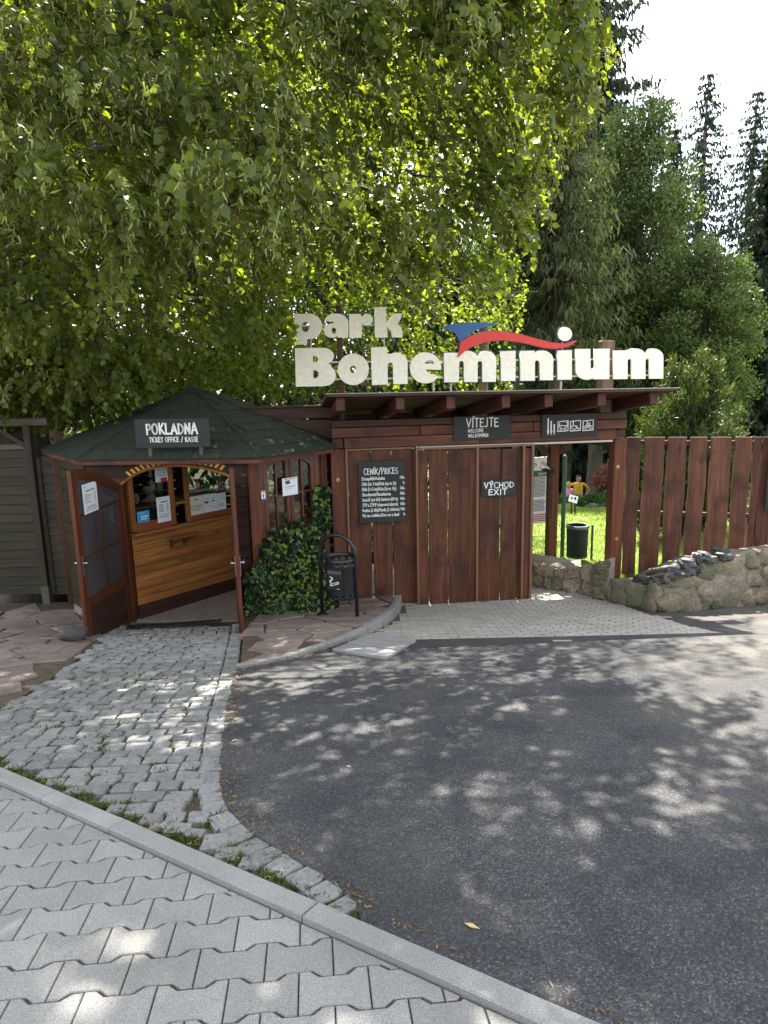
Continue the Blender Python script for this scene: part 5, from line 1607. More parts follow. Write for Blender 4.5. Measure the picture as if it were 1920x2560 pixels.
while s < LI - .04:
    wdt = srt.uniform(.13, .26)
    i = min(n_i, int((s + wdt / 2) / LI * n_i)); p, d, n_, zt_ = it[i]
    Hh = zt_ - gz(p.y)
    nr_ = max(2, int(round(Hh / .2)))
    for k in range(nr_):
        f = (k + .5) / nr_
        c = p + n_ * (.05 * f) + d * srt.uniform(-.05, .05)
        Vv, Fc = rub(srt.randrange(999), wdt * .5, Hh / nr_ * .49, .06, .7)
        ob('stone', me('stone', Vv, Fc, RUB, False), iw, Vector((c.x, c.y, gz(p.y) + Hh * f)) - io, (srt.uniform(-.2, .2), srt.uniform(-.4, .4), math.atan2(d.y, d.x)))
    s += wdt
# rusty drop bolt by the post
u_, w_ = G.pix(1521, 1500, -.02)
m_ = MB(); m_.tube([(0, 0, 0), (0, 0, .36)], .014, 6); m_.box((0, 0, .42), (.03, .03, .14), .003)
o = m_.build('drop_bolt', plain('rusty steel', (.1, .06, .04), .8, .3), None, G.world(u_, -.02, w_)); tag(o, 'rusty steel drop bolt standing at the foot of the right gate post', 'bolt')
# ------------------------------------------------------------------ stained panels left of the booth
LF = Frame((-4.55, 8.75, gz(8.75)), .0)
def slat_fence(nm, lab, Fm, px0, px1, ytop, ybot, arched):
    u0, u1 = Fm.pix(px0, 1300)[0], Fm.pix(px1, 1300)[0]
    wt_, wb_ = Fm.pix((px0 + px1) / 2, ytop)[1], Fm.pix((px0 + px1) / 2, ybot)[1]
    o = thing(nm, lab, 'fence', Fm.world(u0, 0, wb_), Fm.a)
    W, Hh = u1 - u0, wt_ - wb_
    n = 16
    for k in range(n):
        box('slat', (W / 2, .0, Hh * (k + .5) / n), (W - .1, .018, Hh / n + .006), W_GREENX, o, .004, (-.16, rnd.uniform(-.004, .004), 0))
    for u in (.035, W - .035):
        box('stile', (u, -.012, Hh / 2), (.075, .05, Hh), W_GREENZ, o, .012)
    return o, W, Hh
o, W, Hh = slat_fence('slat_fence', 'weathered green stained slat fence panel at the left edge of the picture', LF, -150, 98, 1122, 1486, 1)
box('cap', (W / 2, -.012, Hh + .02), (W - .1, .05, .07), W_GREY, o, .008)
slat_fence('slat_fence', 'dark green stained slat fence panel tucked behind the booth door leaf', LF, 106, 262, 1140, 1484, 0)
u_, w_ = LF.pix(115, 1503); ut, wt_ = LF.pix(84, 1062)
post = thing('fence_post', 'tall square greenish post between two slat panels with a metal shoe', 'post', LF.world((u_ + ut) / 2, -.06, w_), 0)
hp = wt_ - w_
box('post', (0, 0, .12 + (hp - .12) / 2), (.085, .085, hp - .12), W_GREENZ, post, .006)
m_ = MB(); m_.box((-.046, 0, .11), (.006, .07, .24), .001); m_.box((.046, 0, .11), (.006, .07, .24), .001); m_.box((0, -.046, .11), (.092, .006, .24), .001); m_.build('shoe', plain('dull grey shoe', (.07, .07, .06), .7), post)
m_ = MB(); m_.beam((.0, .02, hp - .28), (-.42, .02, hp - .0), .05, .06); m_.build('brace', W_GREENX, post)
m_ = MB(); m_.beam((.25, .03, hp + .04), (-1.6, .03, hp + .04), .08, .09); m_.build('beam', W_GREY, post)
# ------------------------------------------------------------------ litter bin in its hoop
b1, b2 = gnd(806, 1540, .09), gnd(893, 1543, .09)
dv = b2 - b1; bw = math.hypot(dv.x, dv.y); ba = math.atan2(dv.y, dv.x)
bz = gz((b1.y + b2.y) / 2) + ter_off(0, (b1.y + b2.y) / 2)
BF = Frame((b1.x, b1.y, bz), ba)
hb = BF.pix(848, 1338)[1]
bin_ = thing('litter_bin', 'black steel litter bin with cigarette plate hung in a hoop stand', 'litter bin', (b1.x, b1.y, bz), ba)
r_ = bw / 2
pts = [(0, 0, 0), (0, 0, hb - r_)] + [(r_ - r_ * math.cos(math.pi * k / 14), 0, hb - r_ + r_ * math.sin(math.pi * k / 14)) for k in range(1, 14)] + [(bw, 0, hb - r_), (bw, 0, 0)]
MB().tube(pts, .021, 10).build('hoop', BLACK, bin_, smooth=True)
for u in (0, bw): MB().lathe([(0, .018), (.04, .018), (.055, .006), (.06, -.01)], (u, 0, 0), 14).build('foot_plate', BLACK, bin_)
cu_, zt2 = BF.pix(851, 1391); zb2 = BF.pix(851, 1490)[1]
rr = (BF.pix(885, 1440)[0] - BF.pix(815, 1440)[0]) / 2
dz_ = zt2 - zb2
bz0 = zb2
# drum with a row of holes under the rim and slots near the base
nseg = 48; V = []; F = []
lev = [0, .03, .045, .14, .16, .78, .80, .86, .91, .935, 1.0]
for L_ in lev:
    for k in range(nseg):
        a = 2 * math.pi * k / nseg
        rad = rr * (.9 if L_ == 0 else .955 if L_ < .13 else .97 if L_ < .79 else 1.0)
        V.append((cu_ + rad * math.cos(a), rad * math.sin(a), bz0 + dz_ * L_))
for j in range(len(lev) - 1):
    for k in range(nseg):
        if j == 7 and k % 4 in (1, 2): continue
        if j == 2 and k % 4 == 0: continue
        k2 = (k + 1) % nseg
        F.append((j * nseg + k, j * nseg + k2, (j + 1) * nseg + k2, (j + 1) * nseg + k))
ms = me('drum', V, F, BLACK, True)
o = ob('drum', ms, bin_)
sm_ = o.modifiers.new('thick', 'SOLIDIFY'); sm_.thickness = .006
MB().lathe([(0, 0), (rr * .9, 0), (rr * .9, .02), (0, .02)], (cu_, 0, bz0 + .004), 24).build('base', BLACK, bin_)
mtb = MB()
for L_, th in ((.14, .008), (.80, .008), (1.0, .012)):
    n0 = len(mtb.V)
    mtb.lathe([(rr * .99, -.006), (rr * 1.03, -.006), (rr * 1.03, .006), (rr * .99, .006), (rr * .99, -.006)], (cu_, 0, bz0 + dz_ * L_), 32)
mtb.build('band', BLACK, bin_)
for u in (0, bw): box('lug', ((u + cu_ + (rr if u > cu_ else -rr)) / 2, 0, bz0 + dz_ * .75), (abs(u - cu_) - rr + .02, .02, .07), BLACK, bin_, .002)
ap = box('ash_plate', (cu_ + .01, -rr - .012, bz0 + dz_ * .52), (rr * .98, .03, dz_ * .46), BLACK, bin_, .004)
box('ash_lip', (cu_ + .01, -rr - .03, bz0 + dz_ * .82), (rr * 1.0, .055, .014), BLACK, bin_, .003)
box('ash_mouth', (cu_ + .01, -rr - .02, bz0 + dz_ * .725), (rr * .9, .03, dz_ * .10), plain('worn grey steel', (.12, .115, .105), .45, .6), bin_, .003)
m_ = MB()
s_ = rr * .5
zc = bz0 + dz_ * .5; vf = -rr - .0285
cx = cu_ + .012
def stc(pts, wd=.005, closed=False): ribbon(m_, [(cx + p[0] * s_, zc + p[1] * s_) for p in pts], wd, vf - .001, vf + .001, closed)
stc([(-.6, -.42), (.5, -.02), (.62, -.22), (-.48, -.62)], .006, True); stc([(.3, -.1), (.4, -.3)], .005)
stc([(-.52, -.25), (-.66, .0), (-.4, .2), (-.3, .45), (-.62, .6)], .006); stc([(-.45, -.2), (-.5, .02), (-.2, .25), (-.28, .52)], .005)
stc([(.35, -.95), (.7, -.95)], .004)
m_.build('cigarette_symbol', CHALK, bin_)
# ------------------------------------------------------------------ people
SKIN = mat('skin', (.42, .24, .17), (.5, .3, .22), 8, rough=.55, bump=.05, var=0)
def skinned(J, Ed, rad):
    """grow one body surface over a skeleton"""
    m = bpy.data.meshes.new('skeleton')
    names = list(J)
    m.from_pydata([J[n] for n in names], [(names.index(a), names.index(b)) for a, b in Ed], [])
    o = bpy.data.objects.new('skeleton', m); COL.objects.link(o)
    sk = o.modifiers.new('skin', 'SKIN'); sk.use_smooth_shade = True
    for i, n in enumerate(names):
        v = m.skin_vertices[0].data[i]; r = rad[n]
        v.radius = r if isinstance(r, tuple) else (r, r)
        v.use_root = (n == 'pelvis')
    ss_ = o.modifiers.new('sub', 'SUBSURF'); ss_.levels = 1; ss_.render_levels = 1
    dg = bpy.context.evaluated_depsgraph_get()
    r_ = bpy.data.meshes.new_from_object(o.evaluated_get(dg))
    bpy.data.objects.remove(o); bpy.data.meshes.remove(m)
    return r_
def person(lab, loc, rz, h, shirt, trousers, hairc, hairlen, build=1., hips=False, headturn=0., sleeve=.5, fem=False, seat=False):
    s = h / 1.75
    J = dict(pelvis=(0, 0, .95), belly=(0, -.01, 1.08), chest=(0, .01, 1.28), upper=(0, .015, 1.40), neck=(0, .015, 1.49), skull=(0, .0, 1.56))
    R_ = dict(pelvis=(.16 * build, .12 * build), belly=(.15 * build, .125 * build), chest=(.165 * build, .12 * build), upper=(.13, .085), neck=(.055, .055), skull=(.05, .05))
    Ed = [('pelvis', 'belly'), ('belly', 'chest'), ('chest', 'upper'), ('upper', 'neck'), ('neck', 'skull')]
    sw = .19 * (1 if not fem else .9) * (.6 + .4 * build)
    for sd, nm in ((1, 'l'), (-1, 'r')):
        J.update({'sh' + nm: (sd * sw, .015, 1.42), 'hip' + nm: (sd * .1, 0, .9), 'knee' + nm: (sd * .11, -.02, .5), 'ank' + nm: (sd * .11, .02, .09), 'toe' + nm: (sd * .13, -.15, .04)})
        if hips:
            J.update({'el' + nm: (sd * (sw + .21), .06, 1.18), 'wr' + nm: (sd * (.2 * build + .02), -.02, 1.02)})
            fd = Vector((-sd * .6, -.55, -.5)).normalized()
        elif seat:
            J.update({'el' + nm: (sd * (sw + .07), -.06, 1.13), 'wr' + nm: (sd * .12, -.27, 1.08)})
            fd = Vector((-sd * .3, -.9, -.1)).normalized()
        else:
            J.update({'el' + nm: (sd * (sw + .07), .03, 1.13), 'wr' + nm: (sd * (sw + .1), -.05, .89)})
            fd = Vector((0, -.2, -1)).normalized()
        wr = Vector(J['wr' + nm]); J['palm' + nm] = tuple(wr + fd * .06)
        side = fd.cross(Vector((sd, 0, 0))).normalized() if abs(fd.x) < .9 else Vector((0, 1, 0))
        R_.update({'sh' + nm: .062, 'el' + nm: .043, 'wr' + nm: (.03, .026), 'palm' + nm: (.032, .018), 'hip' + nm: .095 * build, 'knee' + nm: .06, 'ank' + nm: .042, 'toe' + nm: .035})
        Ed += [('upper', 'sh' + nm), ('sh' + nm, 'el' + nm), ('el' + nm, 'wr' + nm), ('wr' + nm, 'palm' + nm), ('pelvis', 'hip' + nm), ('hip' + nm, 'knee' + nm), ('knee' + nm, 'ank' + nm), ('ank' + nm, 'toe' + nm)]
        for k, (off, ln) in enumerate(((-.026, .07), (-.009, .08), (.009, .076), (.026, .06))):
            a = wr + fd * .09 + side * off; b = wr + fd * (.09 + ln) + side * off * 1.2 + Vector((-sd * .012, 0, -.01))
            J['f%s%d' % (nm, k)] = tuple(a); J['g%s%d' % (nm, k)] = tuple(b)
            R_['f%s%d' % (nm, k)] = .01; R_['g%s%d' % (nm, k)] = .008
            Ed += [('palm' + nm, 'f%s%d' % (nm, k)), ('f%s%d' % (nm, k), 'g%s%d' % (nm, k))]
        J['t' + nm] = tuple(wr + fd * .07 - side * .06); R_['t' + nm] = .011; Ed.append(('wr' + nm, 't' + nm))
    ms = skinned(J, Ed, R_)
    o = ob('person', ms, None, loc, (0, 0, rz)); o.scale = (s, s, s)
    tag(o, lab, 'person')
    ms.materials.clear(); [ms.materials.append(x) for x in (SKIN, shirt, trousers)]
    segs = [(a, b, Vector(J[a]), Vector(J[b])) for a, b in Ed]
    for p in ms.polygons:
        c = p.center; best = (9, 0)
        for a, b, A_, B_ in segs:
            t = max(0, min(1, (c - A_).dot(B_ - A_) / max(1e-9, (B_ - A_).length_squared)))
            dd = (c - A_.lerp(B_, t)).length
            if dd < best[0]: best = (dd, (a, b, t))
        a, b, t = best[1]
        mi = 0
        if a in ('pelvis', 'belly', 'chest') and b not in ('hipl', 'hipr'): mi = 1
        if a == 'upper' and (b.startswith('sh') or t < .45): mi = 1
        if a.startswith('sh') and t < sleeve: mi = 1
        if a.startswith('el') and sleeve > 1 and t < sleeve - 1: mi = 1
        if b.startswith('hip') or a.startswith('hip') or a.startswith('knee') or a.startswith('ank'): mi = 2
        if a == 'pelvis' and b == 'belly' and t < .12: mi = 2
        p.material_index = mi
    # head with a face
    hd = bpy.data.objects.new('head', None); 
    n, m_ = 20, 16; V = []; F = []
    for i in range(m_ + 1):
        th = math.pi * i / m_
        for k in range(n):
            a = 2 * math.pi * k / n
            x, y, z = math.sin(th) * math.sin(a), -math.sin(th) * math.cos(a), math.cos(th)
            X, Y, Z = x * .078, y * .098, z * .118
            if z < -.1: X *= 1 - .28 * (-z - .1); Y = Y * (1 - .12 * (-z)) - (.012 if y < 0 else 0) * -z
            if y < 0:
                nose = math.exp(-((x / .16)**2) - ((z + .16) / .2)**2); Y -= .022 * nose
                brow = math.exp(-((z - .12) / .1)**2) * math.exp(-(x / .6)**2); Y -= .005 * brow
                eye = math.exp(-(((abs(x) - .36) / .15)**2) - ((z + .02) / .09)**2); Y += .009 * eye
                mo = math.exp(-((x / .3)**2) - ((z + .52) / .07)**2); Y -= .005 * mo
            V.append((X, Y, Z))
    for i in range(m_):
        for k in range(n):
            k2 = (k + 1) % n; F.append((i * n + k, (i + 1) * n + k, (i + 1) * n + k2, i * n + k2))
    RT = Matrix.Translation((0, -.015, 1.63)) @ Matrix.Rotation(headturn, 4, 'Z')
    he = ob('head', fixn(me('head', V, F, SKIN, True)), o); he.matrix_local = RT
    ey = MB(); 
    for sd in (1, -1): ey.ell((sd * .03, -.083, -.002), (.013, .006, .008), 8, 6)
    ey.build('eyes', plain('eye', (.03, .02, .02), .2), he, smooth=True)
    mm_ = MB(); mm_.ell((0, -.094, -.062), (.022, .006, .006), 8, 5); mm_.build('mouth', plain('lips', (.32, .1, .09), .5), he, smooth=True)
    er = MB()
    for sd in (1, -1): er.ell((sd * .078, .005, -.01), (.01, .02, .032), 8, 6)
    er.build('ears', SKIN, he, smooth=True)
    V = []; F = []
    hm = MB()
    for i in range(m_ + 1):
        th = math.pi * i / m_
        for k in range(n):
            a = 2 * math.pi * k / n
            d = Vector((math.sin(th) * math.sin(a), -math.sin(th) * math.cos(a), math.cos(th)))
            g = 1.09 + .05 * mnoise.noise(d * 3) + (.1 if hairlen > 0 and d.z > 0 else 0)
            p = Vector((d.x * .078 * g, d.y * .1 * g, d.z * .12 * g))
            front = d.y < -.25
            if front: lim = .045 if hairlen >= 0 else .07
            else: lim = -.03 - .10 * max(0, hairlen)
            if p.z < lim: p = p * .78 if front else Vector((p.x * 1.03, p.y, lim))
            V.append(tuple(p))
    for i in range(m_):
        for k in range(n):
            k2 = (k + 1) % n; F.append((i * n + k, (i + 1) * n + k, (i + 1) * n + k2, i * n + k2))
    ob('hair', fixn(me('hair', V, F, hairc, True)), he)
    return o
HB = plain('brown hair', (.05, .025, .014), .6); HBL = plain('blonde hair', (.45, .33, .16), .6); HG = plain('short dark hair', (.06, .045, .035), .7)
u, w_ = K.pix(*crop(725, 280), .3)
q = K.world(u, .3, 0)
hz_ = K.world(0, 0, 0).z
c_ = atY(*crop(722, 275), q.y)
dirc = math.atan2(-(0 - c_.x), -(EYE.y - c_.y)) if False else math.atan2(c_.x - .6, c_.y * 1.0)
person('woman clerk with short brown hair and dark top behind the ticket window', (c_.x, c_.y, c_.z - 1.63 * .95), -.15, 1.66, plain('black top', (.012, .012, .014), .8), plain('dark trousers', (.02, .02, .03), .8), HB, .55, .95, headturn=.25, sleeve=1.8, fem=True, seat=True)
PY = 27.5
pm = atY(1446, 1196, PY); pw_ = atY(1421, 1211, PY - .3)
person('man in a yellow t-shirt with hands on hips on the far park path', (pm.x, pm.y, pm.z - 1.63 * 1.06), -.1, 1.86, plain('yellow t-shirt', (.62, .36, .03), .85), plain('dark shorts', (.03, .03, .04), .8), HG, -1, 1.25, hips=True, headturn=.9, sleeve=.62)
person('blonde woman in a pink top standing beside the man in yellow', (pw_.x, pw_.y, pw_.z - 1.63 * .98), .1, 1.7, plain('pink top', (.62, .27, .42), .85), plain('light trousers', (.3, .3, .33), .8), HBL, 1.2, 1.1, headturn=.2, sleeve=.55, fem=True)

# ------------------------------------------------------------------ park inside the gate
GRASSM = mat('lawn turf', (.08, .12, .016), (.18, .25, .04), 2.2, rough=.9, bump=.6, bscale=80, var=0, fine=.4, fscale=110, world=True, bdist=.02)
lx = lin([(9.0, 2.75), (9.3, 2.75), (9.6, 2.4), (10.2, 1.6), (10.8, 1.2), (13, -1), (16, -6), (60, -30)])
lawn = tag(sheet('lawn', steps(9.0, 12, .15) + steps(12.5, 60, .6), lx, lambda y: 14 + y * .6, lambda x, y: lawn_z(x, y) + .05 * mnoise.noise(Vector((x * .5, y * .5, 0))), GRASSM, 30), kind='structure')
HEDG = leafmat('low mound plant green', (.03, .045, .015), (.1, .13, .035), (.9, 1.1, .4))
def leaf_arrays(name, pos, dr, nr, ln, wd, tint, m, tmpl, parent=None, kind=None):
    """many small folded leaves as one mesh"""
    TV, TF = tmpl
    TV = np.array(TV); N = len(pos)
    dr = dr / np.linalg.norm(dr, axis=1, keepdims=True)
    sd_ = np.cross(dr, nr); sd_ /= np.maximum(np.linalg.norm(sd_, axis=1, keepdims=True), 1e-6)
    up = np.cross(sd_, dr)
    ln = np.broadcast_to(np.asarray(ln, float), (N,)); wd = np.broadcast_to(np.asarray(wd, float), (N,))
    V = pos[:, None, :] + TV[None, :, 0, None] * (dr * ln[:, None])[:, None, :] + TV[None, :, 1, None] * (sd_ * wd[:, None])[:, None, :] + TV[None, :, 2, None] * (up * wd[:, None])[:, None, :]
    V = V.reshape(-1, 3)
    k = len(TV)
    lt = np.array([len(f) for f in TF]); lv = np.concatenate([np.array(f) for f in TF])
    loops = (np.arange(N)[:, None] * k + lv[None, :]).ravel()
    tot = np.tile(lt, N); st_ = np.concatenate([[0], np.cumsum(tot)[:-1]])
    ms = bpy.data.meshes.new(name)
    ms.vertices.add(len(V)); ms.vertices.foreach_set('co', V.ravel().astype(np.float32))
    ms.loops.add(len(loops)); ms.loops.foreach_set('vertex_index', loops.astype(np.int32))
    ms.polygons.add(len(tot)); ms.polygons.foreach_set('loop_start', st_.astype(np.int32))
    ms.update(calc_edges=True)
    at = ms.attributes.new('tint', 'FLOAT', 'FACE')
    at.data.foreach_set('value', np.repeat(np.asarray(tint, np.float32), len(TF)))
    ms.materials.append(m)
    o = ob(name, ms, parent)
    if kind: o['kind'] = kind
    return o
BLADE = ([(0, -.5, 0), (0, .5, 0), (.55, .38, .06), (.55, -.38, .06), (1, 0, 0)], [(0, 1, 2, 3), (3, 2, 4)])
HEART = ([(0, 0, 0), (.08, .34, .05), (.45, .43, .07), (1, 0, -.06), (.45, -.43, .07), (.08, -.34, .05), (.45, 0, 0)], [(0, 6, 2, 1), (6, 3, 2), (0, 5, 4, 6), (6, 4, 3)])
OVAL = ([(0, 0, 0), (.45, .32, .05), (1, 0, -.02), (.45, -.32, .05)], [(0, 1, 2), (0, 2, 3)])
IVYT = ([(0, 0, 0), (.1, .45, .03), (.45, .3, .04), (1, 0, 0), (.45, -.3, .04), (.1, -.45, .03), (.4, 0, .0)], [(0, 6, 2, 1), (6, 3, 2), (0, 5, 4, 6), (6, 4, 3)])
def unit(n): v = rg.normal(size=(n, 3)); return v / np.linalg.norm(v, axis=1, keepdims=True)
GRB = leafmat('grass blade', (.09, .13, .018), (.24, .3, .05), (1.1, 1.2, .5), .5, .3)
n = 60000
gy = 9.1 + 9 * rg.random(n) ** 1.8; gx = 1.2 + rg.random(n) * (.75 * gy - 1.2)
ok = gx > np.array([lx(y) for y in gy]) + .05
gx, gy = gx[ok], gy[ok]
gp_ = np.stack([gx, gy, [lawn_z(x, y) + .05 * mnoise.noise(Vector((x * .5, y * .5, 0))) - .005 for x, y in zip(gx, gy)]], 1)
dr = rg.normal(size=(len(gx), 3)) * .45; dr[:, 2] = 1
leaf_arrays('grass', gp_, dr, unit(len(gx)), .03 + .04 * rg.random(len(gx)) + .004 * (gy - 9), .005 + .001 * (gy - 9), rg.random(len(gx)), GRB, BLADE, lawn, 'stuff')
# tuft of weeds on the wall edge at the post foot
# green pole, mesh bin
p = gnd(1407, 1396)
def on_lawn(px, py):
    d = ray(px, py); lo, hi = 8.5 / d.y, 45 / d.y
    for _ in range(40):
        m = (lo + hi) / 2; q = EYE + d * m
        if q.z > lawn_z(q.x, q.y): lo = m
        else: hi = m
    return EYE + d * lo
GREENP = plain('dark green paint', (.03, .075, .045), .5)
q = on_lawn(1405, 1394); zt_ = atY(1408, 1141, q.y).z
pole = MB().tube([(0, 0, -.1), (0, 0, zt_ - q.z)], .033, 12).lathe([(.034, 0), (.02, .02), (0, .025)], (0, 0, zt_ - q.z), 12).build('green_pole', GREENP, None, q, smooth=False)
tag(pole, 'slim dark green steel pole on the lawn behind the gate', 'pole')
q = on_lawn(1475, 1401)
LB = Frame((q.x, q.y, q.z), 0)
u0, u1 = LB.pix(1417, 1350)[0], LB.pix(1469, 1350)[0]
wt_, wb_ = LB.pix(1443, 1316)[1], LB.pix(1443, 1388)[1]
lb = thing('mesh_bin', 'dark green mesh litter bin on a short post on the sunlit lawn', 'litter bin', q)
rr_ = (u1 - u0) / 2; cu_ = (u0 + u1) / 2
MB().tube([(.02, .0, -.05), (.02, 0, wt_ + .02)], .018, 8).build('post', GREENP, lb)
lt_ = MB(); nseg, nl = 40, 14
V = []; F = []
for j in range(nl + 1):
    for k in range(nseg):
        a = 2 * math.pi * (k + .5 * (j % 2)) / nseg
        V.append((cu_ + rr_ * math.cos(a) * (.93 + .07 * j / nl), rr_ * math.sin(a) * (.93 + .07 * j / nl), wb_ + (wt_ - wb_) * j / nl))
for j in range(nl):
    for k in range(nseg):
        k2 = (k + 1) % nseg
        if j % 2 == 0: F += [(j * nseg + k, j * nseg + k2, (j + 1) * nseg + k), ((j + 1) * nseg + k, j * nseg + k2, (j + 1) * nseg + k2)]
        else: F += [(j * nseg + k, (j + 1) * nseg + k2, (j + 1) * nseg + k), (j * nseg + k, j * nseg + k2, (j + 1) * nseg + k2)]
o = ob('basket', me('basket', V, F, plain('dark green mesh', (.02, .035, .025), .5)), lb)
wm_ = o.modifiers.new('mesh', 'WIREFRAME'); wm_.thickness = .009; wm_.use_replace = True
MB().lathe([(0, 0), (rr_ * .86, 0), (rr_ * .86, (wt_ - wb_) * .97)], (cu_, 0, wb_ + .01), 24).build('liner', plain('dark liner', (.012, .014, .012), .7), lb)
m_ = MB(); m_.lathe([(rr_ * .84, 0), (rr_ * 1.07, 0), (rr_ * 1.1, .02), (rr_ * 1.05, .045), (rr_ * .84, .045)], (cu_, 0, wt_ - .02), 28); m_.build('rim', plain('grey green rim', (.09, .11, .1), .45), lb)
MB().lathe([(rr_ * .7, 0), (rr_ * 1.0, 0), (rr_ * 1.0, .025), (rr_ * .7, .025)], (cu_, 0, wb_ - .02), 24).build('base', GREENP, lb)
# information board seen past the sliding gate
IB = Frame(atY(1350, 1300, 10.6), .35)
IB.o.z = lawn_z(IB.o.x, IB.o.y)
ib0 = IB.pix(1262, 1230)[0]; ib1 = IB.pix(1392, 1230)[0]
wt_ = IB.pix(1350, 1143)[1]; wb_ = IB.pix(1350, 1308)[1]
o = thing('info_board', 'large white information board with green band seen past the sliding gate', 'board', IB.world(ib0, 0, wb_), IB.a)
W, Hh = ib1 - ib0, wt_ - wb_
box('panel', (W / 2, 0, Hh / 2), (W, .03, Hh), PAPER, o, .002)
box('green_band', (W / 2, -.017, Hh * .76), (W - .01, .002, Hh * .09), plain('green print', (.012, .11, .05), .6), o, .0004)
text('lettering', 'Information', W * .62, Hh * .735, .07, PAPER, o, -.0195, W * .3)
text('lettering', 'Mariánské', W * .68, Hh * .87, .11, plain('pale grey print', (.3, .3, .32)), o, -.018, W * .29)
text('lettering', 'Bohemin', W * .1, Hh * .87, .11, INK, o, -.018, W * .48)
m_ = MB(); r_ = random.Random(2)
for k in range(26):
    y = .70 - k * .02
    if 14 < k < 17: continue
    m_.box((W * .62, -.018, Hh * y), (W * (.3 - (.08 * r_.random() if k > 13 else .02)), .001, Hh * .009), .0001)
m_.build('print', INK, o)
m_ = MB()
for k in range(4): m_.box((W * .74, -.018, Hh * (.14 - k * .032)), (W * .46, .001, Hh * .016), .0001)
m_.build('red_print', INKR, o)
box('dark_picture', (W * .88, -.018, Hh * .4), (W * .2, .002, Hh * .5), plain('brown print', (.12, .1, .075)), o, .0003)
for u in (.06, W - .06): box('leg', (u, .04, -.25), (.06, .05, .6), GREENP, o, .004)
# lectern sign
q = on_lawn(1437, 1288)
QY = q.y
o = thing('lectern_sign', 'small tilted white information lectern on two black legs on the lawn', 'sign', q, -.15)
sc_ = QY / 1775
MB().box((-.012 * 0 - 9 * sc_, 0, 22 * sc_), (4 * sc_, 3 * sc_, 56 * sc_ * .9), .002).box((0, 0, 22 * sc_), (4 * sc_, 3 * sc_, 56 * sc_ * .9), .002).build('legs', BLACK, o)
box('plate', (-5 * sc_, -.0, 42 * sc_), (22 * sc_, 1.5 * sc_, 20 * sc_), PAPER, o, .002, (-.65, .28, 0))
# mossy mound that hides the couple's legs, rocks and a fern beside the path
def mound(nm, lab, px, py, D, w_, h_, dep, m, n, cat, ls=.16, tmpl=OVAL, upb=.8):
    c = atY(px, py, D)
    d_ = unit(n); d_[:, 2] = np.abs(d_[:, 2])
    pos = np.array(c) + d_ * np.array([w_, dep, h_]) * (.75 + .3 * rg.random((n, 1)))
    dr = d_ + rg.normal(size=(n, 3)) * .5; dr[:, 2] += upb * .5
    o = bpy.data.objects.new(nm, None); link(o, None); tag(o, lab, cat)
    leaf_arrays('foliage', pos, dr, d_ + .4 * unit(n), ls * (.6 + .8 * rg.random(n)), ls * .55, rg.random(n), m, tmpl, o, 'stuff')
    MB().ell((c.x, c.y, c.z), (w_ * .85, dep * .85, h_ * .85), 14, 8).build('core', plain('dark soil core', (.02, .02, .012), 1), o, smooth=True)
    return o
mound('mossy_mound', 'low mossy green mound in front of the couple in the park', 1440, 1274, 24.5, 1.7, .42, 1.0, HEDG, 5000, 'mound', .09)
FERN = leafmat('fern green', (.025, .06, .015), (.06, .13, .035), (1, 1.2, .5))
mound('fern_clump', 'dark green feathery fern clump on the rock edge above the lawn', 1497, 1270, 19, .5, .22, .5, FERN, 2200, 'fern', .17, BLADE)
mound('fern_clump', 'small fern clump to the right of the larger one above the lawn', 1548, 1254, 19.6, .45, .22, .5, FERN, 1500, 'fern', .17, BLADE)
REDB = leafmat('reddish maple leaf', (.16, .05, .035), (.4, .2, .15), (1.1, .8, .6))
mound('red_shrub', 'reddish leaved ornamental shrub beside the far tree trunk', 1535, 1215, 26, .75, .8, .6, REDB, 2600, 'shrub', .14)
for k, (px, py, D, s_) in enumerate(((1420, 1296, 18.4, .14), (1492, 1268, 18.6, .22), (1460, 1282, 18.5, .12), (1512, 1262, 18.8, .16))):
    c = atY(px, py, D)
    V, Fc = rub(500 + k, s_ * 1.5, s_ * .6, s_, .6)
    o = ob('rock', me('rock', V, Fc, DSTONE), None, c, (0, 0, .3 * k)); tag(o, ('dark flat rock by the lectern legs', 'largest grey edging rock under the ferns', 'small dark edging rock between lectern and ferns', 'grey edging rock under the smaller fern')[k], 'rock')
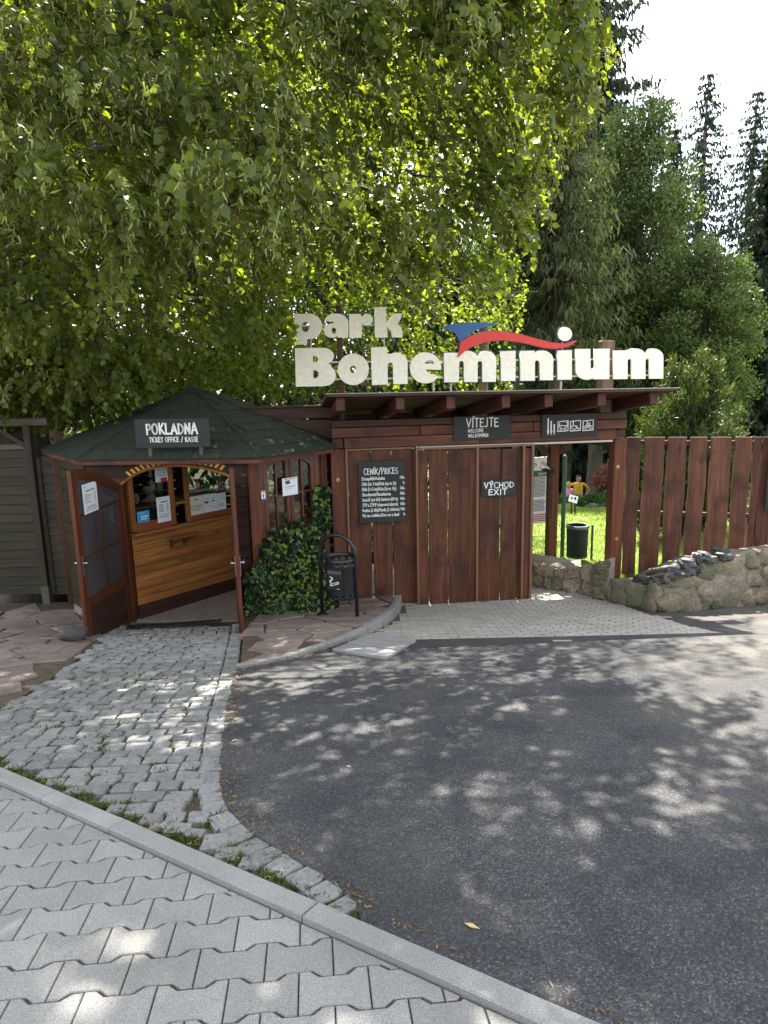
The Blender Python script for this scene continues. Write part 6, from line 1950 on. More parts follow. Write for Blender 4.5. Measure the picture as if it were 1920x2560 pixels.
# ------------------------------------------------------------------ ivy beside the booth
IVY = leafmat('ivy leaf', (.008, .020, .009), (.036, .066, .022), (.9, 1.2, .45), .35, .4, .25)
IVYB = leafmat('young ivy leaf', (.10, .17, .03), (.22, .3, .06), (1, 1.1, .4), .4, .4, .35)
def ivy_surface(n):
    """points on a lumpy bank against the booth side and the plank wall"""
    px = rg.uniform(618, 842, n); py = rg.uniform(1215, 1552, n)
    pos = []; nrm = []; t = []
    TOP = lin([(610, 1480), (640, 1425), (680, 1345), (735, 1315), (790, 1330), (815, 1400), (840, 1475)])
    for x, y in zip(px, py):
        climb = 785 < x < 822 and rg.random() < .7 * (1 if y < 1330 else 0)
        if y < TOP(x) + rg.normal() * 16 and not climb: continue
        f = min(1, max(0, (y - 1290) / 240))
        Y = 8.55 - .95 * f ** .8 + .25 * (abs(x - 715) / 110) ** 2 * f + .12 * mnoise.noise(Vector((x * .02, y * .02, 0)))
        if climb: Y = 8.42
        yw = float(np.interp(x, [610, 632, 790, 842], [7.76, 7.80, 8.48, 8.75]))
        Y = min(Y, yw - .05 - .14 * max(0, .5 + mnoise.noise(Vector((x * .03, y * .03, 7)))))
        p = atY(x, y, Y)
        g = gz(p.y) + ter_off(p.x, p.y) + .02
        if p.z < g:
            if x > 800 or p.z < g - .12: continue
            p.z = g
        pos.append(p); nrm.append((0.25 * rg.normal(), -.8, .55 + .2 * rg.normal()))
    return np.array(pos), np.array(nrm)
ivy = bpy.data.objects.new('ivy_bush', None); link(ivy, None, (-1.2, 8.2, gz(8.2))); tag(ivy, 'dense dark green ivy climbing the booth side window next to the litter bin', 'ivy')
pos, nr = ivy_surface(11500)
pos = pos - np.array(ivy.location)
dr = rg.normal(size=pos.shape) * .5 + np.array([0, -.35, -.75])
tint = rg.random(len(pos)) ** 2
br = rg.random(len(pos)) < .1
order = np.argsort(pos[:, 1] + rg.random(len(pos)) * .15)
big = order[:1500][rg.permutation(1500)[:270]]
rest_ = np.ones(len(pos), bool); rest_[big] = False
sel = rest_ & ~br
leaf_arrays('foliage', pos[sel], dr[sel], nr[sel] + .55 * unit(sel.sum()), .055 + .035 * rg.random(sel.sum()), .062, tint[sel], IVY, IVYT, ivy, 'stuff')
sel = rest_ & br
leaf_arrays('young_foliage', pos[sel] + np.array([0, -.03, .01]), dr[sel], nr[sel] + .5 * unit(sel.sum()), .05 + .02 * rg.random(sel.sum()), .055, rg.random(sel.sum()), IVYB, IVYT, ivy, 'stuff')
def leaf_variants(name, tmpl, m, n):
    out = []
    for k in range(n):
        ms = me(name, tmpl[0], tmpl[1], m)
        at = ms.attributes.new('tint', 'FLOAT', 'FACE'); at.data.foreach_set('value', np.full(len(tmpl[1]), (k + .5) / n, np.float32))
        out.append(ms)
    return out
def leaf_objs(ms_list, pos, dr, nr, ln, wd, parent, name='leaf'):
    for i in range(len(pos)):
        d = Vector(dr[i]).normalized(); s_ = d.cross(Vector(nr[i])).normalized(); u_ = s_.cross(d)
        M_ = Matrix((d * ln[i], s_ * wd[i], u_ * wd[i])).transposed().to_4x4(); M_.translation = Vector(pos[i])
        o = bpy.data.objects.new(name, ms_list[rnd.randrange(len(ms_list))]); COL.objects.link(o); o.parent = parent; o.matrix_local = M_
iv = leaf_variants('leaf', IVYT, IVY, 4)
leaf_objs(iv, pos[big] + np.array([0, -.035, 0]), dr[big], nr[big] + .4 * unit(len(big)), .07 + .03 * rg.random(len(big)), np.full(len(big), .075), ivy)
st_ = MB()
for k in range(14):
    x = rg.uniform(640, 800); a = atY(x, 1520, 8.0) - ivy.location; b = atY(x + rg.normal() * 30, rg.uniform(1250, 1380), 8.66) - ivy.location
    st_.tube([a, a.lerp(b, .5) + Vector((rg.normal() * .05, -.08, 0)), b], [.009, .007, .003], 5)
st_.build('stem', TWIG, ivy)

# ------------------------------------------------------------------ the big lime tree
LIME = leafmat('lime leaf', (.036, .062, .013), (.16, .205, .042), (1.95, 1.8, .46), .38, .4, .54)
BRACT = leafmat('lime bract', (.17, .21, .06), (.34, .36, .13), (1.0, 1.0, .5), .6, .3, .4)
FRUIT = leafmat('lime fruit', (.14, .10, .04), (.28, .2, .08), (.6, .6, .4), .7, .3, .2)
TX, TY = -5.05, 10.0
TB = Vector((TX, TY, gz(9.5)))
lime = bpy.data.objects.new('lime_tree', None); link(lime, None, TB); tag(lime, 'big lime tree with drooping branches that overhangs booth and forecourt', 'tree')
SHIFT = 95
poly_front = [(x, y - (SHIFT if y > 420 else 0)) for x, y in [(-260, -260), (1500, -260), (1455, 30), (1560, 120), (1520, 190), (1430, 300), (1405, 380), (1320, 330), (1370, 430), (1290, 520), (1310, 640), (1300, 700), (1260, 810), (1190, 800), (1110, 740), (1060, 840), (1000, 780), (940, 720), (860, 730), (760, 700), (735, 850), (690, 930), (640, 880), (560, 880), (420, 900), (300, 1000), (150, 1010), (40, 900), (-260, 900)]]
def clumps_front():
    out = []
    y = -240
    while y < 1010:
        x = -240 + rg.uniform(0, 60)
        while x < 1560:
            cx, cy = x + rg.uniform(-50, 50), y + rg.uniform(-48, 48)
            if inside(poly_front, cx, cy) and rg.random() > .16:
                # the outer drooping boughs are nearer; the lower left hangs further back
                t = min(1, max(0, (cy + 50) / 900))
                D = rg.uniform(5.3, 7.4) + 1.2 * t
                if cx < 620: D = rg.uniform(6.6, 8.6) + .6 * t if rg.random() < .62 or cy > 620 else rg.uniform(4.9, 6.3)
                if cy > 640 and cx > 640: D = rg.uniform(7.2, 8.1)
                out.append((cx, cy, D, 1))
            x += 118
        y += 102
    for _ in range(26): out.append((rg.uniform(-150, 300), rg.uniform(820, 985), rg.uniform(8.3, 9.4), 1))
    for _ in range(10): out.append((rg.uniform(-160, 130), rg.uniform(960, 1030), rg.uniform(9.0, 9.6), 1))
    return out
CLF = clumps_front()
CLB = []
for _ in range(150):
    cx, cy = rg.uniform(-200, 1360), rg.uniform(-200, 990)
    CLB.append((cx, cy, rg.uniform(9.9, 13.0), 0))
CLB += [(rg.uniform(-260, 330), rg.uniform(700, 1060), rg.uniform(9.5, 11.5), 0) for _ in range(60)]
CLB += [(rg.uniform(100, 740), rg.uniform(820, 975), rg.uniform(11.2, 13.2), 0) for _ in range(34)]
CLB += [(rg.uniform(-100, 620), rg.uniform(-100, 500), rg.uniform(10.2, 13.2), 0) for _ in range(50)]
CENT = [(np.array(atY(x, y, D)), f, (x, y)) for x, y, D, f in CLF + CLB]
# upper crown, out of the picture: gives the shade on the forecourt
UP = []
tries = 0
while len(UP) < 104 and tries < 6000:
    tries += 1
    c = np.array([rg.uniform(-8, 3.2), rg.uniform(4.3, 13.5), rg.uniform(4.6, 12.2)])
    e = ((c[0] + 2.5) / 5.5)**2 + ((c[1] - 7.6) / 5.6)**2 + ((c[2] - 6.2) / 6.0)**2
    if e > 1: continue
    yg = c[1] - .856 * (c[2] + .6)          # the crown is open towards the sun on its right side
    if c[0] > -1.6 and yg > 1.5: continue
    pr = CM.inverted() @ Vector(c)
    if pr.z < 0:
        pxx, pyy = 960 + FOC * pr.x / -pr.z, 1280 - FOC * pr.y / -pr.z
        if -100 < pxx < 2100 and pyy > -120: continue
    UP.append(c)
UP += [np.array(c) for c in ((-1.3, 8.4, 8.0), (-.6, 8.9, 8.8), (-1.9, 8.6, 8.4), (-1.1, 9.6, 9.4), (-1.8, 9.8, 9.9), (-2.4, 9.0, 9.0))]
def sprays(cents, per, rad, Ls, nl):
    R0 = []; Hd = []; Fl = []
    for c, f in cents:
        k = per
        o = rg.normal(size=(k, 3)) * np.array([rad * 1.25, rad * .9, rad * .5])
        o[:, 2] -= .35 * np.abs(o[:, 0])
        R0.append(c + o); 
        out = c[:2] - np.array([TX + 1.6, TY - 1.5]); out = out / (np.linalg.norm(out) + 1e-6)
        a = rg.normal(size=k) * .8 + math.atan2(out[1], out[0])
        Hd.append(np.stack([np.cos(a), np.sin(a), np.zeros(k)], 1)); Fl.append(np.full(k, f))
    R0, Hd, Fl = np.concatenate(R0), np.concatenate(Hd), np.concatenate(Fl)
    n = len(R0)
    L_ = Ls * (.6 + .7 * rg.random(n))
    t = (np.arange(nl) + .6) / nl
    P = R0[:, None, :] + Hd[:, None, :] * (L_[:, None] * (t * (1 - .35 * t))[None])[..., None]
    P[..., 2] -= L_[:, None] * (.02 * t + .62 * t**2)[None]
    sd = np.stack([-Hd[:, 1], Hd[:, 0], np.zeros(n)], 1)
    sg = np.where(np.arange(nl) % 2, 1., -1.)
    D_ = Hd[:, None, :] * .35 + sd[:, None, :] * (sg * .55)[None, :, None] + rg.normal(size=P.shape) * .52
    D_[..., 2] -= .46
    Nn = Hd[:, None, :] * .75 + rg.normal(size=P.shape) * .5
    Nn[..., 2] += .65
    return R0, Hd, L_, P, D_, Nn, Fl
def proj(p):
    q_ = CM.inverted() @ Vector(p)
    return (960 + FOC * q_.x / -q_.z, 1280 - FOC * q_.y / -q_.z) if q_.z < 0 else (-9999, -9999)
FR = [(c, f) for c, f, q in CENT if f == 1]; BK = [(c, f) for c, f, q in CENT if f == 0]
R0, Hd, L_, P, D_, Nn, Fl = sprays(FR, 40, .22, .40, 12)
edge_poly = [(-9000, -9000), (2000, -9000), (1500, -200), (1490, 40), (1600, 130), (1550, 210), (1450, 320), (1420, 420), (1390, 560), (1330, 700), (1310, 840), (1200, 870), (1130, 820), (1105, 900), (1010, 900), (985, 800), (870, 690), (765, 690), (745, 940), (690, 1000), (600, 940), (430, 960), (320, 1060), (150, 1090), (40, 1085), (-9000, 1085)]
kp = np.array([inside(edge_poly, *proj(P[i, -1])) and inside(edge_poly, *proj(P[i, 5])) for i in range(len(P))])
R0, Hd, L_, P, D_, Nn = R0[kp], Hd[kp], L_[kp], P[kp], D_[kp], Nn[kp]
n, k = P.shape[:2]
pos = P.reshape(-1, 3); dr = D_.reshape(-1, 3); nr = Nn.reshape(-1, 3)
tn = (np.repeat(rg.random(n) * .6, k) + rg.random(n * k) * .4)
lnv = .046 + .04 * rg.random(n * k)
tb = np.array(TB)
# the 300 that show largest are objects of their own
dist = np.linalg.norm(pos - np.array(EYE), axis=1)
vis = []
for i in np.argsort(dist)[:6000]:
    pr = CM.inverted() @ Vector(pos[i]); a, b = 960 + FOC * pr.x / -pr.z, 1280 - FOC * pr.y / -pr.z
    if 0 < a < 1920 and 5 < b < 1000: vis.append(i)
    if len(vis) >= 290: break
mk = np.ones(len(pos), bool); mk[vis] = False
leaf_arrays('crown', pos[mk] - tb, dr[mk], nr[mk], lnv[mk], lnv[mk] * 1.02, tn[mk], LIME, HEART, lime, 'stuff')
lv = leaf_variants('leaf', HEART, LIME, 5)
leaf_objs(lv, pos[vis] - tb, dr[vis], nr[vis], lnv[vis] * 1.1, lnv[vis] * 1.1, lime)
# flowering sprays: pale bracts with little fruits
pxs_ = []
fl = []
for i in range(n):
    pr = CM.inverted() @ Vector(R0[i]); a, b = 960 + FOC * pr.x / -pr.z, 1280 - FOC * pr.y / -pr.z
    w1 = a < 880 and b < 620 and dist[i * k] < 7.2
    w2 = a > 900 and b < 560
    fl.append(rg.random() < (.75 if w1 else .4 if w2 else .12))
fl = np.array(fl)
Pb = P[fl][:, 3:, :]; m_n = Pb.shape[0] * Pb.shape[1]
pb = Pb.reshape(-1, 3); pb = np.concatenate([pb, pb + rg.normal(size=pb.shape) * .03])
db = rg.normal(size=pb.shape) * .4; db[:, 2] -= .8; nb_ = Hd[fl][:, None, :].repeat(Pb.shape[1], 1).reshape(-1, 3); nb_ = np.concatenate([nb_, nb_]) + unit(len(pb)) * .7
leaf_arrays('bracts', pb - tb, db, nb_, (.05 + .025 * rg.random(len(pb))), .0135, rg.random(len(pb)), BRACT, BLADE, lime, 'stuff')
OCT = ([(1, 0, 0), (0, 1, 0), (0, 0, 1), (0, -1, 0), (0, 0, -1), (-1, 0, 0)], [(0, 1, 2), (0, 2, 3), (0, 3, 4), (0, 4, 1), (5, 2, 1), (5, 3, 2), (5, 4, 3), (5, 1, 4)])
pf = np.repeat(pb[::2], 3, 0); pf = pf + rg.normal(size=pf.shape) * .016; pf[:, 2] -= .075
leaf_arrays('fruits', pf - tb, unit(len(pf)), unit(len(pf)), .0055, .0055, rg.random(len(pf)), FRUIT, OCT, lime, 'stuff')
# back of the crown and the part above the picture
R1, H1, L1, P1, D1, N1, _ = sprays(BK, 30, .42, .6, 10)
def keep_in(R_, P_, ylim):
    ok_ = []
    for i in range(len(P_)):
        good = True
        for j in (0, 4, -1):
            a, b = proj(P_[i, j])
            if -60 < a < 2000 and -60 < b < 2600 and (not inside(edge_poly2, a, b) or b > ylim): good = False
        ok_.append(good)
    return np.array(ok_)
edge_poly2 = [(-9000, -9000), (1500, -9000), (1480, 40), (1500, 130), (1480, 300), (1400, 420), (1370, 560), (1320, 700), (1290, 1010), (-9000, 1100)]
k1 = keep_in(R1, P1, 1075); P1, D1, N1 = P1[k1], D1[k1], N1[k1]
pos1 = P1.reshape(-1, 3); q = len(pos1)
R2, H2, L2, P2_, D2, N2, _ = sprays([(c, 2) for c in UP], 20, .5, .6, 8)
k2 = keep_in(R2, P2_, 600); P2_, D2, N2 = P2_[k2], D2[k2], N2[k2]
pos2 = P2_.reshape(-1, 3); q2 = len(pos2)
leaf_arrays('inner_crown', pos1 - tb, D1.reshape(-1, 3), N1.reshape(-1, 3), (.05 + .04 * rg.random(q)), .062, rg.random(q), LIME, HEART, lime, 'stuff')
leaf_arrays('upper_crown', pos2 - tb, D2.reshape(-1, 3), N2.reshape(-1, 3), .11 + .05 * rg.random(q2), .13, rg.random(q2), LIME, HEART, lime, 'stuff')
# trunk, limbs, twigs
tr = MB()
tp = [(0, 0, -.3), (.03, 0, .6), (.0, .03, 1.8), (-.06, .05, 3.2), (-.04, 0, 4.6), (.15, -.1, 6.2), (.3, -.3, 8.5), (.4, -.5, 11)]
tr.tube(tp, [.5, .4, .36, .33, .3, .24, .16, .05], 16)
tr.build('trunk', BARK, lime, smooth=True)
lm = MB()
def limb(a, b, r0, r1, sag=.0, n_=7):
    a, b = Vector(a), Vector(b); pts = []; rs = []
    for i in range(n_ + 1):
        t = i / n_
        p = a.lerp(b, t); p.z += math.sin(t * math.pi) * sag * (b - a).length
        p += Vector((mnoise.noise(p * .9), mnoise.noise(p * .9 + Vector((9, 0, 0))), mnoise.noise(p * .9 + Vector((0, 9, 0))))) * .16 * (1 if 0 < i < n_ else 0)
        pts.append(p); rs.append(r0 + (r1 - r0) * t)
    lm.tube(pts, rs, 7)
    return pts
mains = []
for (x, y, D, z0, r0) in ((720, -40, 6.6, 4.2, .13), (1120, 120, 6.6, 4.4, .12), (1010, 420, 7.2, 3.6, .09), (420, 240, 6.6, 3.4, .09), (560, 620, 8.2, 2.9, .06), (240, 700, 8.2, 2.7, .05), (1230, 620, 7.9, 3.6, .06), (860, 640, 8.0, 3.2, .05), (150, 200, 6.5, 3.6, .07), (1400, 130, 7.0, 4.4, .08), (640, 350, 10.5, 3.8, .08), (1000, 700, 10.8, 3.4, .06)):
    mains.append(limb((-.02, 0, z0 + 1.2), atY(x, y, D) - TB, r0, .012, .16))
for c in UP[::5]: limb((.1, -.1, 5.5 + rg.random() * 3), Vector(c) - TB, .07, .012, .08)
ends = [p for m in mains for p in m[2:]]
for c, f, q_ in CENT:
    if rg.random() < .55:
        cc = Vector(c) - TB
        e = min(ends, key=lambda p: (p - cc).length)
        limb(e, cc, .016, .005, .04, 4)
lm.build('limbs', TWIG if 0 else BARK, lime, smooth=True)
tw = MB()
for i in range(0, n, 3):
    tw.tube([Vector(R0[i] - tb), Vector(P[i, 4] - tb), Vector(P[i, -1] - tb)], [.005, .004, .002], 3, False)
o = tw.build('twigs', TWIG, lime); o['kind'] = 'stuff'

# ------------------------------------------------------------------ trees beyond the gate
SPR = leafmat('spruce needle spray', (.03, .042, .017), (.12, .13, .05), (1.0, 1.1, .5), .6, .25, .3)
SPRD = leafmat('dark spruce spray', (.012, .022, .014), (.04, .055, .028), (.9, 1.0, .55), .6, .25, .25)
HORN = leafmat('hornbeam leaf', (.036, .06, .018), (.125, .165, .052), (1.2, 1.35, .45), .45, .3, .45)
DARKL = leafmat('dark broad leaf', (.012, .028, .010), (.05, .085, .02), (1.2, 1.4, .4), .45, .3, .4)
YEWL = leafmat('yew spray', (.012, .030, .010), (.09, .125, .026), (1.0, 1.0, .4), .5, .3, .3)
def conifer(name, lab, px, D, ytop, rad, m, droop=.5, n_tw=17, hang=.35, base=None, lean=1., gap=.33, group=None, wd=.1, lowfrac=.06, bl=1.0, seed=0):
    x = atY(px, max(ytop, 300), D).x
    zb_ = (ter(x, D) if D > 9.5 else gz(D)) if base is None else base
    zt_ = atY(px, ytop, D).z
    h = zt_ - zb_
    o = bpy.data.objects.new(name, None); link(o, None, (x, D, zb_)); tag(o, lab, 'tree', group)
    MB().tube([(0, 0, -.3), (.05, 0, h * .35), (0, .04, h * .7), (0, 0, h)], [h * .017, h * .013, h * .007, .02], 9).build('trunk', BARK, o, smooth=True)
    pos = []; dr = []; ln = []; tn = []
    br = MB()
    z = h * lowfrac; a = 0
    while z < h * .985:
        f = 1 - z / h
        for b in range(5):
            a += 2.4 + rg.normal() * .3
            bl_ = rad * (f ** .75) * (.65 + .5 * rg.random()) * bl + .12
            nn = max(3, int(n_tw * bl_ / rad * 1.2 + 2))
            t = (np.arange(nn) + rg.random(nn)) / nn
            ca, sa = math.cos(a), math.sin(a)
            bx = np.stack([ca * bl_ * t, sa * bl_ * t, z - droop * bl_ * t + .42 * bl_ * t**2 * droop * 1.6], 1)
            for rep in range(2):
                q = bx + rg.normal(size=bx.shape) * np.array([.10, .10, .05]) * (.5 + bl_ * .35)
                d = np.stack([ca * .4 + rg.normal(size=nn) * .6, sa * .4 + rg.normal(size=nn) * .6, -np.full(nn, 1.3 if hang > .3 else .45)], 1)
                pos.append(q); dr.append(d); ln.append(hang * (.6 + .8 * rg.random(nn)) * (.55 + .5 * f)); tn.append(np.clip(.12 + .75 * t**2 * rg.random() + .25 * rg.random(nn), 0, 1))
            if b < 2 and bl_ > .8: br.tube([(0, 0, z), tuple(bx[len(bx) // 2]), tuple(bx[-1])], [.03, .02, .008], 4, False)
        z += gap * (.7 + .5 * f) * (.8 + .4 * rg.random())
    if br.V: br.build('boughs', TWIG, o)
    pos = np.concatenate(pos); dr = np.concatenate(dr); ln = np.concatenate(ln); tn = np.concatenate(tn)
    leaf_arrays('crown', pos, dr, unit(len(pos)), ln, wd * (.7 + .6 * rg.random(len(pos))), tn, m, BLADE, o, 'stuff')
    return o
def broad(name, lab, px, D, ytop, ybot, rpx, m, n=14000, ls=.16, lumps=70, group=None, trunk_r=.2, col=1., dx=0):
    c0 = atY(px, (ytop + ybot) / 2, D)
    rx = rpx * D / FOC; rzz = (ybot - ytop) / 2 * D / FOC * 1.0
    zb_ = ter(c0.x, D)
    o = bpy.data.objects.new(name, None); link(o, None, (c0.x, D, zb_)); tag(o, lab, 'tree', group)
    cz = c0.z - zb_
    MB().tube([(0, 0, -.3), (.1, 0, max(.5, (cz - rzz) * .5)), (0, .1, cz), (0, 0, cz + rzz * .8)], [trunk_r, trunk_r * .85, trunk_r * .6, .03], 10).build('trunk', BARK, o, smooth=True)
    d = unit(lumps); rr_ = rg.random((lumps, 1)) ** .45
    C = d * rr_ * np.array([rx, rx, rzz]) * .86
    # pointed top: narrow with height
    hz = C[:, 2] / rzz
    C[:, :2] *= (1 - .42 * np.clip(hz, 0, 1) ** 1.6)[:, None]
    id_ = rg.integers(0, lumps, n)
    sg = rx * .2
    off = unit(n) * (rg.random((n, 1)) ** .5) * np.array([sg * 1.25, sg * 1.25, sg])
    pos = C[id_] + off + np.array([0, 0, cz])
    nr = off / sg + .5 * unit(n); nr[:, 2] += .5
    dr = rg.normal(size=(n, 3)) * .7; dr[:, 2] -= .5
    lt = rg.random(lumps)
    leaf_arrays('crown', pos, dr, nr, ls * (.6 + .7 * rg.random(n)), ls * .8, np.clip(.6 * lt[id_] + .4 * rg.random(n), 0, 1), m, OVAL, o, 'stuff')
    lb_ = MB()
    for i in range(0, lumps, 3):
        lb_.tube([(0, 0, max(.4, cz - rzz * .8 + rzz * .5 * rg.random())), tuple(C[i] * .5 + np.array([0, 0, cz - .1 * rzz])), tuple(C[i] + np.array([0, 0, cz]))], [.06, .04, .012], 4, False)
    lb_.build('limbs', TWIG, o)
    return o
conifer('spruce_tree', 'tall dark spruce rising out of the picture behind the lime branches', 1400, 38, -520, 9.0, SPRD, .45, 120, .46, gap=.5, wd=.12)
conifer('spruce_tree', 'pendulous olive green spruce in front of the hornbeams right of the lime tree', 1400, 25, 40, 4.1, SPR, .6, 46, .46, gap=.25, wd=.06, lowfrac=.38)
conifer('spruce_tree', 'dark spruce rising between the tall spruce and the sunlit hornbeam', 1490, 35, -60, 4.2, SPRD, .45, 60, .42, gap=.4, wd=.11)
broad('hornbeam_tree', 'tall sunlit columnar hornbeam beside the pendulous spruce', 1565, 30, 190, 1200, 190, HORN, 52000, .18, 220)
broad('hornbeam_tree', 'lower rounded green tree at the right behind the yew shrub', 1765, 27, 545, 1180, 150, HORN, 36000, .15, 170)
conifer('spruce_tree', 'slender spruce standing free against the sky on the right', 1765, 50, 165, 6.2, SPRD, .45, 44, .45, gap=.56, wd=.11)
conifer('spruce_tree', 'slender spruce against the sky nearest the right picture edge', 1890, 50, 210, 6.0, SPRD, .45, 44, .45, gap=.56, wd=.11)
conifer('spruce_tree', 'dense dark spruce low at the right picture edge', 1945, 33, 330, 3.0, SPRD, .45, 34, .5, gap=.32, wd=.17)
conifer('spruce_tree', 'dark spruce between hornbeam and the slender spruces', 1690, 56, 300, 3.8, SPRD, .4, 26, .55, gap=.48, wd=.2)
broad('maple_tree', 'light green broadleaf tree behind the blue and red swoosh', 1290, 26, 390, 930, 120, HORN, 14000, .15, 60, trunk_r=.14)
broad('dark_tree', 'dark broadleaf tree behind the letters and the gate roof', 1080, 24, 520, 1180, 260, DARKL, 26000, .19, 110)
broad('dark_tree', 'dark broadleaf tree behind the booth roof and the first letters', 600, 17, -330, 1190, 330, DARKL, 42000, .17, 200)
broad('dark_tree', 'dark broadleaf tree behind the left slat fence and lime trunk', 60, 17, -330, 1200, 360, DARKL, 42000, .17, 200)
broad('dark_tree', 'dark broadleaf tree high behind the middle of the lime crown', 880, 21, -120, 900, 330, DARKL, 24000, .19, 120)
broad('dark_tree', 'dark broadleaf tree high at the left behind the lime crown', 330, 21, -200, 800, 360, DARKL, 24000, .19, 120)
broad('dark_tree', 'dark broadleaf tree far behind the tall spruce in the park', 1250, 40, 500, 1240, 320, DARKL, 16000, .25, 90)
conifer('spruce_tree', 'dark drooping spruce low behind the booth roof and letters', 820, 14.5, 560, 2.4, SPRD, .6, 20, .4, gap=.3, wd=.06)
broad('dark_tree', 'dark broadleaf tree beyond the fence boards on the right', 1860, 38, 640, 1220, 230, DARKL, 15000, .24, 90)
# far wood that closes the horizon
nW = 26000
ang_ = rg.uniform(-1.25, 1.25, nW); rd_ = rg.uniform(58, 72, nW)
wp = np.stack([np.sin(ang_) * rd_, np.cos(ang_) * rd_, -9 + rg.random(nW) ** .8 * (13 + 3 * np.sin(ang_ * 23) + 2 * np.sin(ang_ * 57))], 1)
leaf_arrays('far_wood', wp, unit(nW), unit(nW), .9 + .9 * rg.random(nW), .8, rg.random(nW), DARKL, OVAL, None, 'stuff')
# bare trunks in the passage
for px, D, wpx, lab in ((1483, 31, 36, 'thick grey tree trunk in the park right of the couple'), (1415, 33, 20, 'dark slim tree trunk in the park left of the couple')):
    c = atY(px, 1232, D); r = wpx * D / FOC / 2
    o = bpy.data.objects.new('park_tree', None); link(o, None, (c.x, D, c.z - 1)); tag(o, lab, 'tree')
    MB().tube([(-.08, 0, -.5), (0, 0, .6), (.05, 0, 3), (.1, 0, 7)], [r * 1.5, r * 1.12, r, r * .85], 14).build('trunk', BARK, o, smooth=True)
    nL = 3500; ps = rg.normal(size=(nL, 3)) * np.array([1.6, 1.2, 1.3]) + np.array([0, 0, 6.4])
    leaf_arrays('crown', ps, rg.normal(size=(nL, 3)) * .6 + np.array([0, 0, -.7]), unit(nL), .3, .09, rg.random(nL), SPRD, BLADE, o, 'stuff')
# yew beside the gate, pale tipped sprays pointing up and out
def yew(px, D, ytop, ybot, rpx, n, lab):
    c = atY(px, ybot, D); zt_ = atY(px, ytop, D).z; zb_ = lawn_z(c.x, D)
    h = zt_ - zb_; r = rpx * D / FOC
    o = bpy.data.objects.new('yew_shrub', None); link(o, None, (c.x, D, zb_)); tag(o, lab, 'shrub')
    nb_ = 150
    P_ = []; Dd = []; Ln = []; Tn = []
    for i in range(nb_):
        a = rg.uniform(0, 6.28); rr_ = r * rg.random() ** .5
        f = rg.random() ** .8
        zt2 = h * (.35 + .65 * f) * (1 - .45 * (rr_ / r)**2)
        tip = np.array([math.cos(a) * rr_, math.sin(a) * rr_, zt2])
        root = np.array([tip[0] * .45, tip[1] * .45, max(0.1, zt2 - .9)])
        kk = n // nb_
        t = rg.random(kk) ** .7
        p = root + (tip - root) * t[:, None] + rg.normal(size=(kk, 3)) * .05
        ax = (tip - root) / np.linalg.norm(tip - root)
        d = ax[None] * .9 + rg.normal(size=(kk, 3)) * .55
        P_.append(p); Dd.append(d); Ln.append(.06 + .055 * rg.random(kk)); Tn.append(np.clip(t ** 3 * (.5 + .6 * rg.random()) + .1 * rg.random(kk), 0, 1))
    leaf_arrays('foliage', np.concatenate(P_), np.concatenate(Dd), unit(len(np.concatenate(P_))), np.concatenate(Ln), .019, np.concatenate(Tn), YEWL, BLADE, o, 'stuff')
    m_ = MB()
    for k in range(9): m_.tube([(0, 0, 0), (rg.normal() * .2, rg.normal() * .2, h * .4), (rg.normal() * r * .4, rg.normal() * r * .4, h * .75)], [.05, .03, .01], 5)
    m_.build('stem', TWIG, o)
yew(1715, 12.6, 835, 1130, 125, 30000, 'yellow tipped yew shrub rising behind the fence beside the letters')
yew(1640, 12.2, 985, 1140, 75, 13000, 'lower dark yew shrub against the right gate post')
yew(1790, 13.4, 950, 1140, 90, 14000, 'rounded yew shrub low behind the fence boards')

# ------------------------------------------------------------------ weeds, litter, fallen leaves
WEED = leafmat('joint weed', (.04, .065, .015), (.12, .16, .04), (1, 1.1, .4))
def in_cob(k):
    out = []
    while len(out) < k:
        x, y = rg.uniform(-3.9, .1), rg.uniform(2.0, 7.2)
        if inside(COB, x, y): out.append((x, y))
    return out
tf = [(q.x * 1, q.y) for q, a, l, h in stones]
pts_ = []
for (q, a, l, h) in stones:
    dens = .6 if q.y < 5.0 else .3
    near = kn.dot(q) < kc + .16
    if rg.random() < (.85 if near else dens):
        s_ = 1 if rg.random() < .5 else -1
        pts_.append((q.x + math.cos(a) * l * .54 * s_ * (1 if rg.random() < .6 else 0), q.y + (h * .56 if rg.random() < .6 else -h * .54)))
for _ in range(90):
    s_ = s0 + rg.uniform(-.9, 2.3); c = kd * s_ + kn * (kc + rg.uniform(.0, .05)); pts_.append((c.x, c.y))
W_ = []
for (x, y) in pts_:
    kq = rg.integers(20, 62)
    W_.append(np.array([x, y, gz(y) - .012]) + rg.normal(size=(kq, 3)) * np.array([.026, .015, .002]))
W_ = np.concatenate(W_)
dr = rg.normal(size=W_.shape) * .8; dr[:, 2] = .8
o = leaf_arrays('moss_and_weeds', W_, dr, unit(len(W_)), .014 + .018 * rg.random(len(W_)), .008, rg.random(len(W_)), WEED, BLADE, None, 'stuff')
LIT = leafmat('dry litter', (.10, .045, .018), (.34, .22, .09), (.6, .5, .3))
lt = []
for _ in range(2600):
    x, y = rg.uniform(-5.2, -2.2), rg.uniform(4.2, 8.6)
    if inside(PLF, x, y) and (mnoise.noise(Vector((x * 2.2, y * 2.2, 0))) > -.05 or y > 7.2): lt.append((x, y, gz(y) + .014))
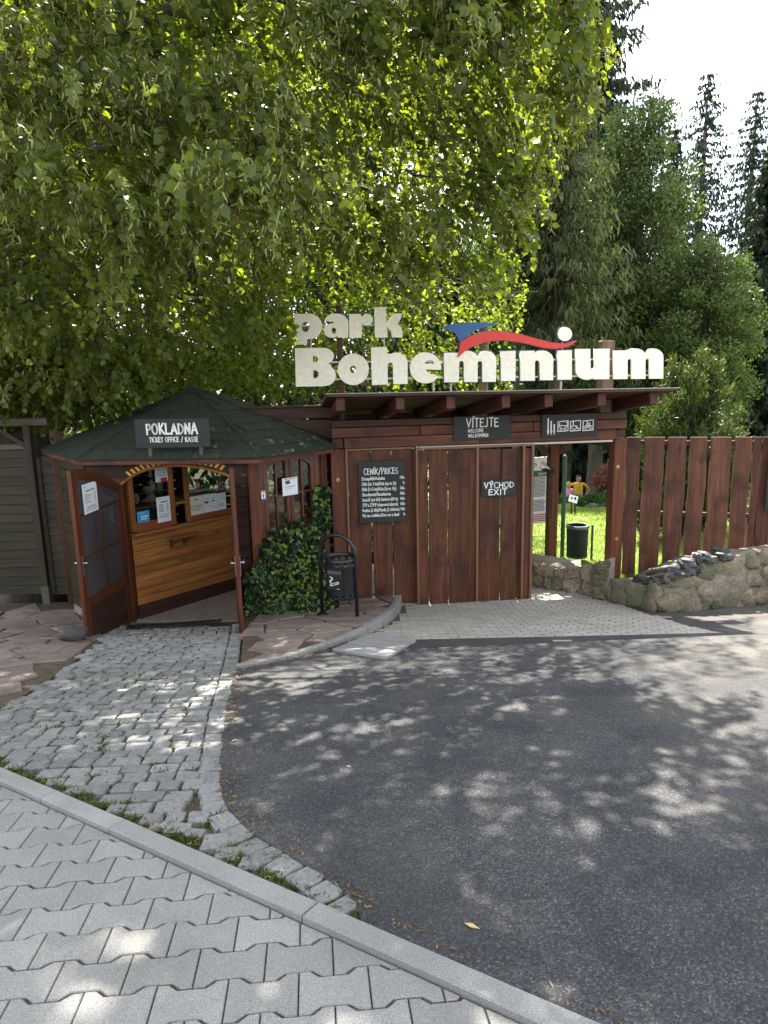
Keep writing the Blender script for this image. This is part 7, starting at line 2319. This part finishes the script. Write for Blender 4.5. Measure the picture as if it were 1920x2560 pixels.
for _ in range(900):
    x, y = rg.uniform(-1.6, .1), rg.uniform(5, 8.6)
    if inside(PRF, x, y) and mnoise.noise(Vector((x * 3, y * 3, 4))) > .0: lt.append((x, y, gz(y) + ter_off(x, y) + .014))
for (q, a, l, h) in stones:
    if rg.random() < .3: lt.append((q.x + l * .54, q.y + rg.normal() * .03, gz(q.y)))
for _ in range(240):
    s_ = rg.uniform(0, 1); i = int(s_ * (len(KK) - 1)); c = KK[i].lerp(KK[min(i + 1, len(KK) - 1)], rg.random()); lt.append((c.x + rg.uniform(.0, .07), c.y - rg.uniform(0, .07), gz(c.y) + .012))
for _ in range(130):
    s_ = s0 + rg.uniform(-1, 3.1); c = kd * s_ - kn * 0 + kn * (kc + rg.uniform(.0, .06)); lt.append((c.x, c.y, gz(c.y) + .008))
for _ in range(420):            # grit and bits along the edges of the asphalt
    y = rg.uniform(2.0, 6.4); lt.append((AXL(y) + abs(rg.normal()) * .05, y, gz(y) + .012))
for _ in range(60):
    y = rg.uniform(1.6, 6.0); x = rg.uniform(AXL(y), 3); lt.append((x, y, gz(y) + .014))
for _ in range(160):
    x, y = rg.uniform(-2.4, .6), rg.uniform(1.2, 3.4)
    if kn.dot(Vector((x, y))) < kc - KW - .004 and kn.dot(Vector((x, y))) > kc - KW - .05: lt.append((x, y, gz(y) - .012))
lt = np.array(lt)
dr = rg.normal(size=lt.shape); dr[:, 2] *= .12
nn_ = rg.normal(size=lt.shape) * .25; nn_[:, 2] = 1
leaf_arrays('leaf_litter', lt, dr, nn_, .012 + .03 * rg.random(len(lt)), .008 + .008 * rg.random(len(lt)), rg.random(len(lt)), LIT, OVAL, None, 'stuff')
p = gnd(1160, 2315)
ms = me('fallen_leaf', [(x * .055, y * .03, .006 + z * .03) for x, y, z in OVAL[0]], OVAL[1], plain('pale dry leaf', (.42, .3, .14), .7))
o = ob('fallen_leaf', ms, None, (p.x, p.y, gz(p.y) + .006), (0, 0, -.5)); tag(o, 'single pale dry leaf lying alone on the asphalt', 'leaf')
